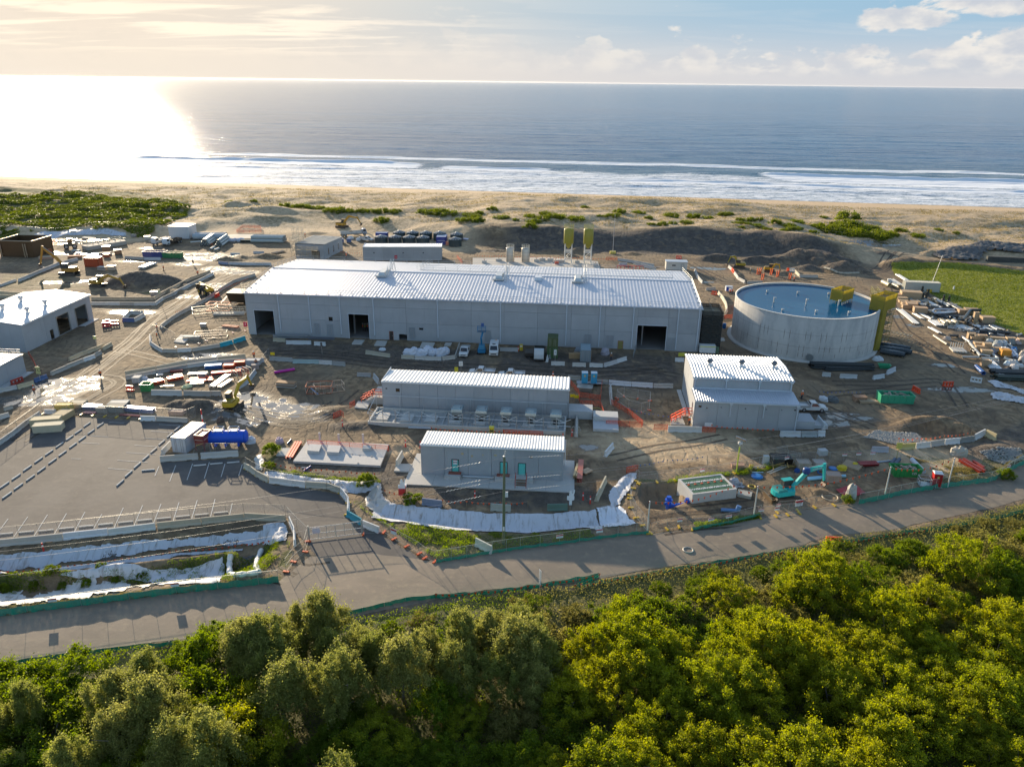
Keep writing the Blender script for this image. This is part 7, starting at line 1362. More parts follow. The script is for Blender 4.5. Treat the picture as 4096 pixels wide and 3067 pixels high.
 # containers, toilets, skips
g=at('h',595,1245);far=at('h',893,1105);fr=at('h',730,1258);dz=fr-g;ln=V3((-dz.y,dz.x,0)).normalized();rz=math.atan2(ln.y,ln.x);t=container('shipping_container','pale grey shipping container with ribbed rusty roof beside the car park',(g.x+dz.x,g.y+dz.y,0),rz,6.06,2.44,2.6,(.52,.55,.58),(.42,.3,.24))
g=at('h',940,1205);t=thing('blue_tank','long bright blue horizontal tank on legs beside the red hopper','tank',(g.x,g.y,0),R(4));c=(.015,.1,.62)
MB().tube((0,1.1,1.45),(5.7,1.1,1.45),1.05,20).mk_('tank_body','paint',c,t)
for s in(-.05,5.75):MB().lathe([(1.05,0),(.85,.2),(.4,.32),(.02,.36)],18).mk_('dished_end','paint',c,t);o=COL.objects[-1];o.location=(s,1.1,1.45);o.rotation_euler=(0,R(-90)if s<0 else R(90),0)
for x in(1.,2.6,4.6):MB().box(x-.15,x+.15,.4,1.8,0,.6).mk_('leg','paint',c,t)
for x in(1.6,4.):MB().box(x-.7,x+.7,.7,1.5,2.3,2.62).mk_('manhole','paint',(.05,.2,.6),t);rail(t,[(x-.75,.6,2.35),(x+.75,.6,2.35),(x+.75,1.6,2.35),(x-.75,1.6,2.35),(x-.75,.6,2.35)],.7,1.5,.05,'top_rail',(.6,.6,.6),False,())
g=at('h',822,1230);t=thing('hopper','rusty red steel hopper frame between the container and the blue tank','hopper',(g.x,g.y,0),rz-R(90));c=(.25,.05,.04);m=MB()
for x in(0,1.5):
 for y in(0,2.4):MB().beam((x,y,0),(x,y,2.7),.12,.12).mk_('leg','paint',c,t)
for z in(1.9,2.7):m.path([(0,0,z),(1.5,0,z),(1.5,2.4,z),(0,2.4,z),(0,0,z)],.08,4)
m.mk_('frame','paint',(.45,.3,.25),t);MB().box(.06,1.44,.06,2.34,1.,2.6,-.03,-.03).mk_('hopper_bin','paint',c,t);MB().tube((1.6,-.3,1.6),(.2,-.3,1.),.05,6).mk_('yellow_bar','paint',YEL,t)
def toilet(lab,loc,rz,col,roofc,z=.45):
 t=thing('portable_toilet',lab,'portable toilet',loc,rz);MB().box(-.56,.56,-.56,.56,z,z+2.1).mk_('cabin','plastic',col,t);r_=MB()
 for x in(-.56,-.2,.2,.52):r_.box(x,x+.05,-.59,-.56,z+.05,z+2.05)
 r_.mk_('rib','plastic',tuple(c*1.15 for c in col),t);d=MB().box(-.42,.42,-.6,-.55,z+.08,z+1.95).mk_('door','plastic',tuple(c*.9 for c in col),t);MB().box(.3,.36,-.64,-.6,z+1.,z+1.15).mk_('door_handle','plastic',(.05,.05,.05),d);MB().box(-.15,.15,-.62,-.6,z+1.35,z+1.7).mk_('door_sign','paint',(.65,.45,.1),d)
 m=MB();m.add([(-.62,-.62,z+2.1),(.62,-.62,z+2.1),(.62,.62,z+2.1),(-.62,.62,z+2.1),(-.5,0,z+2.35),(.5,0,z+2.35)],[(0,1,5,4),(2,3,4,5),(1,2,5),(3,0,4),(3,2,1,0)]);m.mk_('roof','plastic',roofc,t);return t
g=at('j',752,598);t=thing('trailer','low flat trailer carrying the two blue toilets','trailer',(g.x,g.y,0),R(-2));MB().box(0,4.9,0,1.5,.4,.5).mk_('deck','steel',(.3,.32,.34),t);MB().beam((4.9,.75,.45),(6.9,.75,.45),.12,.1).mk_('drawbar','steel',(.3,.32,.34),t)
for y in(-.08,1.58):wheel(t,2.4,y,.32,.32,.2)
toilet('blue portable toilet on the trailer, left of the pair',(g.x+1.55,g.y+.7,0),R(-2),(.06,.38,.62),(.62,.7,.75),.5);toilet('blue portable toilet on the trailer, right of the pair',(g.x+3.35,g.y+.62,0),R(-2),(.06,.38,.62),(.62,.7,.75),.5)
g=at('q',1410,655);toilet('red portable toilet with striped white roof beside the road fence',(g.x,g.y,g.z),R(-12),(.42,.02,.02),(.72,.72,.7),.3);t=thing('trailer','small grey trailer under the red toilet','trailer',(g.x,g.y,g.z),R(-12));MB().box(-2.3,.8,-.75,.75,.2,.3).mk_('deck','galvanised',(.35,.42,.42),t);rail(t,[(-2.3,-.7,.3),(-.8,-.7,.3),(-.8,.7,.3),(-2.3,.7,.3),(-2.3,-.7,.3)],1.1,1.5,.04,'cage_rail',(.5,.5,.5),False)
wheel(t,-.6,-.85,.28,.28,.18);wheel(t,-.6,.85,.28,.28,.18)
skip('large open green skip filled with rubble on the shaded ground, right side',at('l',605,860),R(-4),6.2,2.3,1.6,(.05,.36,.2),True,.12)
t=skip('green skip with white logo full of waste in the lower compound',at('q',1035,570),R(-2),4.4,1.8,1.4,(.04,.3,.08));sign_text('CD',.5,t,(3.1,-.12,.75),(R(90),0,0),(.75,.75,.75))
skip('small open green bin at the left end of the steel pen',at('h',275,655),R(0),1.9,1.7,1.4,(.06,.28,.1),False,.1)
skip('blue open-topped skip in the far left yard',at('a',1230,495),R(-2),7.6,2.4,1.9,(.05,.07,.22),False,.1);skip('green open skip beside the blue one in the far left yard',at('a',1400,500),R(-2),6.2,2.2,1.7,(.05,.22,.08),True,.15)
skip('small green bin with white ring mark beside the tank footing',at('l',590,480),R(-10),2.4,1.1,.8,(.04,.34,.16),False)
skip('small dark green hopper bin left of the hall end',at('v',1030*.0+850,40),R(8),2.,1.6,1.4,(.07,.12,.05),False)
g=at('c',712,1368);container('shipping_container','olive green container standing end-on before the hall, bottom of two',g,R(86),3.4,2.3,2.5,(.08,.14,.06));t=container('shipping_container','smaller olive green container stacked on top of the green one',g+V3((0,.1,2.52)),R(86),3.2,2.25,2.,(.09,.12,.05))
g=at('c',998,1398);container('shipping_container','open grey container with blue-grey doors before the hall',g,R(86),4.6,2.3,2.6,(.24,.28,.3),(.3,.38,.42))
container('shipping_container','cream container at the far end of the pipe yard by the field',at('e',985,628),R(-8),9.6,2.6,2.8,(.5,.5,.44),(.55,.52,.42),'x+')
g=at('t',828,408);container('shipping_container','orange-red container in the glaring far left yard',g,R(-2),4.6,2.6,2.8,(.42,.08,.03),(.75,.55,.4),'x+')
g=at('t',10,308);t=thing('formwork_pit','large open brown steel formwork box at the left edge of the far yard','formwork',g,R(-4))
for a,b,c_,d_ in((0,11.5,0,.3),(0,11.5,9.7,10),(0,.3,.3,9.7),(11.2,11.5,.3,9.7)):
 MB().box(a,b,c_,d_,0,5.2).mk_('side_wall','steel',(.12,.075,.04),t)
MB().path([(-.1,-.1,5.25),(11.6,-.1,5.25),(11.6,10.1,5.25),(-.1,10.1,5.25),(-.1,-.1,5.25)],.16,6).mk_('top_edge','steel',(.5,.4,.28),t)
for x in(-.5,.8,8.6,9.3):MB().tube((x,-.35,0),(x,-.35,4.4),.16,8).mk_('strut','steel',(.42,.34,.24),t)
rs=random.Random(21);cl=[(.5,.46,.4),(.42,.12,.05),(.55,.42,.3),(.3,.28,.26),(.6,.58,.52),(.35,.2,.1)]
def clutter(r,x,y,k,label):
 g=at(r,x,y);rz=rs.uniform(-.3,.5);t=None
 if k=='frame':
  t=thing('steelwork_stack',label,'steel frame',g,rz);L_,W_,H_=rs.uniform(4,7),rs.uniform(2,3),rs.uniform(.8,1.8);m=MB()
  for z in(.1,H_):m.path([(0,0,z),(L_,0,z),(L_,W_,z),(0,W_,z),(0,0,z)],.07,4)
  m.mk_('chord','steel',cl[rs.randrange(6)],t)
  for i in range(5):MB().tube((L_*i/4,0,0),(L_*i/4,0,H_),.05,4).mk_('upright','steel',cl[0],t);MB().tube((L_*i/4,W_,0),(L_*i/4,W_,H_),.05,4).mk_('upright','steel',cl[0],t)
 elif k=='stack':
  t=thing('sheet_stack',label,'stack',g,rz);L_=rs.uniform(2.4,5)
  for i in range(rs.randint(3,6)):MB().box(rs.uniform(-.1,.1),L_+rs.uniform(-.1,.1),0,1.3,i*.18,i*.18+.13).mk_('sheet','timber',cl[rs.randrange(6)],t)
 elif k=='box':
  t=thing('equipment_box',label,'box',g,rz);c=cl[rs.randrange(6)];a=rs.uniform(1.2,2.6);MB().box(0,a,0,a*.7,.1,a*.65,.04,.04).mk_('body','paint',c,t);MB().box(-.05,a+.05,-.05,a*.7+.05,a*.65,a*.65+.08).mk_('lid','paint',tuple(q*1.2 for q in c),t);MB().box(.1,a-.1,.1,a*.6,0,.1).mk_('skid','timber',(.2,.15,.1),t)
n=0;OR_=('near','middle','far')
for r,x,y,k,lab in(('t',420,190,'frame','rusty steel frame at the foot of the far white liner'),('t',500,160,'stack','stack of brown sheets below the far white liner'),('t',560,200,'frame','low steel frame in the far left yard, left of the loader'),('t',690,90,'box','yellow-topped cabin box in the far left yard'),('t',740,180,'frame','steel frame between loader and long platform'),('t',800,150,'stack','glinting sheet stack near the long platform'),('t',860,200,'frame','orange-brown scaffold frame before the long platform'),('t',930,170,'frame','scaffold frame at the left end of the long platform'),('t',700,260,'stack','long timber stack in the far left yard'),('t',740,300,'box','small box among the timber stacks'),('t',660,330,'stack','red sheet stack beside the far puddle'),('t',960,300,'stack','pale stack right of the orange-red container'),('t',1010,320,'box','pale box right of the orange-red container'),('t',1000,260,'box','box in front of the long platform'),('t',1120,290,'box','dark box near the blue skip'),('t',950,440,'stack','white stack in the sun glare by the container'),('t',1050,445,'box','white box in the sun glare by the container'),('t',380,340,'stack','red stack beside the formwork box'),('t',430,280,'box','orange machine box beside the scissor lift'),('u',60,120,'box','red machine box at the right of the long platform'),('u',190,150,'box','dark machine box left of the white truck'),('u',230,170,'stack','red stack left of the white truck'),('u',640,180,'stack','red-brown sheet stack right of the tipper truck'),('u',740,195,'stack','second sheet stack right of the tipper truck'),('u',250,700,'box','pale concrete box at the bend of the wet track'),('u',860,680,'box','x'),('v',230,190,'frame','tangled pump frame inside the yard loop'),('v',320,350,'box','black wrapped machine inside the yard loop'),('v',590,350,'stack','low dark stack inside the yard loop'),('v',250,500,'frame','small frame with red lamp in the yard loop'),('v',90,500,'stack','white boards inside the left of the yard loop'),('v',400,140,'frame','scrap scaffold tubes left of the ramp'),('v',500,100,'frame','galvanised frame heap left of the ramp'),('b',120,480,'box','x'),('h',1600,610,'stack','black pallet base in the wet mud'),('h',1900,680,'frame','dark rebar cage lying in the mud, left'),('h',2000,690,'frame','dark rebar cage lying in the mud, right')):
 if lab!='x':clutter(r,x,y,k,lab)
g=at('t',860,250);e=at('t',1240,190);d=e-g;rz2=math.atan2(d.y,d.x);t=thing('long_platform','long raised concrete platform with handrails in the far left yard','platform',g,rz2);L_=d.length;MB().box(0,L_,0,4,0,1.3).mk_('deck','concrete',(.46,.42,.36),t);rail(t,[(0,.1,1.3),(L_,.1,1.3)],1.1,2,.05,'hand_rail',(.55,.48,.38),False);rail(t,[(0,3.9,1.3),(L_,3.9,1.3)],1.1,2,.05,'hand_rail',(.55,.48,.38),False)
g=at('v',480,205);e=at('v',880,195);d=e-g;t=thing('loading_ramp','pale ramp deck with galvanised rails at the left end of the hall','ramp',g,math.atan2(d.y,d.x));L_=d.length;MB().box(0,L_,0,2.2,.1,.5).mk_('deck','concrete',(.42,.4,.35),t);rail(t,[(0,.1,.5),(L_,.1,.5)],1.2,1.5,.05,'guard_rail',(.52,.5,.42),False);rail(t,[(0,2.1,.5),(L_,2.1,.5)],1.2,1.5,.05,'guard_rail',(.52,.5,.42),False)
g=at('v',700,60);t=thing('dark_hopper','dark open hopper bin with a stair beside the hall end','hopper',(g.x,g.y,0),R(-4));MB().box(0,5,0,4,.6,3.2,-.6,-.5).mk_('bin_wall','steel',(.05,.045,.035),t);m=MB()
for k in range(8):m.box(-.6-.3*k,-.35-.3*k,.2,1.2,2.4-.3*k,2.46-.3*k)
m.mk_('stair_tread','galvanised',(.5,.46,.4),t);MB().path([(-.6,-.5,3.2),(5.6,-.5,3.2),(5.6,4.5,3.2)],.07,5).mk_('top_edge','steel',(.4,.35,.28),t)
scaffold('scaffold_tower','thin scaffold rising behind the dark hopper at the hall end',(*at('v',860,20)[:2],0),R(-4),2,1,2,cols=(.4,.38,.32))
rail(thing('barrier_rail','steel handrail sloping down at the left of the right hall door','handrail',(*at('c',1390,1290)[:2],0)),[(0,0,.2),(-1.4,-5.2,0)],1.2,1.4,.045,'hand_rail',(.35,.38,.4),False)
# vehicles
put('ute',mk_ute,at('i',1615,285),R(-94),'white utility truck parked nose-out before the hall, left of the blue lift','');put('van',mk_van,at('c',165,1320),R(-92),'white van with roof beacon parked before the hall','')
put('ute',mk_ute,at('k',1580,835),R(-3),'white utility truck with open tray behind the pump house','');put('ute',mk_ute,at('F',140,240),R(-15),'white utility truck near the round plastic tanks','')
put('ute',mk_ute,at('i',1785,490),R(175),'white vehicle mostly hidden behind the switch building roof, left','');put('ute',mk_ute,at('i',2075,515),R(178),'white vehicle roof just showing behind the switch building, right','')
def mt():return mk_tipper((.52,.55,.56),(.07,.07,.06),3.4)
t=put('tip1',mt,at('c',552,1360),R(-93),'silver cab tipper truck parked nose-out beside the green containers','')
t=put('tip2',lambda:mk_tipper((.3,.33,.38),(.48,.48,.46),7.5,load=(.14,.1,.06)),at('b',1160,305),R(22),'grey cab tipper truck being loaded by the yellow excavator','')
t=put('tip3',lambda:mk_tipper((.62,.65,.66),(.1,.07,.05),5.2),at('a',1470,385),R(-110),'white cab tipper truck with dark body facing the camera in the far yard','');t=put('tip4',lambda:mk_tipper((.62,.6,.58),(.5,.5,.48),5.2),at('a',1375,380),R(-112),'white bonneted truck beside the tipper in the far yard','')
c=(.03,.48,.46)
excavator('teal excavator with raised arm and blue drum in the lower compound',at('A',250,385),R(8),c,[(1.,2.),(3.4,4.6),(6.2,4.9),(6.6,2.3)],.92,True,R(8),'KOBELCO')
excavator('yellow excavator with its boom pointing away beside the steel pen',at('h',1180,810),R(86),YEL,[(1.,1.9),(3.4,3.4),(7.6,3.3),(8.8,1.2)],.95,True)
excavator('yellow excavator loading the tipper on the sand behind the hall',at('b',1010,240),R(-18),(.5,.27,.03),[(1.,2.),(3.2,4.4),(6.6,4.),(7.8,2.2)],1.1)
excavator('orange-yellow excavator facing left in the far left yard',at('a',600,645),R(178),(.5,.24,.04),[(1.,2.),(2.6,4.2),(5.6,6.6),(6.9,2.6)],1.2)
excavator('dark yellow excavator working beside the brown spoil heap',at('a',850,745),R(-12),(.42,.25,.04),[(1.,2.),(4.,3.4),(7.6,2.6),(8.6,.9)],1.)
excavator('small yellow excavator between the spoil heaps behind the tank',at('d',810,850),R(160),(.4,.3,.03),[(1.,1.8),(2.,4.),(3.6,3.6),(4.3,1.5)],.85)
excavator('yellow mini excavator with canopy by the orange stakes',at('d',1190,905),R(-20),(.55,.33,.03),[(1.,1.8),(2.,3.4),(3.4,3.),(3.8,1.3)],.8)
g=at('a',1780,810);t=thing('telehandler','yellow telehandler with big wheels driving up the wet track','telehandler',g,R(140));MB().box(-2.2,2.,-.9,.9,.8,1.5,.1,.05).mk_('chassis','paint',(.07,.06,.05),t);MB().box(-.6,.9,.15,1.05,1.4,2.7,.15,.08).mk_('cab','glass',(.04,.045,.04),t);MB().box(-.65,.95,.1,1.1,2.7,2.8).mk_('cab_roof','paint',YEL,t);MB().beam((-2.3,-.35,2.),(3.6,-.35,2.5),.42,.45).mk_('boom','paint',YEL,t);MB().box(-2.5,-1.2,-1.,1.,1.2,2.,.1,.1).mk_('counterweight','paint',YEL,t);MB().box(3.4,3.6,-1.,.9,.9,2.3).mk_('fork_carriage','steel',(.1,.09,.07),t)
for x in(-1.5,1.5):
 for y in(-1.05,1.05):wheel(t,x,y,.75,.75,.5,rim=(.5,.35,.05))
for s in(-.7,.3):MB().box(3.5,4.9,s,s+.12,.85,.92).mk_('fork','steel',(.1,.1,.1),t)
g=at('c',58,1318);c=(.02,.19,.36);t=thing('boom_lift','blue boom lift with its basket raised against the hall wall','boom lift',g,R(-90));MB().box(-1.1,1.1,-.85,.85,.35,.9).mk_('chassis','paint',c,t);MB().box(-1.,.6,-.7,.7,.95,1.8,.1,.08).mk_('turret','paint',(.04,.22,.36),t);MB().beam((-.4,0,1.6),(.4,-.1,3.6),.35,.35).mk_('lower_boom','paint',c,t);MB().beam((.4,-.1,3.5),(-.1,.3,4.9),.3,.3).mk_('upper_boom','paint',c,t)
m=MB()
for z in(4.9,5.5,6.):m.path([(-.5,-.9,z),(.5,-.9,z),(.5,.9,z),(-.5,.9,z),(-.5,-.9,z)],.05,4)
for x,y in((-.5,-.9),(.5,-.9),(.5,.9),(-.5,.9),(.5,0),(-.5,0)):m.tube((x,y,4.9),(x,y,6.),.05,4)
m.mk_('basket','paint',c,t);MB().box(-.5,.5,-.9,.9,4.86,4.9).mk_('basket_floor','steel',(.2,.2,.22),t);MB().box(-.2,.2,-.1,.5,6.,6.7).mk_('tool_crate','paint',(.03,.1,.3),t)
for x in(-.8,.8):
 for y in(-.9,.9):wheel(t,x,y,.38,.38,.3,rim=(.5,.5,.5))
g=at('t',280,300);t=thing('scissor_lift','white scissor lift parked beside the brown formwork box','scissor lift',g,R(-5));MB().box(-2,2,-.9,.9,.4,1.).mk_('chassis','paint',(.5,.5,.48),t);MB().box(-2.2,2.2,-1,1,2.,2.15).mk_('platform','paint',(.6,.6,.58),t);rail(t,[(-2.2,-1,2.15),(2.2,-1,2.15),(2.2,1,2.15),(-2.2,1,2.15),(-2.2,-1,2.15)],1.1,1.2,.05,'guard_rail',(.6,.6,.58),False);m=MB()
for y in(-.7,.7):m.beam((-1.6,y,1.),(1.6,y,2.),.12,.1).beam((1.6,y,1.),(-1.6,y,2.),.12,.1)
m.mk_('scissor_arm','steel',(.3,.3,.3),t)
for x in(-1.5,1.5):
 for y in(-.95,.95):wheel(t,x,y,.42,.42,.3)
g=at('t',690,230);t=thing('wheel_loader','dark machine with glinting cab roof among the far frames','machine',g,R(30));MB().box(-2,1.6,-.9,.9,.9,1.9,.1,.1).mk_('body','paint',(.12,.1,.06),t);MB().box(-.6,.9,-.7,.7,1.9,3.3,.1,.1).mk_('cab','glass',(.05,.06,.05),t);MB().box(-.7,1.,-.8,.8,3.3,3.4).mk_('cab_roof','paint',(.7,.68,.6),t)
for x in(-1.2,1.3):
 for y in(-1,1):wheel(t,x,y,.8,.8,.5)
g=at('c',470,1350);t=thing('trailer','small dark tipping trailer left of the silver truck','trailer',g,R(-92));MB().box(-1.4,1.4,-.9,.9,.6,1.3,-.05,-.05).mk_('tray','steel',(.1,.09,.08),t);MB().beam((1.4,0,.6),(2.8,0,.5),.1,.1).mk_('drawbar','steel',(.1,.1,.1),t);wheel(t,-.1,-.95,.36,.36,.22);wheel(t,-.1,.95,.36,.36,.22)
# people
for a in(('a',872,1537,'person in orange jacket and white helmet walking on the muddy drive',R(-80),1),('h',1392,332,'person in orange vest standing behind the steel pen by the hall corner',R(-90),0),('a',1357,1130,'person in orange top at the tip of the yard loop, upper one',0,0),('a',1357,1200,'person in orange top inside the corner fence of the yard loop',R(30),0),('a',1412,610,'person in orange on the brown ground beyond the wet track',R(60),1),('a',1708,655,'person in orange vest at the head of the double barrier',R(-90),0),('a',1668,560,'person in dark clothes walking beside the big puddle',R(-60),1,(.1,.08,.08)),('k',382,988,'person in bright orange bending beside the pump house steps',R(120),0),('k',1478,775,'person in orange standing on the tray of the white utility truck',R(-60),0),('c',1173,1385,'person in white helmet and dark vest beside the grey container',R(-100),0,(.22,.12,.06)),('j',935,560,'x',0,0),('d',690,1195,'person in orange jacket beside the small generator, left of two',R(20),0),('d',718,1190,'person in orange jacket beside the small generator, right of two',R(160),0),('d',945,930,'person in white helmet standing left of the mini excavator',R(-20),0,(.45,.35,.12)),('d',1500,1030,'person in orange behind the far rim of the tank',R(200),0),('b',1190,1130,'person in orange inside the middle hall door, left of three',0,0),('b',1210,1133,'person in yellow inside the middle hall door, centre of three',0,0,(.6,.6,.1)),('b',1230,1130,'person in orange inside the middle hall door, right of three',0,0),('h',930,560,'person in red vest among the red beams of the steel pen',R(-90),1,(.5,.05,.03)),('h',1412,405,'person crouching beside the red drum in the steel pen',R(-60),0,(.5,.25,.15)),('b',690,330,'x',0,0),('b',1048,500,'person in orange on the far edge of the hall roof walkway',0,0)):
 if a[3]=='x':continue
 t=person(*a[:6],col=a[6]if len(a)>6 else None)
 if 'tray of' in a[3]:t.location.z+=.95
 if 'far edge of the hall roof' in a[3]:g=G('b',1048,505,10.05);t.location=(g[0],g[1],10.)
 if 'inside the middle hall' in a[3]:t.location.z=.12
g=G('b',692,322,5.);t=person('b',692,322,'person in orange working on the purlins of the unfinished block building',0,0);t.location=(g[0],g[1],4.95)
# pipe yard on the right
WP=(.62,.62,.6);GP=(.34,.36,.36);BK=(.035,.038,.04);TAN=(.5,.36,.22)
def ps(r,x0,y0,x1,y1,n,rad,col,lab,rows=1,name='pipe_stack',kind='plastic',**k):pipestack(name,lab,G(r,x0,y0),G(r,x1,y1),n,rad,col,rows=rows,kind=kind,**k)
ps('x',375,420,232,298,6,.13,WP,'bundle of long pale pipes lying beside the wet track, leftmost of the yard',jitter=.5);ps('x',415,375,340,330,4,.12,WP,'short bundle of pale pipes right of the long ones',jitter=.3);ps('x',500,385,400,330,5,.1,WP,'bundle of thin pale pipes in the yard middle',jitter=.4)
ps('x',585,440,515,395,5,.22,WP,'bundle of thick white pipes pointing at the camera',jitter=.1);ps('x',865,475,740,432,8,.16,WP,'wide bundle of white pipes with square ends',jitter=.5);ps('x',940,470,860,425,5,.15,WP,'pale pipes behind the wide white bundle',jitter=.6)
ps('x',1070,808,985,730,6,.2,(.66,.67,.68),'bundle of bright white pipes near the blue pipe',jitter=.1);ps('x',560,505,468,455,2,.22,WP,'pair of pale flanged pipes on the gravel',jitter=.4);ps('x',610,590,495,515,2,.16,(.55,.48,.36),'two buff planks-like pipes beside the flanged pair',jitter=.5)
ps('x',330,160,130,152,3,.2,BK,'black pipes stacked at the far end of the yard',rows=1,jitter=.3);ps('x',385,205,290,155,2,.2,WP,'white pipe pair beside the tall cream box',jitter=.3);ps('x',660,315,480,330,3,.22,WP,'three hoop-ended silver pipes lying together',jitter=.05)
ps('x',640,270,510,205,3,.22,GP,'grey pipe row along the edge of the grass field, far',jitter=.6);ps('x',560,280,450,225,4,.16,WP,'silver pipe heap in the yard, far middle',jitter=.7);ps('x',740,300,640,245,3,.26,(.1,.1,.1),'dark valves and pipes along the field edge',jitter=.5);ps('x',440,265,350,235,3,.3,GP,'three thick silver valves in the yard',jitter=.4)
ps('x',730,345,540,350,5,.2,BK,'black fittings in the shade of the silver hoops',jitter=.9);ps('x',720,385,560,380,4,.2,BK,'black pipe row in the yard middle',jitter=.6);ps('x',690,375,600,345,2,.13,WP,'white rods over the black fittings',jitter=.5)
ps('x',1100,500,800,480,4,.2,BK,'long black pipe row, upper',rows=2,jitter=.8);ps('x',1200,530,900,505,4,.2,BK,'long black pipe row, lower',jitter=.8);ps('x',1000,470,900,440,3,.14,WP,'white tubes above the long black pipes',jitter=.4);ps('x',1090,470,1000,435,3,.15,(.45,.45,.42),'grey tubes above the long black pipes',jitter=.5);ps('x',1170,560,1050,520,2,.12,WP,'two white tubes resting on the black pipes',jitter=.4)
ps('x',1290,830,970,822,6,.2,BK,'big stack of long black pipes beside the lower right shade, upper',rows=2,jitter=.6);ps('x',1290,880,990,868,5,.2,(.03,.045,.035),'big stack of long black pipes beside the lower right shade, lower',rows=2,jitter=.6)
ps('x',890,700,800,590,1,.32,GP,'thick grey flanged pipe running diagonally',jitter=0);ps('x',1040,720,960,650,1,.26,WP,'white pipe with flange by the orange box',jitter=0);ps('x',875,708,735,705,1,.26,(.5,.5,.46),'grey header pipe with stub outlets, left',jitter=0);ps('x',1040,718,900,715,1,.26,(.5,.5,.46),'grey header pipe with stub outlets, right',jitter=0)
ps('x',915,850,850,790,1,.42,(.05,.14,.38),'short thick blue pipe at the yard corner',jitter=0);ps('x',1215,715,1150,640,2,.36,(.42,.5,.62),'pale blue wrapped pipe pair near the right edge',jitter=.1);ps('x',800,580,735,535,1,.28,WP,'white pipe by the timber crates',jitter=0);ps('x',1180,640,1120,600,1,.26,WP,'white pipe behind the blue fittings',jitter=0)
ps('x',280,60,195,8,2,.3,(.55,.56,.55),'two long pale pipes at the far corner by the field',jitter=.3);ps('x',235,105,150,50,3,.35,(.5,.5,.46),'flanged silver pipes behind the cream container',jitter=.3);ps('x',120,105,60,75,1,.6,(.52,.47,.3),'thick cream pipe lying beside the yellow scaffold',jitter=0);ps('x',195,118,150,98,1,.6,(.5,.44,.3),'short thick cream pipe near the container',jitter=0)
for k,(x,y)in enumerate(((600,435),(645,435),(690,432))):g=G('x',x,y);t=thing('flanged_pipe','thick buff pipe end facing the camera, %s of three'%('left','middle','right')[k],'pipe',(g[0],g[1],0));m=MB();m.tube((0,0,.62),(.2,2.2,.62),.6,16,cap=False).tube((0,0,.62),(.2,2.2,.62),.5,16,cap=False);m.mk_('pipe','plastic',(.52,.44,.3),t);MB().tube((0,.12,.62),(.01,.2,.62),.5,16).mk_('end_disc','plastic',(.5,.42,.3),t);MB().box(-.5,.5,.2,1.8,0,.1).mk_('bearer','timber',(.3,.22,.12),t)
def U_(r,P,rad,col,lab,h=.3):
 Q=[V3(G(r,*p))for p in P];m=MB().path([q-Q[0]+V3((0,0,h))for q in Q],rad,8);o=m.mk_('bent_pipe','plastic',col);o.location=Q[0];tag(o,lab,'pipe')
U_('x',((735,420),(790,345),(800,335),(885,335)),.38,BK,'large black bent duct in the pipe yard, upper',1.2);U_('x',((780,430),(825,375),(880,350)),.34,BK,'large black bent duct in the pipe yard, lower',.8);U_('x',((585,345),(505,345),(480,330),(500,310),(670,312)),.22,(.5,.52,.56),'silver hoop pipe bent back on itself',.7)
for r,x,y,d,lab in(('x',220,200,(5.2,2.8,2.),'largest tan timber crate at the far end of the pipe yard'),('x',172,200,(2.6,2.2,1.2),'tan crate left of the largest crate, back'),('x',185,222,(2.8,1.8,1.),'tan crate left of the largest crate, middle'),('x',205,240,(3.,1.6,.8),'low tan crate left of the largest crate, front'),('x',230,262,(2.2,1.6,.9),'low tan crate nearer the long pale pipes, left'),('x',268,262,(2.8,1.8,1.),'low tan crate nearer the long pale pipes, right'),('x',232,284,(2.,1.4,1.),'tan crate on the corner of the pale pipes, left'),('x',268,282,(2.6,1.6,1.3),'tan crate on the corner of the pale pipes, right'),('x',126,206,(2.2,1.4,.3),'flat tan pallet at the far left of the yard'),('x',328,322,(3.2,2.,1.5),'open tan crate with timber inside, yard middle'),('x',285,248,(3,1.8,.8),'tan crate behind the corner crates'),('x',708,335,(2.6,1.6,1.3),'tan crate at the edge of the grass field, left'),('x',760,330,(3.2,1.8,1.4),'tan crate at the edge of the grass field, middle'),('x',905,405,(3.,2.,1.5),'tan crate at the edge of the grass field, right'),('x',830,400,(1.,1.,2.6),'upright brown box by the black bent duct'),('x',785,545,(1.6,1.2,1.5),'tall tan crate in the crate row, leftmost'),('x',810,560,(1.4,1.,1.),'tan crate in the crate row, second'),('x',840,560,(1.4,1.1,1.4),'tan crate in the crate row, third'),('x',872,560,(1.8,1.2,1.5),'tan crate in the crate row, fourth'),('x',925,570,(1.6,1.2,1.2),'tan crate in the crate row, fifth'),('x',985,565,(2.6,1.2,1.1),'long tan crate right of the crate row'),('x',840,612,(2.8,1.4,1.1),'tan crate on the grey flanged pipe'),('x',850,640,(2.4,1.2,1.1),'lower tan crate by the flanged pipe, left'),('x',915,640,(1.6,1.2,1.7),'tall tan crate by the flanged pipe'),('x',900,672,(2.2,1.3,1.),'white-topped tan crate near the header pipe'),('x',1005,645,(2.2,1.2,.8),'buff crate left of the white wrapped drum'),('x',1110,580,(1.8,1.3,1.4),'tan crate near the right edge, left of two'),('x',1215,585,(2.4,1.6,1.2),'tan crate at the right edge of the picture'),('x',898,775,(1.4,1.,1.5),'tan crate by the blue pipe corner'),('x',930,765,(1.2,.8,1.),'small tan crate beside the bright white pipes')):
 g=G(r,x,y);crate(lab,(g[0],g[1],0),R(-14+(x*7%9)),d,(.5+(x%5)*.01,.36,.22))
g=G('x',1066,690);crate('orange painted box under the white wrapped drum',(g[0],g[1],0),R(-10),(2.,1.8,1.5),(.62,.28,.04),'orange_box','box',slats=False)
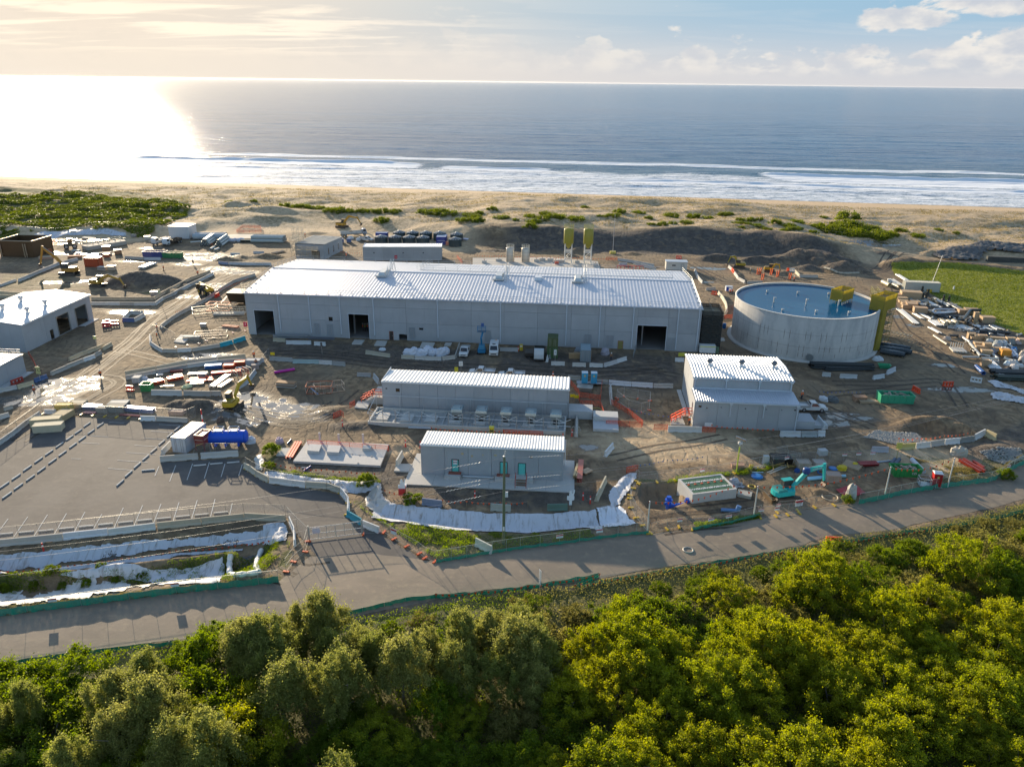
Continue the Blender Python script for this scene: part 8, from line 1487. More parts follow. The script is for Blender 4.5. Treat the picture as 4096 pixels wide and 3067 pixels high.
for k,(x,y,a,h,c,lab)in enumerate(((1095,650,2.6,1.1,(.7,.68,.64),'round white wrapped dome on the orange box'),(1140,672,1.2,1.,(.05,.18,.42),'blue round fitting right of the orange box'),(1175,645,1.4,1.,(.05,.2,.45),'blue fitting on top of the pale blue pipes'),(965,585,2.,1.2,(.42,.45,.46),'grey plastic-wrapped bundle in the crate row, left'),(1030,610,2.6,1.6,(.4,.43,.43),'large grey plastic-wrapped bundle'),(1075,600,2.4,1.3,(.5,.52,.52),'pale plastic-wrapped bundle right of the large one'),(1150,580,1.6,1.3,(.3,.3,.28),'dark wrapped bundle near the right edge'),(1215,575,2.4,1.,(.62,.5,.46),'pinkish wrapped bundle at the right edge'),(1120,760,1.6,.9,(.45,.55,.62),'pale blue ring fitting on the gravel'),(1165,762,2.,1.3,(.52,.52,.5),'grey wrapped drum on the gravel, left'),(1170,800,2.2,1.2,(.66,.6,.55),'white wrapped heap by the black pipes'),(1235,740,1.4,1.8,(.55,.5,.46),'pinkish wrapped heap at the far right edge'),(1220,775,1.6,.7,(.6,.6,.58),'small white heap right of the wrapped drum'),(1240,715,2.,2.2,(.42,.38,.32),'tall brown wrapped drum at the right edge'),(980,640,3.,.3,(.55,.58,.66),'flat lilac sheet beside the crates'),(610,545,1.8,.8,(.5,.42,.36),'small brown bundle on a pallet beside the track'),(1130,890,1.,.6,(.6,.6,.58),'little white heap in front of the black pipes'),(665,120,.6,1.,(.7,.7,.68),'white marker bag in the grass field'),(250,95,1.6,.8,(.55,.56,.55),'silver fitting behind the cream container'),(120,70,1.8,1.1,(.5,.5,.46),'silver fitting heap at the far corner'))):
 g=G('x',x,y);single('wrapped_bundle',lab,'bundle',wrap(k,a,a*.8,h),'fabric',c,(g[0],g[1],zat(*g[:2])),k)
for k,(x,y)in enumerate(((395,150),(370,185),(385,200),(430,200),(445,175),(400,205),(620,235),(575,225))):g=G('x',x,y);t=thing('valve','dark upright valve in the pipe yard, %s from the left'%('third','first','second','fifth','sixth','fourth','eighth','seventh')[k],'valve',(g[0],g[1],0));MB().tube((0,0,0),(0,0,1.9),.26,10).mk_('spindle','steel',(.07,.07,.06),t);MB().lathe([(.5,.5),(.5,.7),(.3,.75)],12).mk_('flange','steel',(.1,.09,.07),t)
rs=random.Random(77);YP=pts('x 140,150 330,150 640,230 900,380 1261,520 1261,900 960,860 880,740 700,560 560,450 300,300',0);n=0
def mk_short():
 t=thing('short_pipe','x','pipe');m=MB().tube((0,0,.3),(2.2,0,.3),.2,10).lathe([(.34,0),(.34,.1)],12,(0,0,0));m.mk_('pipe','plastic',(.5,.5,.48),t);MB().tube((-.05,0,.3),(.08,0,.3),.33,12).mk_('flange','steel',(.4,.4,.38),t);MB().tube((2.12,0,.3),(2.25,0,.3),.33,12).mk_('flange','steel',(.4,.4,.38),t);return t
while n<95:
 x,y=rs.uniform(88,150),rs.uniform(120,215)
 if sdist(np.array([x]),np.array([y]),YP)[0]<1:continue
 far_='far' if y>175 else('middle' if y>150 else 'near');c=rs.choice(((.5,.5,.48),(.08,.08,.08),(.36,.38,.38),(.6,.58,.52),(.48,.36,.22)))
 put('spipe',mk_short,(x,y,zfast(x,y)),rs.uniform(0,6.28),'short flanged pipe among the dense stock in the %s part of the pipe yard'%far_,'short pipes, %s part of the pipe yard'%far_,(rs.uniform(.5,1.4),rs.uniform(.7,1.5),rs.uniform(.7,1.5)),None,{'pipe':c,'flange':c});n+=1
g=G('x',640,635);t=thing('sleeper_raft','pale raft of sleepers with a row of upright white posts','stack',(g[0],g[1],0),R(-12))
for k in range(5):MB().box(k*.6,k*.6+.5,-1.6,1.4,.05,.35).mk_('sleeper','concrete',(.55,.52,.46),t)
for k in range(6):MB().tube((.2+k*.5,1.2,.35),(.2+k*.5,1.2,1.5),.08,8).mk_('upright','plastic',(.65,.63,.58),t)
g=G('e',800,1050);t=thing('lattice_frame','pale lattice frame lying beside the wet track near the tank','steel frame',(g[0],g[1],0),R(-38));m=MB()
for y in(0,1.4):
 for z in(.1,1.1):m.tube((0,y,z),(5.6,y,z),.07,5)
 for k in range(8):m.tube((k*.7,y,.1),(k*.7+.7,y,1.1),.05,4)
m.mk_('lattice','steel',(.62,.56,.42),t)
for k in range(8):MB().tube((k*.8,0,1.1),(k*.8,1.4,1.1),.05,4).mk_('cross_bar','steel',(.62,.56,.42),t)
for k in range(16):
 g=G('e',735+(k%6)*38+(k//6)*12,1150+(k//6)*32+(k%6)*5);g2=g+np.array([1.9,-1.6,0]);pipestack('coated_pipe','dark wrapped pipe in the heap beside the tank footing, %s row, %s'%(('back','middle','front')[k//6],('leftmost','second','third','fourth','fifth','last')[k%6]),g,g2,1,.55,(.06,.075,.085),group='dark wrapped pipes beside the tank',zlift=.1+.0*k)
ps('k',1590,435,2190,452,5,.22,(.03,.035,.035),'long stack of black pipes below the tank, left',rows=3,jitter=.4);ps('l',480,490,0,500,3,.2,(.04,.045,.045),'long stack of black pipes below the tank, right',rows=2,jitter=.6)
t_=None
ps('b',530,355,258,350,4,.62,(.42,.46,.44),'tall stack of long grey pipes with yellow straps in the far yard',rows=2);ps('a',1960,335,1690,335,2,1.15,(.42,.46,.48),'pair of very thick grey pipes with orange bands in the far yard')
ps('a',1800,395,1875,340,4,.42,(.4,.45,.44),'stack of thick grey pipes pointing at the camera, left',rows=3);ps('a',1910,405,1985,350,3,.45,(.4,.45,.44),'stack of thick grey pipes pointing at the camera, right',rows=3);ps('a',1245,595,1350,555,4,.3,(.62,.6,.56),'row of long pale beams beside the brown spoil heap',hollow=False);ps('a',1815,437,1850,420,1,.4,(.45,.5,.5),'single short grey pipe on the wet ground, left');ps('a',1850,445,1890,428,1,.34,(.45,.5,.5),'single short grey pipe on the wet ground, right')
ps('b',420,470,520,450,5,.15,(.42,.3,.2),'bundle of brown rods behind the yard loop');ps('u',1130,170,1250,172,2,.4,(.05,.06,.05),'dark reeds of pipe by the far slab');ps('b',2080,375,2150,350,4,.25,(.5,.55,.7),'blue and white tubes right of the plastic tanks',jitter=.3)
P=pts('u 1000,95 1260,95 1265,135 990,135');sl=sheet('pale_pad',P,1.,.15,'concrete');sl.color=(.48,.43,.36,1);tag(sl,'flat pale concrete slab by the far pipe stacks','concrete pad')
for k,(x,y)in enumerate(((1030,160),(1070,158),(1110,160),(1140,157))):g=at('u',x,y);single('wrapped_bundle','white bag in the row before the far slab, %s from the left'%('first','second','third','last')[k],'bag',wrap(k+50,2.4,1.6,1.1),'fabric',(.62,.62,.68),g,k)
for k,(x,y)in enumerate(((1085,335),(1150,350),(1170,340))):g=at('b',x,y);single('wrapped_bundle','white bag near the round plastic tanks, %s of three'%('left','middle','right')[k],'bag',wrap(k+60,2.2,1.6,1.),'fabric',(.62,.62,.6),g,k)
for k,(x,y,lab)in enumerate(((985,372,'blue pallet box beside the unfinished block building, left'),(1050,370,'blue pallet box beside the unfinished block building, right'),(1585,378,'white tote in front of the plastic tanks, left'),(1610,376,'white tote in front of the plastic tanks, middle'),(1695,380,'white tote in front of the plastic tanks, right'),(1905,395,'orange tote right of the lettered blue container'))):
 g=at('b',x,y);t=thing('tote_tank',lab,'tote',g);c=(.05,.12,.3)if k<2 else((.45,.55,.62)if k<5 else(.6,.2,.1));MB().box(0,1.5,0,1.2,.15,1.5).mk_('container_body','plastic',c,t);m=MB()
 for z in(.3,.8,1.3):m.path([(-.03,-.03,z),(1.53,-.03,z),(1.53,1.23,z),(-.03,1.23,z),(-.03,-.03,z)],.03,4)
 m.mk_('cage','steel',(.5,.5,.5),t);MB().box(0,1.5,0,1.2,0,.12).mk_('pallet','timber',(.35,.25,.15),t)
 # steel yard beside the drive
SR=(.52,.1,.05);SG=(.36,.38,.38);SW_=(.6,.58,.54)
def beams(r,x0,y0,x1,y1,n,w_,h_,col,lab,rows=1,gap=1.25):
 p,q=V3(G(r,x0,y0)),V3(G(r,x1,y1));d=q-p;L_=d.length;t=thing('beam_stack',lab,'steel beams',(p.x,p.y,zat(p.x,p.y)),math.atan2(d.y,d.x))
 for k in range(rows):
  for i in range(n):
   y=i*w_*gap;z=.1+k*(h_+.04);m=MB();m.box(0,L_,y,y+w_,z,z+h_*.15).box(0,L_,y,y+w_,z+h_*.85,z+h_).box(0,L_,y+w_*.42,y+w_*.58,z+h_*.15,z+h_*.85);f=1+.12*math.sin(i*2.3+k);m.mk_('beam','steel',tuple(c*f for c in col),t)
 for x in(L_*.15,L_*.85):MB().box(x-.06,x+.06,-.1,n*w_*gap,0,.1).mk_('bearer','timber',(.3,.22,.12),t)
beams('h',385,600,515,570,3,.28,.3,SR,'orange-red beam bundle at the front of the steel pen',2);beams('h',550,560,700,530,4,.28,.28,SR,'wide orange-red beam bundle in the middle of the steel pen',2);beams('h',725,565,985,550,3,.25,.22,SR,'long thin red beams in the middle of the pen');beams('h',755,540,975,530,2,.3,.25,(.55,.14,.08),'pair of red beams with white edges in the pen');beams('h',760,590,890,583,3,.3,.25,SW_,'cream beams in front of the red ones')
beams('h',970,495,1260,470,3,.3,.4,(.45,.04,.04),'long dark red beams behind the pen');beams('h',1005,620,1165,500,2,.5,.35,SW_,'long cream girder pair left of the excavator boom',gap=1.5);beams('h',1070,625,1190,545,2,.4,.3,(.56,.5,.46),'second cream girder pair beside the excavator boom',gap=1.3);beams('h',255,580,480,545,2,.25,.3,SW_,'long white beam pair at the left of the pen');beams('h',832,510,925,508,4,.25,.3,SG,'grey grille-like beam bundle in the pen',2);beams('h',735,495,835,490,4,.25,.15,(.16,.17,.18),'dark plates lying at the back of the pen')
beams('h',905,440,1070,430,3,.3,.35,(.04,.16,.42),'blue tarped beams at the back of the pen',2);beams('h',1088,435,1188,433,3,.3,.35,SR,'short orange beam bundle at the back of the pen',2);beams('h',1195,408,1300,402,3,.3,.4,(.4,.1,.05),'brown-red beam bundle at the back right of the pen',2);beams('h',1210,437,1350,430,2,.3,.25,SG,'grey beams beside the pale drum');beams('h',565,470,690,460,3,.3,.35,(.22,.07,.06),'dark red beams in the shade of the back barriers');beams('h',600,500,680,495,2,.3,.12,(.18,.18,.2),'dark flat bars in the shade of the back barriers')
beams('h',430,505,495,500,2,.35,.2,(.62,.6,.56),'small white beam pair in the shade');beams('f',808,345,970,352,4,.3,.3,(.26,.27,.38),'lilac-grey beam bundle behind the car park',2);beams('f',810,385,935,390,3,.25,.2,(.3,.14,.15),'dark red pipes lying behind the car park');beams('f',1190,360,1500,385,3,.3,.35,(.25,.3,.48),'long blue-white beams behind the top of the car park',2);beams('f',1170,405,1380,420,2,.25,.2,(.35,.1,.08),'thin red beams behind the top of the car park');beams('h',1770,1315,1860,1160,3,.3,.3,(.42,.09,.06),'red beams leaning along the left end of the pad',gap=1.4);beams('h',1748,1325,1835,1190,1,.2,.2,(.55,.5,.48),'thin pale beam beside the red beams at the pad')
beams('b',415,1195,720,1195,2,.35,.35,(.36,.38,.4),'long grey beams against the hall wall by the left door',2);beams('b',720,1205,940,1210,3,.3,.3,(.2,.21,.24),'dark blue-grey beams against the hall wall')
beams('q',1610,430,1800,540,2,.5,.4,(.34,.05,.03),'long red steel beams lying in the weedy fenced corner',gap=1.6);beams('q',1730,440,1830,505,1,.45,.4,(.34,.05,.03),'shorter red beam beside the long ones in the weeds');beams('q',755,485,920,478,3,.35,.35,(.3,.04,.04),'dark red beam stack under a ladder in the lower compound');beams('j',765,1520,800,1400,2,.35,.3,(.55,.4,.2),'yellow-brown timbers right of the apron slab',2);beams('j',805,1550,820,1360,1,.8,.7,(.42,.14,.1),'long reddish beam standing proud beside the apron slab');beams('j',840,1475,915,1440,5,.2,.2,(.45,.32,.2),'short timber offcuts right of the reddish beam')
for r,P,rad,c,lab in(('h',((1588,478),(1788,445)),.28,(.55,.03,.32),'bright magenta pipe lying on the mud beside the steel pen'),('i',((1065,1012),(1285,1020)),.16,(.45,.5,.55),'grey pipe lying along the generator court kerb'),('i',((108,625),(180,685)),.1,(.08,.25,.5),'thin blue pipe by the rebar cages'),('n',((570,612),(640,618)),.09,(.6,.6,.6),'white pipe crossing a blue one below the pad'),('n',((595,648),(672,596)),.11,(.03,.07,.35),'blue pipe crossing a white one below the pad'),('h',((1718,1170),(1755,1125)),.12,(.06,.1,.2),'short blue-black pipe left of the pad'),('k',((1545,1515),(1735,1497)),.22,(.28,.52,.66),'pale blue pipe behind the excavator arm, left'),('k',((1800,1500),(1915,1490)),.22,(.28,.52,.66),'pale blue pipe behind the excavator arm, right'),('k',((1550,1525),(1720,1508)),.2,(.3,.55,.7),'second pale blue pipe behind the excavator arm'),('k',((1000,1450),(1110,1450)),.1,(.4,.48,.55),'thin pale pipe left of the ladder in the lower compound'),('q',((1205,430),(1310,540)),.35,(.5,.54,.6),'thick pale pipe leaning beside the green skip'),('q',((880,445),(1040,430)),.14,(.45,.5,.56),'pale pipe lying above the green skip'),('q',((1020,470),(1055,425)),.3,(.04,.07,.12),'dark ribbed duct above the green skip, left'),('q',((1055,470),(1095,425)),.3,(.04,.07,.12),'dark ribbed duct above the green skip, right')):
 a,b=V3(at(r,*P[0])),V3(at(r,*P[1]));m=MB().tube(V3((0,0,rad)),b-a+V3((0,0,rad)),rad,10);single('pipe_length',lab,'pipe',m,'plastic',c,a)
for r,x,y,d,rz_,c,lab in(('f',300,520,(4.6,1.7,1.4),12,(.55,.47,.3),'large tan timber crate with white side at the car park corner, back'),('f',325,575,(4.4,1.7,1.3),12,(.56,.5,.36),'large tan timber crate with white side at the car park corner, front'),('f',492,465,(2.2,3.4,1.2),-8,(.48,.38,.22),'tan timber crate beside the lettered barrier'),('f',545,375,(2.6,1.4,1.5),3,(.58,.42,.08),'yellow box crate behind the car park fence'),('f',680,320,(2.6,1.6,.9),0,(.45,.4,.3),'pale box behind the car park fence'),('f',945,375,(2.,1.4,1.),0,(.3,.28,.24),'grey box crate between the beams behind the car park'),('f',1045,370,(3.,1.6,1.2),0,(.26,.25,.22),'dark box crate between the beams behind the car park'),('f',1050,310,(3.2,2.2,.4),5,(.6,.58,.52),'white pallet with yellow edge on the muddy bank'),('f',1655,395,(2.6,1.2,.8),-4,(.42,.3,.24),'open box of offcuts near the top car park fence'),('k',1455,1430,(1.9,1.6,1.3),0,(.4,.34,.28),'open timber crate with blue drum near the teal boom'),('k',1620,1430,(1.7,1.5,1.3),3,(.42,.38,.34),'open timber crate filled with pale bags'),('k',1735,1545,(2.,1.5,1.2),-4,(.42,.32,.26),'timber crate with broken boards right of the teal arm'),('k',800,1410,(1.9,1.,.7),-5,(.4,.24,.16),'brown box at the foot of the solar light'),('c',810,1368,(1.6,.9,1.1),0,(.42,.28,.15),'cardboard carton before the hall, left'),('c',848,1370,(2.1,1.1,1.2),0,(.44,.3,.16),'cardboard carton before the hall, right'),('c',955,1375,(1.2,1.,1.9),0,(.28,.18,.1),'brown stacked box left of the grey container'),('h',1370,440,(1.4,1.,1.),20,(.35,.3,.28),'pale drum box beside the red frame of the pen'),('h',1310,400,(2.8,1.4,1.2),0,(.42,.44,.46),'pale grey cabinet in the steel pen'),('h',195,570,(1.4,1.6,1.1),5,(.55,.54,.5),'white cabinet at the left of the steel pen'),('l',330,850,(2.2,1.4,1.),0,(.35,.22,.14),'brown timber pile left of the big green skip'),('l',390,870,(3.2,1.2,.5),0,(.44,.32,.2),'low timber stack in front of the brown pile'),('p',1590,580,(1.9,1.5,.5),-22,(.46,.44,.38),'small pale concrete lid beside the chamber')):
 g=at(r,x,y);crate(lab,g,R(rz_),d,c,opn='open' in lab,name='timber_crate' if 'crate' in lab else 'storage_box',cat='crate' if 'crate' in lab else 'box')
for r,x,y,a,h,c,lab in(('h',1350,1150,2.,1.,(.62,.63,.66),'white bulk bag on the muddy bank above the curve'),('h',1640,1150,1.8,.8,(.52,.38,.42),'pinkish bag heap on the muddy bank'),('h',315,545,1.6,.8,(.55,.58,.64),'pale bag in the steel pen'),('h',730,612,2.2,.5,(.5,.56,.34),'round pale green cover in the steel pen'),('p',1560,445,1.6,.8,(.42,.43,.46),'pale stone heap left of the chamber edge'),('q',1620,370,2.8,1.3,(.42,.38,.32),'beige tarped heap at the end of the red beams'),('q',665,760,1.6,2.4,(.46,.44,.4),'pale mesh roll standing at the road fence'),('c',1120,1330,2.4,1.4,(.34,.32,.36),'mauve wrapped pallet right of the grey container'),('c',893,1310,2.2,1.,(.3,.33,.36),'grey wrapped pallet behind the cartons'),('k',1700,735,2.,.7,(.58,.6,.62),'white bag right of the utility truck'),('k',1790,745,2.6,.9,(.12,.13,.13),'dark heap right of the utility truck'),('e',735,1280,2.4,.9,(.55,.57,.58),'pale sheet heap beside the tank footing'),('i',810,245,1.6,.5,(.66,.68,.7),'white sheet on the tan barrier before the hall'),('j',725,860,2.6,.9,(.55,.57,.62),'white bags under the end platform'),('h',1060,950,1.4,.9,(.12,.09,.07),'brown stump-like lump beside the muddy bank'),('k',1440,1440,.9,.6,(.02,.07,.25),'small blue drum lid')):
 g=at(r,x,y);single('wrapped_bundle',lab,'bundle',wrap(int(x),a,a*.75,h),'fabric',c,g,x%3)
for k in range(9):x=1585+k*40;g=at('b',x,1330-(k in(4,8))*12+4*math.sin(k*2));single('sand_bag','white sack in the heap inside the bag pen, %s from the left'%('first','second','third','fourth','fifth','sixth','seventh','eighth','ninth')[k],'sack',wrap(k+80,2.6,1.8,1.2+.4*(k%3==1)),'fabric',(.62,.64,.7),g,k)
for r,x,y,c,rad,lab in(('k',1050,1487,(.03,.17,.45),.9,'flat blue disc on the ground left of the ladder'),('k',1798,1410,(.03,.17,.45),.7,'flat blue disc right of the crates'),('k',1706,1450,(.02,.13,.36),.9,'blue coil of hose beside the pale blue pipes'),('k',1000,1588,(.5,.36,.05),.5,'small yellow ring on the mud by the excavator'),('q',485,748,(.48,.4,.28),1.1,'buff ring lying by the excavator track'),('p',1110,1107,(.45,.42,.36),.62,'pale concrete ring of a manhole in the road'),('j',945,840,(.42,.34,.1),1.,'yellow cable coil right of the end platform')):
 g=at(r,x,y);m=MB();n_=20
 if 'disc' in lab:m.lathe([(rad,0),(rad,.1),(rad*.5,.14),(.02,.14)],18)
 else:
  V=[((rad+.12*math.cos(b))*math.cos(a),(rad+.12*math.cos(b))*math.sin(a),.06+.08*math.sin(b))for a in[6.2832*i/n_ for i in range(n_)]for b in(0,1.57,3.14,4.71)];m.add(V,[(i*4+j,((i+1)%n_)*4+j,((i+1)%n_)*4+(j+1)%4,i*4+(j+1)%4)for i in range(n_)for j in range(4)],True)
 single('cable_coil' if 'disc' not in lab else 'round_lid',lab,'ring' if 'disc' not in lab else 'lid',m,'plastic',c,g+V3((0,0,.04)))
def ladder(r,x0,y0,x1,y1,lab,lift=.25):
 a,b=V3(at(r,x0,y0)),V3(at(r,x1,y1));d=b-a;L_=d.length;t=thing('ladder',lab,'ladder',a+V3((0,0,lift)),math.atan2(d.y,d.x))
 for y in(-.25,.25):MB().box(0,L_,y-.04,y+.04,0,.1).mk_('stile','galvanised',(.58,.56,.5),t)
 for k in range(int(L_/.35)):MB().box(.2+k*.35,.26+k*.35,-.25,.25,.03,.08).mk_('rung','galvanised',(.58,.56,.5),t)
ladder('k',1160,1470,1345,1395,'aluminium ladder lying beside the teal excavator');ladder('k',1020,1420,1150,1385,'red-edged ladder lying below the fence in the lower compound');ladder('h',470,612,605,605,'white slatted ladder-like frame in the steel pen')
t=None;g=at('k',1960,1410);t=thing('timber_stack','stack of pale sleepers beside the yellow bag in the lower compound','timber',g,R(-40))
for k in range(6):MB().box(-1.3,1.3,k*.42,k*.42+.3,.02,.3).mk_('sleeper','timber',(.4,.3,.2),t)
g=at('k',1880,1415);single('yellow_bag','bright yellow bag beside the pale sleepers','bag',wrap(91,1.7,1.1,.7),'plastic',(.62,.46,.02),g);g=at('k',2010,1375);single('yellow_bag','small yellow bag at the upper end of the sleepers','bag',wrap(92,.9,.7,.5),'plastic',(.6,.44,.02),g);g=at('k',993,1400);single('yellow_bag','small yellow box near the solar light','bag',wrap(93,.8,.6,.6),'plastic',(.6,.42,.05),g)
g=at('k',1300,1385);t=thing('timber_pile','heap of loose brown timbers above the ladder','timber',g,R(5));rs=random.Random(9)
for k in range(14):a=rs.uniform(-.35,.35)+(1.2 if k>11 else 0);c_=(rs.uniform(-2.4,2.4),rs.uniform(-.7,.9),.1+k*.04);m=MB().cbox(c_,(rs.uniform(2,4.5),.14,.08),a,rs.uniform(-.05,.05));m.mk_('plank','timber',(.34,.22,.07),t)
g=at('k',1200,1375);t=thing('black_container','open black steel tray above the ladder','tray',g,R(-3));MB().box(0,3.,0,2.,0,1.1,-.05,-.05).mk_('tray_body','steel',(.025,.022,.02),t);MB().path([(0,0,1.1),(3,0,1.1),(3,2,1.1),(0,2,1.1),(0,0,1.1)],.05,4).mk_('rim','steel',(.06,.05,.04),t)
g=at('k',1110,1370);single('glass_box','small pale transparent box left of the black tray','box',MB().box(0,.9,0,.7,0,1.4,.05,.05),'plastic',(.36,.42,.44),g)
q=[G('p',*p,0)for p in((1070,640),(1145,645),(1580,590))];fc2=Face(G('p',1145,648,0),G('p',1578,592,0));t=thing('valve_chamber','concrete chamber with twelve green lids lettered in white, in the lower compound','chamber',(*fc2 .a,0),fc2 .rz);Lc=fc2 .L;Dc=4.6;H_=1.5
for a in((0,Lc,0,.3),(0,Lc,Dc-.3,Dc),(0,.3,.3,Dc-.3),(Lc-.3,Lc,.3,Dc-.3)):MB().box(*a,-1.2,H_).mk_('chamber_wall','concrete',(.52,.51,.48),t)
for i in range(6):
 for j in range(2):
  w_=(Lc-.7)/6;x0=.35+i*w_;y0=.35+j*(Dc-.7)/2;ld=MB().box(x0+.03,x0+w_-.03,y0+.03,y0+(Dc-.7)/2-.03,H_-.12,H_-.04).mk_('lid','paint',(.055,.12,.055),t);tm=sign_text('HWC',.62,ld,(x0+w_/2,y0+(Dc-.7)/4,H_-.02),(0,0,R(180)),(.8,.8,.8))
  if j==1:MB().box(x0+.2,x0+.5,y0+.25,y0+.45,H_-.04,H_+.04).mk_('lid_handle','paint',(.7,.1,.03),ld)
g=at('p',940,690);c=(.015,.09,.5);t=thing('pipe_fitting','bright blue pipe fitting with two upright valves beside the chamber','pipe fitting',(g.x,g.y,g.z),R(8));MB().tube((-.4,0,.5),(2.6,.2,.6),.38,14).mk_('main_pipe','plastic',c,t);MB().tube((-.4,0,.3),(-.4,0,2.2),.34,12).lathe([(.55,1.),(.55,1.15)],14,(-.4,0,0)).lathe([(.55,1.6),(.55,1.75)],14,(-.4,0,0)).mk_('left_valve','plastic',c,t);MB().tube((2.4,.2,.5),(2.4,.2,1.6),.28,12).lathe([(.42,1.1),(.42,1.25)],14,(2.4,.2,0)).mk_('right_valve','plastic',c,t);MB().tube((2.6,.2,.6),(5.,.9,.75),.2,10).mk_('grey_pipe','plastic',(.5,.5,.5),t);MB().tube((-1.,-.3,1.2),(-.4,0,1.2),.2,10).mk_('elbow','plastic',c,t)
g=at('p',1590,740);t=thing('pipe_fitting','pale blue elbow pipe behind the mesh fence near the leftmost compound pole','pipe fitting',g,R(-4));MB().tube((-2.2,0,.4),(0,0,.4),.26,10).tube((0,0,.4),(.2,.1,1.1),.34,10).mk_('elbow','plastic',(.1,.2,.42),t)
single('blue_barrel','blue drum standing on the sunlit dirt left of the tank','drum',MB().lathe([(.42,0),(.46,.3),(.44,.6),(.46,.9),(.42,1.2),(.02,1.22)],14),'plastic',(.02,.16,.45),at('k',727,30));single('blue_barrel','dark blue drum on the boom of the teal excavator','drum',MB().lathe([(.5,0),(.55,.2),(.5,.7),(.3,.8),(.02,.8)],14),'plastic',(.015,.06,.2),at('A',340,300)+V3((0,0,0)));COL.objects['blue_barrel.001'].location=COL.objects['excavator'].location+V3((2.6,.25,4.))
g=at('j',762,650);t=thing('skip_tub','small grey open tub behind the orange mesh by the toilets','tub',g,R(-10));MB().box(0,2.6,0,1.7,0,.8,-.15,-.1).mk_('tub_body','steel',(.34,.33,.3),t);MB().path([(-.15,-.1,.8),(2.75,-.1,.8),(2.75,1.8,.8),(-.15,1.8,.8),(-.15,-.1,.8)],.06,4).mk_('rim','steel',(.4,.39,.36),t)
g=at('c',1225,595);t=thing('red_frames','row of red steel frames lying behind the right half of the hall','steel frame',g,R(-2));m=MB()
for k in range(7):m=MB();m.path([(k*1.2,0,.1),(k*1.2,0,1.),(k*1.2+1.1,0,1.),(k*1.2+1.1,0,.1)],.08,5);m.path([(k*1.2,.8,.1),(k*1.2,.8,1.),(k*1.2+1.1,.8,1.)],.08,5);m.mk_('frame_bay','paint',(.6,.06,.04),t)
g=at('h',1290,480);t=thing('red_frames','red and white truss frames in the right end of the steel pen','steel frame',g,R(50))
for k in range(5):m=MB();m.path([(k*.8-2,-1,.1),(k*.8-2,-1,1.2),(k*.8-2,1,1.2),(k*.8-2,1,.1)],.06,4);m.tube((k*.8-2,-1,.1),(k*.8-2,1,1.2),.05,4);m.mk_('truss_bay','paint',(.55,.12,.08)if k%2 else(.6,.55,.4),t)
for x_,lab in((1940,'row of white silt logs at the foot of the spoil heap behind the tank'),):
 m=MB();Q=[at('d',*p)for p in((1880,865),(1960,905),(2060,930),(2200,940))]+[at('e',*p)for p in((420,465),(560,462))]
 for a,b in zip(Q[:-1],Q[1:]):
  n_=max(1,int((b-a).length/1.2))
  for k in range(n_):m.tube(a.lerp(b,k/n_)-Q[0]+V3((0,0,.25)),a.lerp(b,(k+.9)/n_)-Q[0]+V3((0,0,.25)),.36,7)
 o=single('silt_sock',lab,'silt sock',m,'fabric',(.42,.38,.3),Q[0]);o['kind']='stuff'
for k in range(3):
 g=at('n',(775,985,1252)[k],(330,345,345)[k]);t=thing('bollard_post','pale concrete post standing behind the pad, %s of three'%('left','middle','right')[k],'post',g);MB().box(-.14,.14,-.14,.14,0,1.7).mk_('shaft','concrete',(.5,.48,.45),t);MB().box(-.16,.16,-.16,.16,1.7,1.78).mk_('cap','concrete',(.45,.42,.4),t)
g=at('e',1770,350);t=thing('retaining_blocks','dark stacked block face beside the black tarpaulin','block stack',g,R(-10))
for k in range(8):
 for j in range(2):MB().box(k*1.9,k*1.9+1.84,j*.05,1.4,j*.95,j*.95+.92).mk_('block','concrete',(.07,.075,.07),t)
 # vegetation
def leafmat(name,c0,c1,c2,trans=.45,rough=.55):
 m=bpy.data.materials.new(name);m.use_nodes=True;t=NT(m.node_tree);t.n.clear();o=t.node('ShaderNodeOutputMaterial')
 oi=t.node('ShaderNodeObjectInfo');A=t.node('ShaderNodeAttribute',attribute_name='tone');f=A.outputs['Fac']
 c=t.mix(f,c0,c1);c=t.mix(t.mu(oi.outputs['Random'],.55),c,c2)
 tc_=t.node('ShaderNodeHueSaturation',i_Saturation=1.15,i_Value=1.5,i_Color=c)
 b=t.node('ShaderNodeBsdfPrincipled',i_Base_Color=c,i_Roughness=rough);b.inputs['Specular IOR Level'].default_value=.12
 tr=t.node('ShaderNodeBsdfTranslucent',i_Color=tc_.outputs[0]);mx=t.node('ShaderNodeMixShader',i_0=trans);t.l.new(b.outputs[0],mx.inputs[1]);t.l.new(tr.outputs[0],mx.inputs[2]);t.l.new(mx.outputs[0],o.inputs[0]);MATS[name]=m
leafmat('leaf_silver',(.125,.145,.035),(.4,.385,.13),(.16,.2,.04),.52)
leafmat('leaf_yellow',(.1,.125,.013),(.46,.45,.04),(.22,.27,.03),.6)
leafmat('leaf_green',(.075,.13,.014),(.24,.3,.03),(.13,.155,.028),.58)
leafmat('leaf_dull',(.13,.135,.035),(.33,.29,.1),(.19,.18,.06),.55)
leafmat('leaf_dune',(.09,.125,.016),(.21,.24,.03),(.14,.16,.025),.4)
leafmat('leaf_straw',(.16,.13,.05),(.32,.25,.1),(.14,.15,.04),.4)
objmat('bark',.9,0,.4,3,.2,(.05,.04,.03),.8,12)
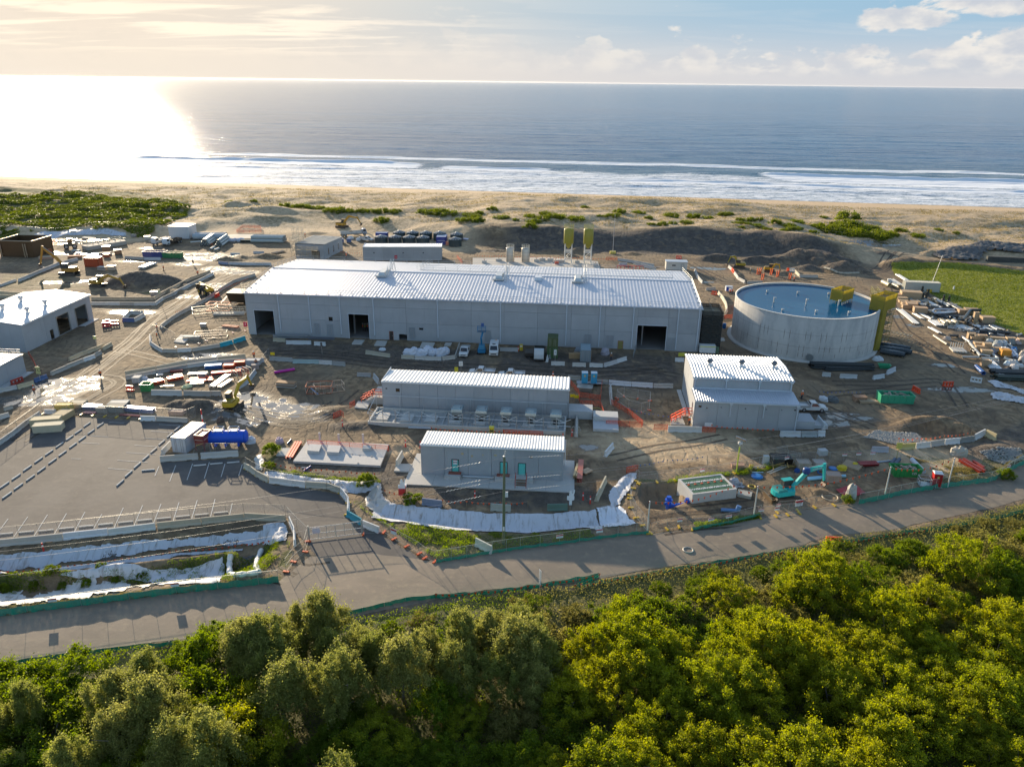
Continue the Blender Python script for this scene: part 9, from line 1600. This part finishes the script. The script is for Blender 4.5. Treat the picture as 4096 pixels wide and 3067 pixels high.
def leafmesh(name,C,N,S,tone,mat,asp=.55):
 """one leaf spray per row: centre C, normal N, size S"""
 n=len(C);rnd=np.random.randn(n,3);N=N/(np.linalg.norm(N,axis=1,keepdims=True)+1e-9)
 A=np.cross(N,rnd);A/=np.linalg.norm(A,axis=1,keepdims=True)+1e-9;B_=np.cross(N,A);S=S[:,None]
 V=np.stack([C-A*S*.5,C-B_*S*asp*.5-N*S*.08,C+A*S*.5,C+B_*S*asp*.5+N*S*.06],1).reshape(-1,3)
 me=bpy.data.meshes.new(name);me.vertices.add(n*4);me.vertices.foreach_set('co',V.astype(np.float32).ravel());me.loops.add(n*4);me.loops.foreach_set('vertex_index',np.arange(n*4,dtype=np.int32))
 me.polygons.add(n);me.polygons.foreach_set('loop_start',np.arange(0,n*4,4,dtype=np.int32));me.polygons.foreach_set('loop_total',np.full(n,4,np.int32));me.update(calc_edges=True)
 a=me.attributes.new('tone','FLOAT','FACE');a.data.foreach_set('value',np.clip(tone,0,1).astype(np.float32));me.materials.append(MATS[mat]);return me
def crown(name,mat,seed,rx,rz,h0,ncl,nl,leaf,cr=.62,shape='round'):
 rs=np.random.RandomState(seed);pc=[]
 while len(pc)<ncl:
  v=rs.randn(3);v/=np.linalg.norm(v)
  if v[2]<-.35:continue
  r_=rs.uniform(.4,1.)**.6*(1.18 if rs.rand()<.12 else 1)
  if shape=='tall':w_=rx*(1.-.25*max(0,v[2]));c=np.array([v[0]*w_*r_,v[1]*w_*r_,h0+rz*(.45+.62*v[2]*r_)])
  else:c=np.array([v[0]*rx*r_,v[1]*rx*r_,h0+rz*(.3+.66*v[2]*r_)])
  c[:2]*=1+.3*math.sin((2+seed%3)*math.atan2(v[1],v[0])+seed);pc.append(c)
 pc=np.array(pc);rad=rs.uniform(.45,1.25,ncl)*cr;k=rs.randint(0,ncl,nl)
 d=rs.randn(nl,3);d/=np.linalg.norm(d,axis=1,keepdims=True);rr=np.clip(np.abs(rs.randn(nl))*.55+.18,0,1.7);sq=np.array([1,1,.85 if shape!='tall' else 1.35])
 C=pc[k]+d*rr[:,None]*rad[k][:,None]*sq;N=d*.45+rs.randn(nl,3)*.8+np.array([0,0,.25])
 tone=.4*rs.rand(nl)+.28*rs.rand(ncl)[k]+.35*np.clip(rr,0,1)*(d[:,2]*.5+.5)  # random tone, plus light on clump tops painted in: outer upward leaves paler
 S=leaf*rs.uniform(.6,1.3,nl);return leafmesh(name,C,N,S,tone,mat)
def trunk_mesh(seed,h,r,multi=1):
 rs=random.Random(seed);m=MB()
 for q in range(multi):
  a=rs.uniform(0,6.28);p=V3((.12*q*math.cos(a),.12*q*math.sin(a),-.2));d=V3((math.cos(a)*.25,math.sin(a)*.25,1));rr=r
  for k in range(4):
   p2=p+V3((d.x+rs.uniform(-.15,.15),d.y+rs.uniform(-.15,.15),d.z))*(h/4);m.tube(p,p2,rr,7,rr*.75,cap=False)
   if k>0:
    b=rs.uniform(0,6.28);m.tube(p2,p2+V3((math.cos(b)*h*.28,math.sin(b)*h*.28,h*.2)),rr*.5,5,rr*.15,cap=False)
   p=p2;rr*=.75
 me=bpy.data.meshes.new('trunk');me.from_pydata(m.v,[],m.f);me.materials.append(MATS['bark']);return me
SPEC={}
def species(key,mat,n,rx,rz,h0,ncl,nl,leaf,cr,shape,tr,th):
 SPEC[key]=[(crown('crown',mat,100*len(SPEC)+7*i,rx*(.9+.12*i),rz*(1.05-.07*i),h0,ncl,nl,leaf,cr,shape),trunk_mesh(i+40,th,tr,2 if shape=='bush' else 1))for i in range(n)]
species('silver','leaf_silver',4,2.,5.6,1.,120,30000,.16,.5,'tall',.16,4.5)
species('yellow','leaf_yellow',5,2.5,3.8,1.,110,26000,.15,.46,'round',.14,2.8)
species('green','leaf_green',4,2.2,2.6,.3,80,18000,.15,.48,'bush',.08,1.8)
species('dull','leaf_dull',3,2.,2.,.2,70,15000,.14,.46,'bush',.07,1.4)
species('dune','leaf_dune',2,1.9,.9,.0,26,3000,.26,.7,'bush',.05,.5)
def plant(key,i,x,y,s,rz,name,label,cat,group,sz=1.):
 cr,tr=SPEC[key][i%len(SPEC[key])];z=float(hf(np.array([x]),np.array([y]))[0])
 t=thing(name,label,cat,(x,y,z-.05),rz,group);t.scale=(s,s,s*sz)
 o=bpy.data.objects.new('crown',cr);COL.objects.link(o);o.parent=t;o.color=(.3,.3,.3,1)
 o=bpy.data.objects.new('trunk',tr);COL.objects.link(o);o.parent=t;o.color=(.2,.17,.13,1)
 return t
rs=random.Random(11);edge=sorted([tuple(p)for p in ROAD_L]);ex=[p[0]for p in edge];ey=[p[1]for p in edge]
spots=[]
y=39.;row=0
while y<112:
 st=3.35 if y<62 else 3.7
 x=-62+(row%2)*st/2
 while x<110:
  px_,py_=x+rs.uniform(-1.5,1.5),y+rs.uniform(-1.5,1.5);x+=st
  if py_>np.interp(px_,ex,ey)-3.3:continue
  X,Y=proj(px_,py_,1.5)
  if X<-260 or X>4360 or Y>3380:continue
  spots.append((px_,py_,X,Y))
 y+=st*.87;row+=1
def kindof(X,Y,u):
 if X<880:
  if Y>2790:return 'yellow' if u<.16 else('silver' if u<.36 else 'green')
  return 'dull' if 330<X<900 and 2640<Y<2800 and u<.6 else 'green'
 if X<2150 and Y<2800:return 'silver' if u<.86 else 'green'
 if X<2250:return 'green' if u<.5 else('dull' if u<.72 else('silver' if u<.85 else 'yellow'))
 if Y<2450+.02*(X-2250):return 'dull' if u<.5 else('green' if u<.86 else 'yellow')
 if Y<2600:return 'dull' if u<.35 else('green' if u<.75 else 'yellow')
 return 'yellow' if u<.86 else('green' if u<.95 else 'dull')
NAMES=dict(silver=('tall_tree','tree'),yellow=('wattle_tree','tree'),green=('green_shrub','shrub'),dull=('scrub_bush','bush'))
def where(X,Y):
 a=('far left','left','middle','right','far right')[min(4,max(0,int(X/820)))];b='beside the road' if Y<2500 else('at the lower edge' if Y>2920 else('in the upper thicket' if Y<2700 else 'in the lower thicket'))
 return a,b
DESC=dict(silver='silvery olive upright tree',yellow='bushy tree with yellow-green foliage',green='dark leafy green shrub',dull='low olive-brown scrub bush')
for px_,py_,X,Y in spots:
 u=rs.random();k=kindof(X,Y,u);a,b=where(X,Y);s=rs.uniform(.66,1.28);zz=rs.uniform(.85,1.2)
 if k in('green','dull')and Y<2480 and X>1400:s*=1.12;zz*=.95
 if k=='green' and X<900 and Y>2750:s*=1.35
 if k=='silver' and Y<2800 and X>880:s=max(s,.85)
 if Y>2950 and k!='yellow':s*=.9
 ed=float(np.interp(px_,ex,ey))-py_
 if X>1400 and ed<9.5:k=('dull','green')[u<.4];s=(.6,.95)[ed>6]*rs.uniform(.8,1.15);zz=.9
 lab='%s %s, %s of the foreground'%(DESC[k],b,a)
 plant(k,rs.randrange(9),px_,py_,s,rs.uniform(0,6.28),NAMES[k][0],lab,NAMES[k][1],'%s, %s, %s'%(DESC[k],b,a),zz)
print('TREES',len(spots))
n=130000;rr=np.random.RandomState(5);a=rr.uniform(-64,112,n*3);b=rr.uniform(34,112,n*3);d=np.interp(a,ex,ey)-b;X=2048+0*a
k=(d>1.2)&(np.abs(a)<b*.95+8);a,b,d=a[k][:n],b[k][:n],d[k][:n];hgt=(.6+1.4*vn(a/2.1,b/2.1,3)+.6*vn(a/.7,b/.7,4))*np.clip(d/3,.25,1)
C=np.c_[a,b,hf(a,b)+hgt*rr.uniform(.15,1,len(a))**.5]
q_=(a>2)&(b>62)
for nm_,ix,mt_,lb_ in(('undergrowth',~q_,'leaf_green','dense leafy undergrowth filling the ground below the foreground trees'),('undergrowth',q_,'leaf_dull','olive-brown tangle of undergrowth below the green silt cloth on the right')):
 me=leafmesh(nm_,C[ix],np.c_[rr.randn(ix.sum(),2)*.7,np.ones(ix.sum())*.8],rr.uniform(.13,.27,ix.sum()),.2+.8*vn(a[ix]/3,b[ix]/3,9)*rr.rand(ix.sum()),mt_)
 o=bpy.data.objects.new('undergrowth',me);COL.objects.link(o);tag(o,lb_,'undergrowth');o['kind']='stuff'
def weeds(name,label,P,n,h,size,mat,seed,thr=.45):
 rr=np.random.RandomState(seed);P=np.array(P);a=rr.uniform(P[:,0].min(),P[:,0].max(),n*6);b=rr.uniform(P[:,1].min(),P[:,1].max(),n*6)
 k=(sdist(a,b,P)>0)&(vn(a/1.6,b/1.6,seed)*.7+vn(a/.6,b/.6,seed+1)*.3>thr);a,b=a[k][:n],b[k][:n]
 if not len(a):return
 hh=h*vn(a/.9,b/.9,seed+2);C=np.c_[a,b,hf(a,b)+hh*rr.rand(len(a))+.03]
 me=leafmesh(name,C,np.c_[rr.randn(len(a),2),np.ones(len(a))*.3],size*rr.uniform(.6,1.4,len(a)),rr.rand(len(a)),mat,.4);o=bpy.data.objects.new(name,me);COL.objects.link(o);tag(o,label,'weeds');o['kind']='stuff'
weeds('weeds','green and yellow weeds between the white liners in the left drain',pts('m -100,640 0,610 1000,560 1650,460 1750,470 1640,540 1300,640 700,600 0,710',0),8000,.7,.16,'leaf_green',1,.42)
weeds('dry_grass','dry yellowish grass strip above the green mesh beside the left road',pts('m -100,910 0,880 600,820 1200,740 2000,650 2060,690 600,868 0,948',0),9000,.4,.14,'leaf_straw',2,.3)
weeds('weeds','bright weeds around the end of the left drain by the gate',pts('m 1650,470 2100,360 2140,420 1960,600 1700,690 1620,700',0),7000,.7,.15,'leaf_green',3,.4)
weeds('weeds','patchy grass in the hollow between the gate and the power pole',pts('n 1080,960 1300,1100 o 100,930 900,1060 2200,1030 2200,1100 1300,1200 600,1320 200,1060',0),14000,.5,.15,'leaf_green',4,.42)
weeds('weeds','scrubby weeds along the kink of the fence beside the chamber',pts('p 950,400 1500,340 1900,270 2000,300 1700,370 1200,430 900,440',0),5000,.6,.15,'leaf_green',5,.35)
weeds('weeds','weeds on the edge of the pad above the white liner',pts('n 150,620 300,640 500,660 900,720 1450,760 1400,800 1200,830 800,740 500,700 200,660',0),6000,.6,.15,'leaf_green',6,.3)
weeds('weeds','dry patchy grass in the fenced corner by the red beams',pts('q 1150,380 1550,480 1900,500 2100,430 2199,380 1950,560 1500,620 1420,560',0),9000,.35,.14,'leaf_straw',7,.42)
weeds('weeds','weedy strip between the green mesh and the road at right of centre',pts('p 1160,850 1500,800 1800,750 1830,790 1500,860 1200,900',0),5000,.5,.15,'leaf_green',8,.2)
weeds('field_grass','rough grass tufts all over the sunlit field',FIELD,26000,.3,.32,'leaf_dune',12,.12)
bush=[('n',240,450,.75,'rounded green shrub on the gravel beside the concrete pad'),('n',215,610,.5,'small green shrub at the bend of the white liner'),('n',1290,800,.8,'low dark green shrub growing over the white liner'),('n',1790,980,.65,'bright green shrub beside the blue stained barrier'),('q',640,790,.5,'small shrub beside the pale drum at the road fence'),('q',2040,580,.7,'shrub outside the fence at the far right bend'),('m',380,620,.7,'olive bush on the bank between the two white liners'),('m',740,580,.5,'small green bush in the middle of the left drain'),('m',30,760,.7,'scruffy plant in the wet drain near the left edge'),('m',250,730,.55,'scruffy plant standing in the wet left drain'),('m',460,740,.55,'scruffy plant beside the puddle in the left drain'),('m',640,720,.6,'scruffy plant on the wet liner of the left drain'),('m',850,690,.45,'small plant on the wet liner near the folded fabric'),('m',1040,650,.5,'plant growing between folds of the white fabric')]
for r_,x_,y_,s,lab in bush:
 g=at(r_,x_,y_);plant('green',int(x_)%3,g.x,g.y,s*(.5 if r_=='m' else.8),x_%6,'green_shrub',lab,'shrub',None)
db=[('c',s1,s2,s3)for s1,s2,s3 in((40,110,1),(30,135,.8),(20,180,.9),(230,155,1.5),(350,170,.8),(480,145,1.3),(600,125,1.4),(700,150,2.),(600,165,1.6),(500,190,1.5),(480,225,1.3),(880,170,1.8),(945,65,1),(1185,138,1.5),(1250,105,1.4),(1410,115,1.3),(1500,155,1),(1520,205,.8),(1620,210,1.2),(1690,140,1.6),(1700,205,1.1),(1830,195,1.3),(1890,150,1.7),(2010,155,1.1),(2150,128,1.2),(1080,135,.7),(150,80,1.3))]+[('d',s1,s2,s3)for s1,s2,s3 in((800,298,1.2),(960,255,1.2),(1040,330,1.1),(910,312,1),(830,248,1),(1075,245,.9),(1430,328,1.3),(1270,285,1.3),(1540,300,1.5),(1470,372,1.2),(1390,383,1),(1560,365,1),(1810,350,1.6),(2040,310,1.5),(2140,345,2.),(1980,395,2.2),(2140,440,2.4),(2160,235,3.),(1880,218,.9),(1740,410,1),(600,185,1.2),(690,178,1.),(1160,370,.9),(840,350,.8))]+[('e',s1,s2,s3)for s1,s2,s3 in((440,85,2.6),(560,100,2.4),(600,50,1.8),(740,75,1.5),(700,115,2.2),(790,115,2.2),(860,95,1.4),(950,65,1.6),(1120,108,1.4),(470,15,2.6),(310,55,2.),(200,25,1.8),(1310,45,.8),(1480,75,.8),(680,30,1.6))]+[('b',s1,s2,s3)for s1,s2,s3 in((520,55,1.6),(600,65,1.7),(680,68,1.8),(760,72,1.6),(840,80,1.5),(930,92,1.8),(1010,95,1.8),(1080,100,1.4),(1180,100,1.4),(1280,98,1.5),(1370,100,1.6),(1460,100,1.4),(1700,105,1.4),(1780,112,1.9),(1860,118,2.),(1940,122,1.8),(1360,180,1.7),(50,20,1.2),(250,10,1.),(2070,175,1.6),(2190,178,1.4),(2100,135,1.4),(2160,150,1.3))]
for i,(r_,x_,y_,s)in enumerate(db):
 g=at(r_,x_,y_+6);nm={'b':'left','c':'middle','d':'right of centre','e':'right'}[r_]
 plant('dune',i,g.x,g.y,s*.95,i*1.3,'dune_shrub','low mounded green dune shrub, %s'%('behind the round plastic tanks' if r_=='b' else 'above the dark cutting behind the silos' if r_=='c' else 'above the right end of the dark cutting' if r_=='d' else 'beyond the water tank'),'shrub','low dune shrubs, '+nm)
P=np.array(pts('a 0,300 -500,250 -500,-40 0,-20 700,-30 1500,20 1640,90 1560,140 1450,200 1250,265 700,262 350,262',2.5));rr=np.random.RandomState(8);n=60000
a=rr.uniform(P[:,0].min(),P[:,0].max(),n*3);b=rr.uniform(P[:,1].min(),P[:,1].max(),n*3);k=(sdist(a,b,P)+4*fbm(a/9,b/9,3,3)>0)&(vn(a/7,b/7,31)*.6+vn(a/2.6,b/2.6,32)*.4>.33);a,b=a[k][:n],b[k][:n]
hh=1.2*vn(a/4.2,b/4.2,33)**1.2+.5*vn(a/1.4,b/1.4,34);C=np.c_[a,b,hf(a,b)+hh*rr.uniform(.6,1,len(a))-.1]
me=leafmesh('coastal_scrub',C,np.c_[rr.randn(len(a),2)*.6,np.ones(len(a))],rr.uniform(.5,1.,len(a)),.1+.5*rr.rand(len(a))+.4*vn(a/6,b/6,35),'leaf_dune',.8)
o=bpy.data.objects.new('coastal_scrub',me);COL.objects.link(o);tag(o,'dense low green scrub covering the dune at the far left','scrub');o['kind']='stuff'
rr=np.random.RandomState(18);n=45000;a=rr.uniform(-230,240,n*4);b=rr.uniform(262,400,n*4);s_=b+.14*a;ty_=np.interp(a,TOE_X,TOE_Y)+np.interp(a,TOE_X,TOE_W)
k=(b>ty_+1)&(s_<386)&(vn(a/11,b/7,51)*.5+vn(a/3,b/2.4,52)*.5>.52);a,b=a[k][:n],b[k][:n]
me=leafmesh('dune_grass',np.c_[a,b,hf(a,b)+rr.uniform(.02,.32,len(a))],np.c_[rr.randn(len(a),2),np.ones(len(a))*.4],rr.uniform(.25,.6,len(a)),rr.rand(len(a)),'leaf_straw',.4)
o=bpy.data.objects.new('dune_grass',me);COL.objects.link(o);tag(o,'thin dry grass tufts scattered over the sand dunes','dune grass');o['kind']='stuff'
# sea air: one even, thin volume round the whole scene
hm=bpy.data.materials.new('sea_air');hm.use_nodes=True;ht=NT(hm.node_tree);ht.n.clear();ho=ht.node('ShaderNodeOutputMaterial')
hv=ht.node('ShaderNodeVolumePrincipled',i_Color=(.93,.95,1.),i_Density=HAZE,i_Anisotropy=.55);ht.l.new(hv.outputs[0],ho.inputs['Volume'])
hme=bpy.data.meshes.new('haze');hb=MB().box(-84000,84000,-2000,66000,-22,60);hme.from_pydata(hb.v,[],hb.f);hme.materials.append(hm)
hz_o=bpy.data.objects.new('haze',hme);COL.objects.link(hz_o);hz_o['kind']='stuff';hz_o['label']='thin pale sea haze lying over the whole coast';hz_o['category']='haze'
